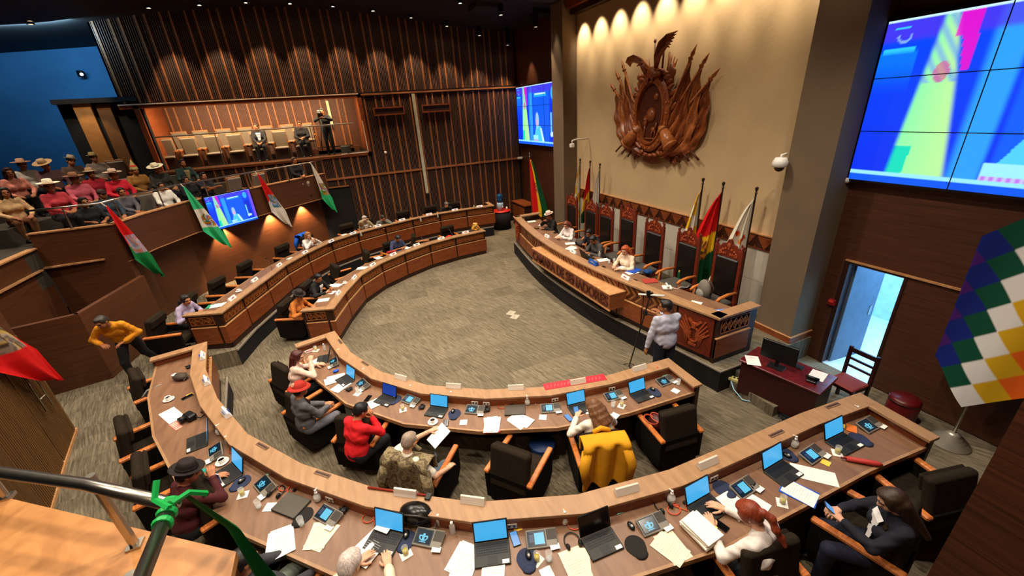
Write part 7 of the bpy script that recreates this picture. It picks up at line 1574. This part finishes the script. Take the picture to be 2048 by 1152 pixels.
b=MB(); b.box(-.11,.11,-.15,.15,0,.006); quick('green_folder','green folder before the lilac shirted woman','folder',(-3.328,10.919,1.155),FO((-3.328,10.919,1.155))+15,[('cover',b,mat('teal green card','2a9a74',.6),0)])
# objects on the near desk
b=MB(); b.ball((0,0,.10),(.19,.12,.11),16); b.box(-.17,.17,-.09,.09,0,.08,0,None,.03); b2=MB(); b2.tube([(-.16,-.06,.14),(-.08,-.10,.19),(.08,-.09,.19),(.18,-.05,.12)],.010,6); b2.tube([(.16,.02,.16),(.24,-.02,.08),(.22,-.12,.02),(.08,-.17,.015)],.008,6)
p=(0.018,3.159,1.152); quick('black_handbag','glossy black handbag on the near desk beside the laptop','bag',p,NO(p),[('bag',b,mat('glossy black leather','14120f',.25),1),('strap',b2,mat('dark grey leather strap','3a352e',.3),1)])
p=(-0.423,3.278,1.155); b=MB(); b.box(-.08,.08,-.11,.11,.028,.034); b2=MB(); b2.box(-.05,.02,-.06,.02,.034,.035); quick('photo_leaflet','white leaflet with blue picture on the laptop keys at the bottom','leaflet',(-0.275,3.245,1.16),NO(p)-10,[('sheet',b,m_paper,0),('picture',b2,mat('blue picture print','3a78c8',.6),0)])
p=(4.695,1.64,1.152); b=MB(); b.tube([(-.16,0,.03),(.12,0,.03),(.17,0,.025)],[.026,.03,.012],10); b2=MB(); b2.tube([(-.16,0,.03),(-.21,0,.03)],[.010,.012],8); quick('red_umbrella','folded red umbrella near the right desk edge','umbrella',p,-42,[('canopy',b,mat('red umbrella cloth','c03a34',.7),1),('handle',b2,mat('dark red handle','6a1c18',.5),1)])
p=(5.136,2.011,1.153); b=MB(); b.box(-.07,.07,-.05,.05,0,.012); quick('orange_wallet','orange and yellow packet behind the rightmost console','packet',p,30,[('cover',b,mat('orange packet','e0762a',.6),0)])
p=(-2.864,6.178,1.153); b=MB(); b.box(-.045,.045,-.12,.12,0,.003); b2=MB()
for k in range(5): b2.box(-.035,.035,-.10+.045*k,-.08+.045*k,.003,.0035)
quick('red_leaflet','pale red printed strip below the long document at left','leaflet',p,NO(p)-75,[('sheet',b,mat('pale red sheet','d87a68',.7),0),('print',b2,mat('pale print','f0c8b8',.7),0)])
p=(-3.156,7.588,1.153); b=MB(); b.ball((0,0,.05),(.14,.09,.06),12); b2=MB(); b2.box(-.11,-.05,-.06,.02,.08,.10,0,None,.004); b3=MB(); b3.tube([(-.1,.05,.06),(0,.12,.05),(.12,.05,.05),(.14,-.05,.03)],.01,6)
quick('camera_bag','brown camera and strap heap at the left end of the near desk','camera',p,NO(p)+40,[('body',b,mat('dark brown pouch','40342a',.7),1),('card',b2,m_paper,0),('strap',b3,mat('brown strap','5a4a3a',.7),1)])
p=(-2.7,6.255,1.153); b=MB(); b.box(-.09,.09,-.06,.06,0,.10,0,None,.02); b2=MB(); b2.tube([(-.02,-.05,.06),(-.02,-.13,.06)],[.04,.045],12); b3=MB(); b3.tube([(.08,.02,.06),(.16,.06,.03),(.12,.16,.02),(0,.14,.02)],.01,6)
quick('black_camera','black camera with strap below the long document at left','camera',p,NO(p)+20,[('body',b,M_BLACK,0),('lens',b2,m_key,1),('strap',b3,M_BLACK,1)])
p=(-2.236,4.883,1.25); b=MB(); b.ball((0,0,0),(.075,.05,.045),12); b2=MB(); b2.tube([(.06,0,0),(.10,.03,-.03),(.07,.06,-.05)],.004,5); quick('teal_mask','teal cloth mask held by the woman in maroon','mask',(p[0],p[1],1.22),20,[('cloth',b,mat('teal mask cloth','0c8a7a',.7),1),('loop',b2,M_WHITE,1)])
p=(-2.032,4.68,1.23); b=MB(); b.box(-.038,.038,-.006,.006,-.075,.075,0,None,.003); b2=MB(); b2.box(-.034,.034,-.008,-.006,-.07,.07); quick('phone','phone with blue case upright beside the teal mask','phone',(p[0],p[1],1.232),-40,[('body',b,M_WHITE,0),('case_back',b2,mat('blue phone case','2a4ac8',.4),0)])
p=(1.11,5.301,0.753); b=MB(); b.lathe([(0,0),(.032,0),(.034,.09),(0,.09)],16); b2=MB(); b2.lathe([(.035,.08),(.036,.095),(0,.097)],16); b3=MB(); b3.box(-.09,-.01,-.05,.03,0,.012); b3.box(-.075,-.055,-.02,.0,.0,.11)
quick('yellow_jar','yellow jar and orange packets above the navy pad','jar',p,NI(p),[('jar',b,mat('golden jar','e0a23a',.4),1),('lid',b2,mat('yellow lid','f0c050',.5),1),('packet',b3,mat('orange paper packet','e89a6a',.7),0)])
p=(-0.823,8.269,0.753); b=MB(); b.lathe([(0,0),(.04,0),(.045,.10),(0,.10)],16); b2=MB(); b2.lathe([(.046,.10),(.046,.12),(0,.122)],16); quick('orange_jar','orange jar with white lid at the aisle corner of the inner near desk','jar',p,0,[('jar',b,mat('orange jar','c8703a',.4),1),('lid',b2,m_cup,1)])
p=(4.238,4.371,0.753); b=MB(); b.lathe([(0,0),(.03,0),(.03,.12),(.012,.14),(0,.14)],14); b2=MB(); b2.lathe([(.014,.14),(.014,.165),(0,.167)],12); quick('orange_cap_bottle','clear bottle with orange cap at the right corner of the inner near desk','bottle',p,0,[('bottle',b,m_gel,1),('cap',b2,mat('orange cap','f0602a',.5),1)])
p=(-1.131,8.286,0.753); b=MB(); b.box(-.08,.08,-.05,.05,0,.025,0,None,.004); b2=MB(); b2.box(-.075,.075,-.05,-.01,.025,.05,0,None,.004); quick('small_boxes','white and pink small boxes before the pink blouse','box',(-1.253,8.224,0.753),20,[('white_box',b,m_paper,0),('pink_box',b2,mat('pink box','c87a78',.6),0)])
p=(-0.805,7.219,0.754); b=MB(); b.ball((0,0,.015),(.06,.04,.02),10); quick('blue_hat_shape','small bright blue pouch on the sheets before the red helmet','pouch',(-0.769,7.169,0.762),20,[('cloth',b,mat('vivid blue cloth','1450c8',.6),1)])
p=(1.681,5.06,0.9); b=MB(); b.tube([(0,0,0),(.18,-.02,.05),(.42,-.10,.07)],.009,6); b2=MB(); b2.tube([(-.03,0,-.0),(.01,0,.0)],.014,8); quick('desk_microphone','long thin microphone leaning over the inner near rail','microphone',(2.516,4.636,0.77),160,[('stem',b,mat('dark grey metal','3a3632',.4,metal=.6),1),('capsule',b2,M_BLACK,1)])
p=(-0.24,3.515,1.305); b=MB(); b.tube([(-.38,0,.012),(.30,0,.012)],.012,8); b2=MB(); b2.box(.30,.36,-.05,.03,0,.02,0,None,.004); quick('red_rod','thin red stick lying on the near rail above the bottom laptops','stick',(-0.091,3.442,1.305),NO(p),[('stick',b,mat('dark red stick','8a2a1a',.5),1),('handle',b2,M_BLACK,0)])
# red banner on the inner rail with strokes of lettering
p=(2.814,4.64,0.905); a0=(2.318,4.727,0.907); a1=(3.326,4.497,0.907); dd=Vector((a1[0]-a0[0],a1[1]-a0[1],0)); L=dd.length; rz=math.degrees(math.atan2(dd.y,dd.x))
b=MB(); b.box(0,L,-.015,.145,0,.004); b2=MB(); g=np.random.default_rng(6)
for k in range(16):
    x=.04+k*(L-.1)/16; b2.tube([(x,.02,.005),(x+.015+.02*g.random(),.10,.005),(x+.03,.03+.04*g.random(),.005)],.003,4)
quick('red_banner','red plastic banner with pale strokes on the inner near rail','banner',(a0[0],a0[1],.903),rz,[('sheet',b,mat('red plastic sheet','c82030',.5),0),('strokes',b2,mat('pale red stroke','e88a84',.6),0)])
put('plate',(2.864,4.638,0.908),NI((2.861,4.64,0.908)),'clear name holder standing on the red banner','name plates on the rails',.85)
# blue basket under the inner near desk
p=(2.231,4.313,0); b=MB(); b.lathe([(0,0),(.15,0),(.19,.36),(.18,.36),(.14,.012),(0,.012)],22); b2=MB(); b2.lathe([(.19,.33),(.2,.35),(.19,.37)],22); quick('blue_bin','dark blue waste bin under the inner near desk left of the white sweater','bin',(2.0,4.25,0),0,[('bin',b,mat('dark blue plastic','0e2448',.5),1),('rim',b2,mat('blue plastic rim','163262',.5),1)])
# ---------------------------------------------------------------- held things
hp=ppl((0.148,4.271,1.2),0,0); 
rz=face((0.148,4.271,1.2),INNN,-1,-25); o=ppl((0.148,4.271,1.2),0,rz,.06)
def atp(o,rz,v): a=R(rz); return (o[0]+v[0]*math.cos(a)-v[1]*math.sin(a),o[1]+v[0]*math.sin(a)+v[1]*math.cos(a),o[2]+v[2])
pp=atp(o,rz,(.05,.50,.98)); t=put('sheet',pp,rz,'sheet of paper held up by the grey haired man'); t.rotation_euler=(R(28),0,R(rz))
rz=face((2.596,3.719,1.17),INNN,-1,5); o=ppl((2.596,3.719,1.17),0,rz,.14); t=put('phonel',atp(o,rz,(-.16,.44,.93)),rz,'blue lit phone held by the woman in white sweater'); t.rotation_euler=(R(55),0,R(rz))
rz=face((3.983,1.058,1.57),OUTN,-1,45); o=ppl((3.983,1.058,1.57),TZ,rz,.02); t=put('phonel',atp(o,rz,(0,.47,.90)),rz,'pale blue phone held by the woman in the dark suit'); t.rotation_euler=(R(40),0,R(rz))
# ---------------------------------------------------------------- wall and box things
q=(0.118,18.6,5.135); b=MB(); b.box(-.07,.07,-.22,.16,-.08,.09,0,None,.02); b2=MB(); b2.tube([(0,-.22,0),(0,-.34,0)],[.06,.07],12); b3=MB(); b3.box(-.05,.05,-.02,.1,.10,.16,0,None,.01); b4=MB()
for k in range(3): a=2*PI*k/3+.5; b4.tube([(0,0,-.1),(.25*math.cos(a),.25*math.sin(a),-1.42)],.014,6)
quick('video_camera','video camera on a tripod in the upper box','video camera',((-0.095,18.5,5.148)[0],18.5,BZ0+1.46),0,[('body',b,M_BLACK,0),('lens',b2,M_BLACK,1),('viewfinder',b3,mat('grey camera part','8a8680',.4),0),('tripod',b4,M_BLACK,1)])
q=(0.587,18.12,3.991); b=MB(); b.box(-.16,.16,-.14,.12,0,.30,0,None,.03); b2=MB(); b2.lathe([(.0,-.142),(.11,-.142)],18,(0,0,0),0,Matrix.Translation((0,0,.15))@Matrix.Rotation(R(90),4,'X')); quick('floor_loudspeaker','black loudspeaker on the sill at the right end of the upper box','loudspeaker',(q[0],18.12,BZ0+.0),-25,[('cabinet',b,mat('dark olive speaker','2a2820',.7),0),('cone',b2,M_BLACK,0)])
b=MB(); b.box(-.7,.7,-.25,.25,0,.14); b2=MB(); b2.box(-.7,.7,-.02,.23,.14,.26); quick('stage_platform','low black step platform behind the cameraman in the upper box','platform',(.25,19.6,BZ0-.02),0,[('step',b,M_BLACK,0),('upper_step',b2,M_BLACK,0)])
for x0,lb in (((2.463,18.05,5.233),'left one of the two framed wooden wall plates on the slatted wall'),((4.359,18.05,5.233),'right one of the two framed wooden wall plates on the slatted wall')):
    b=MB(); b.box(-.60,.60,-.06,0,-.15,-.10); b.box(-.60,.60,-.06,0,.10,.15); b.box(-.60,-.55,-.06,0,-.1,.1); b.box(.55,.60,-.06,0,-.1,.1); b2=MB(); b2.box(-.55,.55,-.03,0,-.1,.1); quick('wall_plaque',lb,'wall plaque',(x0[0],18.03,x0[2]),0,[('frame',b,W_PANEL,0),('panel',b2,W_DARK,0)],'framed wall plates')
b=MB(); b.box(-.06,.06,-.05,.0,1.88,5.80); b2=MB(); b2.box(-.05,.05,-.06,-.0,1.72,1.88); quick('cable_duct','long pale vertical cable duct on the slatted wall','cable duct',(3.49,18.02,0),0,[('duct',b,mat('pale grey green duct','b8b49a',.6),0),('junction',b2,M_BLACK,0)])
b=MB(); b.box(-.05,.05,-.04,.0,4.9,5.80); b2=MB(); b2.box(-.03,.03,-.05,.0,4.66,4.9); quick('cable_duct','short pale cable duct inside the upper box behind the cameraman','cable duct',((0.307,20.2,5.155)[0],20.28,0),0,[('duct',b,mat('pale yellow duct','e8d8a8',.6),0),('junction',b2,M_BLACK,0)])
def sensor(lb,p,n,r=.055):
    M=Matrix.Translation(p)@Vector(n).to_track_quat('Z','Y').to_matrix().to_4x4(); t=thing('ball_sensor',lb,'sensor',p); b=MB(); b.ball((0,0,0),r,14); b.build('ball',M_WHITE,t,smooth=True); b=MB(); b.tube([(0,0,0),tuple(-Vector(n)*r*1.4)],r*.5,10); b.build('mount',M_WHITE,t); return t
p=(2.039,17.98,3.711); sensor('small white round sensor on the slatted wall below the box',p,(0,-1,0))
p=(7.98,4.304,3.531); sensor('small white round sensor at the lower left corner of the big video wall',p,(-1,0,0))
# cameras
p=(7.35,5.086,3.777); b=MB(); b.lathe([(0,.14),(.09,.13),(.125,.06),(.13,-.02),(.10,-.03),(0,-.03)],22); b2=MB(); b2.ball((0,0,-.03),(.085,.085,.085),16); b3=MB(); b3.tube([(0,0,.12),(0,0,.17),(.09,0,.18),(.13,0,.18)],.022,8)
quick('dome_camera','white dome camera on the near pillar','security camera',(7.33,p[1],p[2]),0,[('housing',b,M_WHITE,1),('dome',b2,mat('dark dome plastic','2a1c14',.15),1),('bracket',b3,M_WHITE,1)])
p=(7.3,12.268,3.778); b=MB(); b.box(-.07,.07,-.06,.06,-.07,.06,0,None,.02); b2=MB(); b2.tube([(0,0,.05),(0,0,.14),(.10,0,.17),(.62,0,.17)],.022,8); quick('bracket_camera','small white camera on a curved bracket at the left pillar','security camera',(7.34,p[1],p[2]),0,[('housing',b,M_WHITE,0),('bracket',b2,M_WHITE,1)])
p=(8.122,17.9,2.917); b=MB(); b.box(-.16,.06,-.05,.05,-.05,.05,0,None,.015); b2=MB(); b2.tube([(.05,0,.02),(.16,0,.03),(.17,0,-.12)],.02,8); quick('bullet_camera','white bullet camera in the far corner beside the video wall','security camera',(p[0]-.15,17.85,p[2]),0,[('housing',b,M_WHITE,0),('bracket',b2,M_WHITE,1)])
p=(8.05,4.058,1.303); b=MB(); b.box(-.03,.03,-.06,.06,-.06,.06,0,None,.008); b2=MB(); b2.box(-.05,-.03,-.04,.04,.0,.04,0,None,.004); quick('alarm_box','small red alarm box on the brown wall left of the open door','alarm',(8.05,p[1],p[2]),0,[('case',b,mat('red alarm case','8a1414',.4),0),('button',b2,mat('bright red button','e03a2a',.4),0)])
b=MB(); b.box(-.10,.10,-.07,.05,-.1,.1,0,Matrix.Rotation(R(20),4,'X'),.02); b2=MB(); b2.tube([(0,.05,0),(0,.2,.05)],.02,6); b3=MB(); b3.lathe([(0,0),(.05,0)],14,(0,0,0),0,Matrix.Translation((0,-.09,-.03))@Matrix.Rotation(R(110),4,'X')); q=(-7.643,21.2,7.14); quick('wall_fitting','small spotlight on the blue rear wall, disc glowing as a reflection','fitting',(q[0],21.25,q[2]),30,[('housing',b,M_BLACK,0),('arm',b2,M_BLACK,1),('lamp_disc',b3,m_lamp0 if 'm_lamp0' in globals() else mat('reflection glow disc','e8eef4',.4,emit='d0e0f0',es=2),0)])  # disc is no lamp, its glow stands for a spot reflection
p=(-4.88,7.453,1.78); 
t=thing('pull_handle_bars','pair of long steel bars beside the white and red flag at the left edge','handle',(-4.80,7.42,1.25))
for y in (0,.16):
    b=MB(); b.tube([(0,y,0),(0,y,.85)],.014,8); b.build('bar',M_STEEL,t,smooth=True)
b=MB(); b.tube([(0,0,.2),(0,.16,.2)],.012,6); b.build('crossbar',M_STEEL,t); b=MB(); b.tube([(0,0,.62),(0,.16,.62)],.012,6); b.build('crossbar',M_STEEL,t)

# ---------------------------------------------------------------- camera
cam=bpy.data.cameras.new('camera'); co=bpy.data.objects.new('camera',cam); COL.objects.link(co); SC.camera=co
cam.sensor_width=36; cam.lens=814.4937/2048*36; cam.clip_start=.02; cam.clip_end=200
RW=Matrix(((0.9170408290220816,-0.3937526597808473,-0.06320570244844571),(-0.2119659432765873,-0.34701255849198076,-0.9135933029196942),(0.33779662046468095,0.8511998162384422,-0.4016868382686721)))
M=Matrix((RW[0],-Vector(RW[1]),-Vector(RW[2]))).transposed(); co.matrix_world=Matrix.Translation((0,0,5.0))@M.to_4x4()
# ---------------------------------------------------------------- lights
def spot(name,loc,aim,power,ang,blend=.5,color=(1,.75,.5),r=.04):
    l=bpy.data.lights.new(name,'SPOT'); l.energy=power; l.spot_size=R(ang); l.spot_blend=blend; l.color=color; l.shadow_soft_size=r
    o=bpy.data.objects.new(name,l); COL.objects.link(o); o.location=loc
    o.rotation_euler=(Vector(aim)-Vector(loc)).to_track_quat('-Z','Y').to_euler(); return o
def area(name,loc,aim,power,sx,sy,color=(1,.85,.68),spread=180):
    l=bpy.data.lights.new(name,'AREA'); l.shape='RECTANGLE'; l.size=sx; l.size_y=sy; l.energy=power; l.color=color; l.spread=R(spread)
    o=bpy.data.objects.new(name,l); COL.objects.link(o); o.location=loc
    o.rotation_euler=(Vector(aim)-Vector(loc)).to_track_quat('-Z','Y').to_euler(); return o
WARM=(1,.72,.45)
m_lamp=mat('lit lamp disc','fff2dc',.5,emit='fff0d8',es=25); 
LP=[(-6.83,17.3),(-4.02,17.3),(-2.72,17.3),(-1.45,17.3),(-.19,17.3),(1.11,17.3),(2.39,17.3),(3.68,17.3),(4.98,17.3),(6.24,17.3),(7.4,17.3),(4.6,14.25),(5.9,14.2),(7.1,14.15)]
LN=['far left, above the blue wall','1st from the left over the slatted wall','2nd from the left over the slatted wall','3rd from the left over the slatted wall','4th from the left over the slatted wall','5th from the left over the slatted wall','6th from the left over the slatted wall','7th from the left over the slatted wall','8th from the left over the slatted wall','9th from the left over the slatted wall','last one before the video wall corner','leftmost of the front three by the top edge','middle of the front three by the pillar','nearest the left pillar of the front three']
for i,(x,y) in enumerate(LP):
    z=lamp_z(x); t=thing('ceiling_downlight','small recessed ceiling downlight, '+LN[i],'ceiling light',(x,y,z),0,'ceiling downlights')
    b=MB(); hh=max(.0,ceil_z(x)-z); b.lathe([(.055,hh),(.085,hh),(.085,-.03),(.055,-.03),(.055,hh)],16); b.build('ring',M_BLACK,t)
    b=MB(); b.lathe([(0,-.012),(.055,-.012)],16); b.build('lamp_disc',m_lamp,t)
    if y>17: spot('spot',(x,y,z-.06),(x,y+.5,z-3),330,56,.5,WARM)
    else: spot('spot',(x,y,z-.06),(x+.3,y,z-3),250,70,.5,WARM)
# wall washers above the emblem wall
for i in range(9):
    y=5.5+i*.89; spot('spot',(7.52,y,7.52),(7.98,y,6.75),190,66,.85,(1,.84,.62))
for y in (4.68,13.42): spot('spot',(7.15,y,7.9),(7.45,y,4),140,34,.6,(1,.8,.56))
# general warm hall light from the unseen part of the ceiling
for x in (-3.0,-.4,2.2,4.6):
    for y in (2.5,6.2,9.6,13.2):
        spot('spot',(x,y,ceil_z(x)-.1),(x,y,0),620,112,.6,(1,.88,.72),.12)
# spot down the side wall at the far video wall
spot('spot',(7.72,16.6,7.2),(7.95,16.6,4),160,60,.6,WARM)
# box interior
area('box_lamp',(-2,18.45,5.80),(-2,19.6,4.0),330,6,.3,(1,.72,.42))
area('jamb_fill',(.3,-.6,5.7),(1.2,-.2,4.4),14,1,.3,(1,.62,.3))  # fill light added inside the camera's box to brighten the near jamb
# corridor daylight
area('corridor_lamp',(9.5,3.2,2.65),(9.5,3.2,0),300,2,3,(.28,.62,1))
# blue glow of the rear wall
area('rear_lamp',(-8.5,17.5,8.0),(-8.5,21.5,7.2),420,5,.3,(.3,.66,1))
# wall washers under the gallery
WD=foff(.22)
for f in (.12,.42,.80):
    x=WD[0][0]+(WD[1][0]-WD[0][0])*f; y=WD[0][1]+(WD[1][1]-WD[0][1])*f; spot('spot',(x,y,2.2),(x-.22,y+.22,.7),420,84,.4,(1,.66,.34))
# ochre column
spot('spot',(-6.7,17.2,6.3),(-6.85,18.1,4.5),60,60,.5,WARM)
# public gallery
for y in (8,11,14): spot('spot',(-7.5,y,7.7),(-7.0,y,3),420,90,.6,(1,.84,.68),.1)
# camera-side box
spot('spot',(-.6,.0,5.8),(-.9,1.7,3.2),60,70,.6,(1,.8,.58),.08)
w=bpy.data.worlds.new('World'); SC.world=w; w.use_nodes=True; w.node_tree.nodes['Background'].inputs['Color'].default_value=(1,.85,.7,1); w.node_tree.nodes['Background'].inputs['Strength'].default_value=.015
vs=SC.view_settings; vs.view_transform='Standard'; vs.look='None'; vs.gamma=1; vs.exposure=0.0; vs.use_curve_mapping=False
SC.cycles.use_light_tree=True; SC.cycles.max_bounces=6; SC.cycles.diffuse_bounces=3; SC.cycles.glossy_bounces=2; SC.cycles.transmission_bounces=6; SC.cycles.sample_clamp_indirect=4; SC.cycles.use_denoising=True; SC.cycles.caustics_reflective=False; SC.cycles.caustics_refractive=False
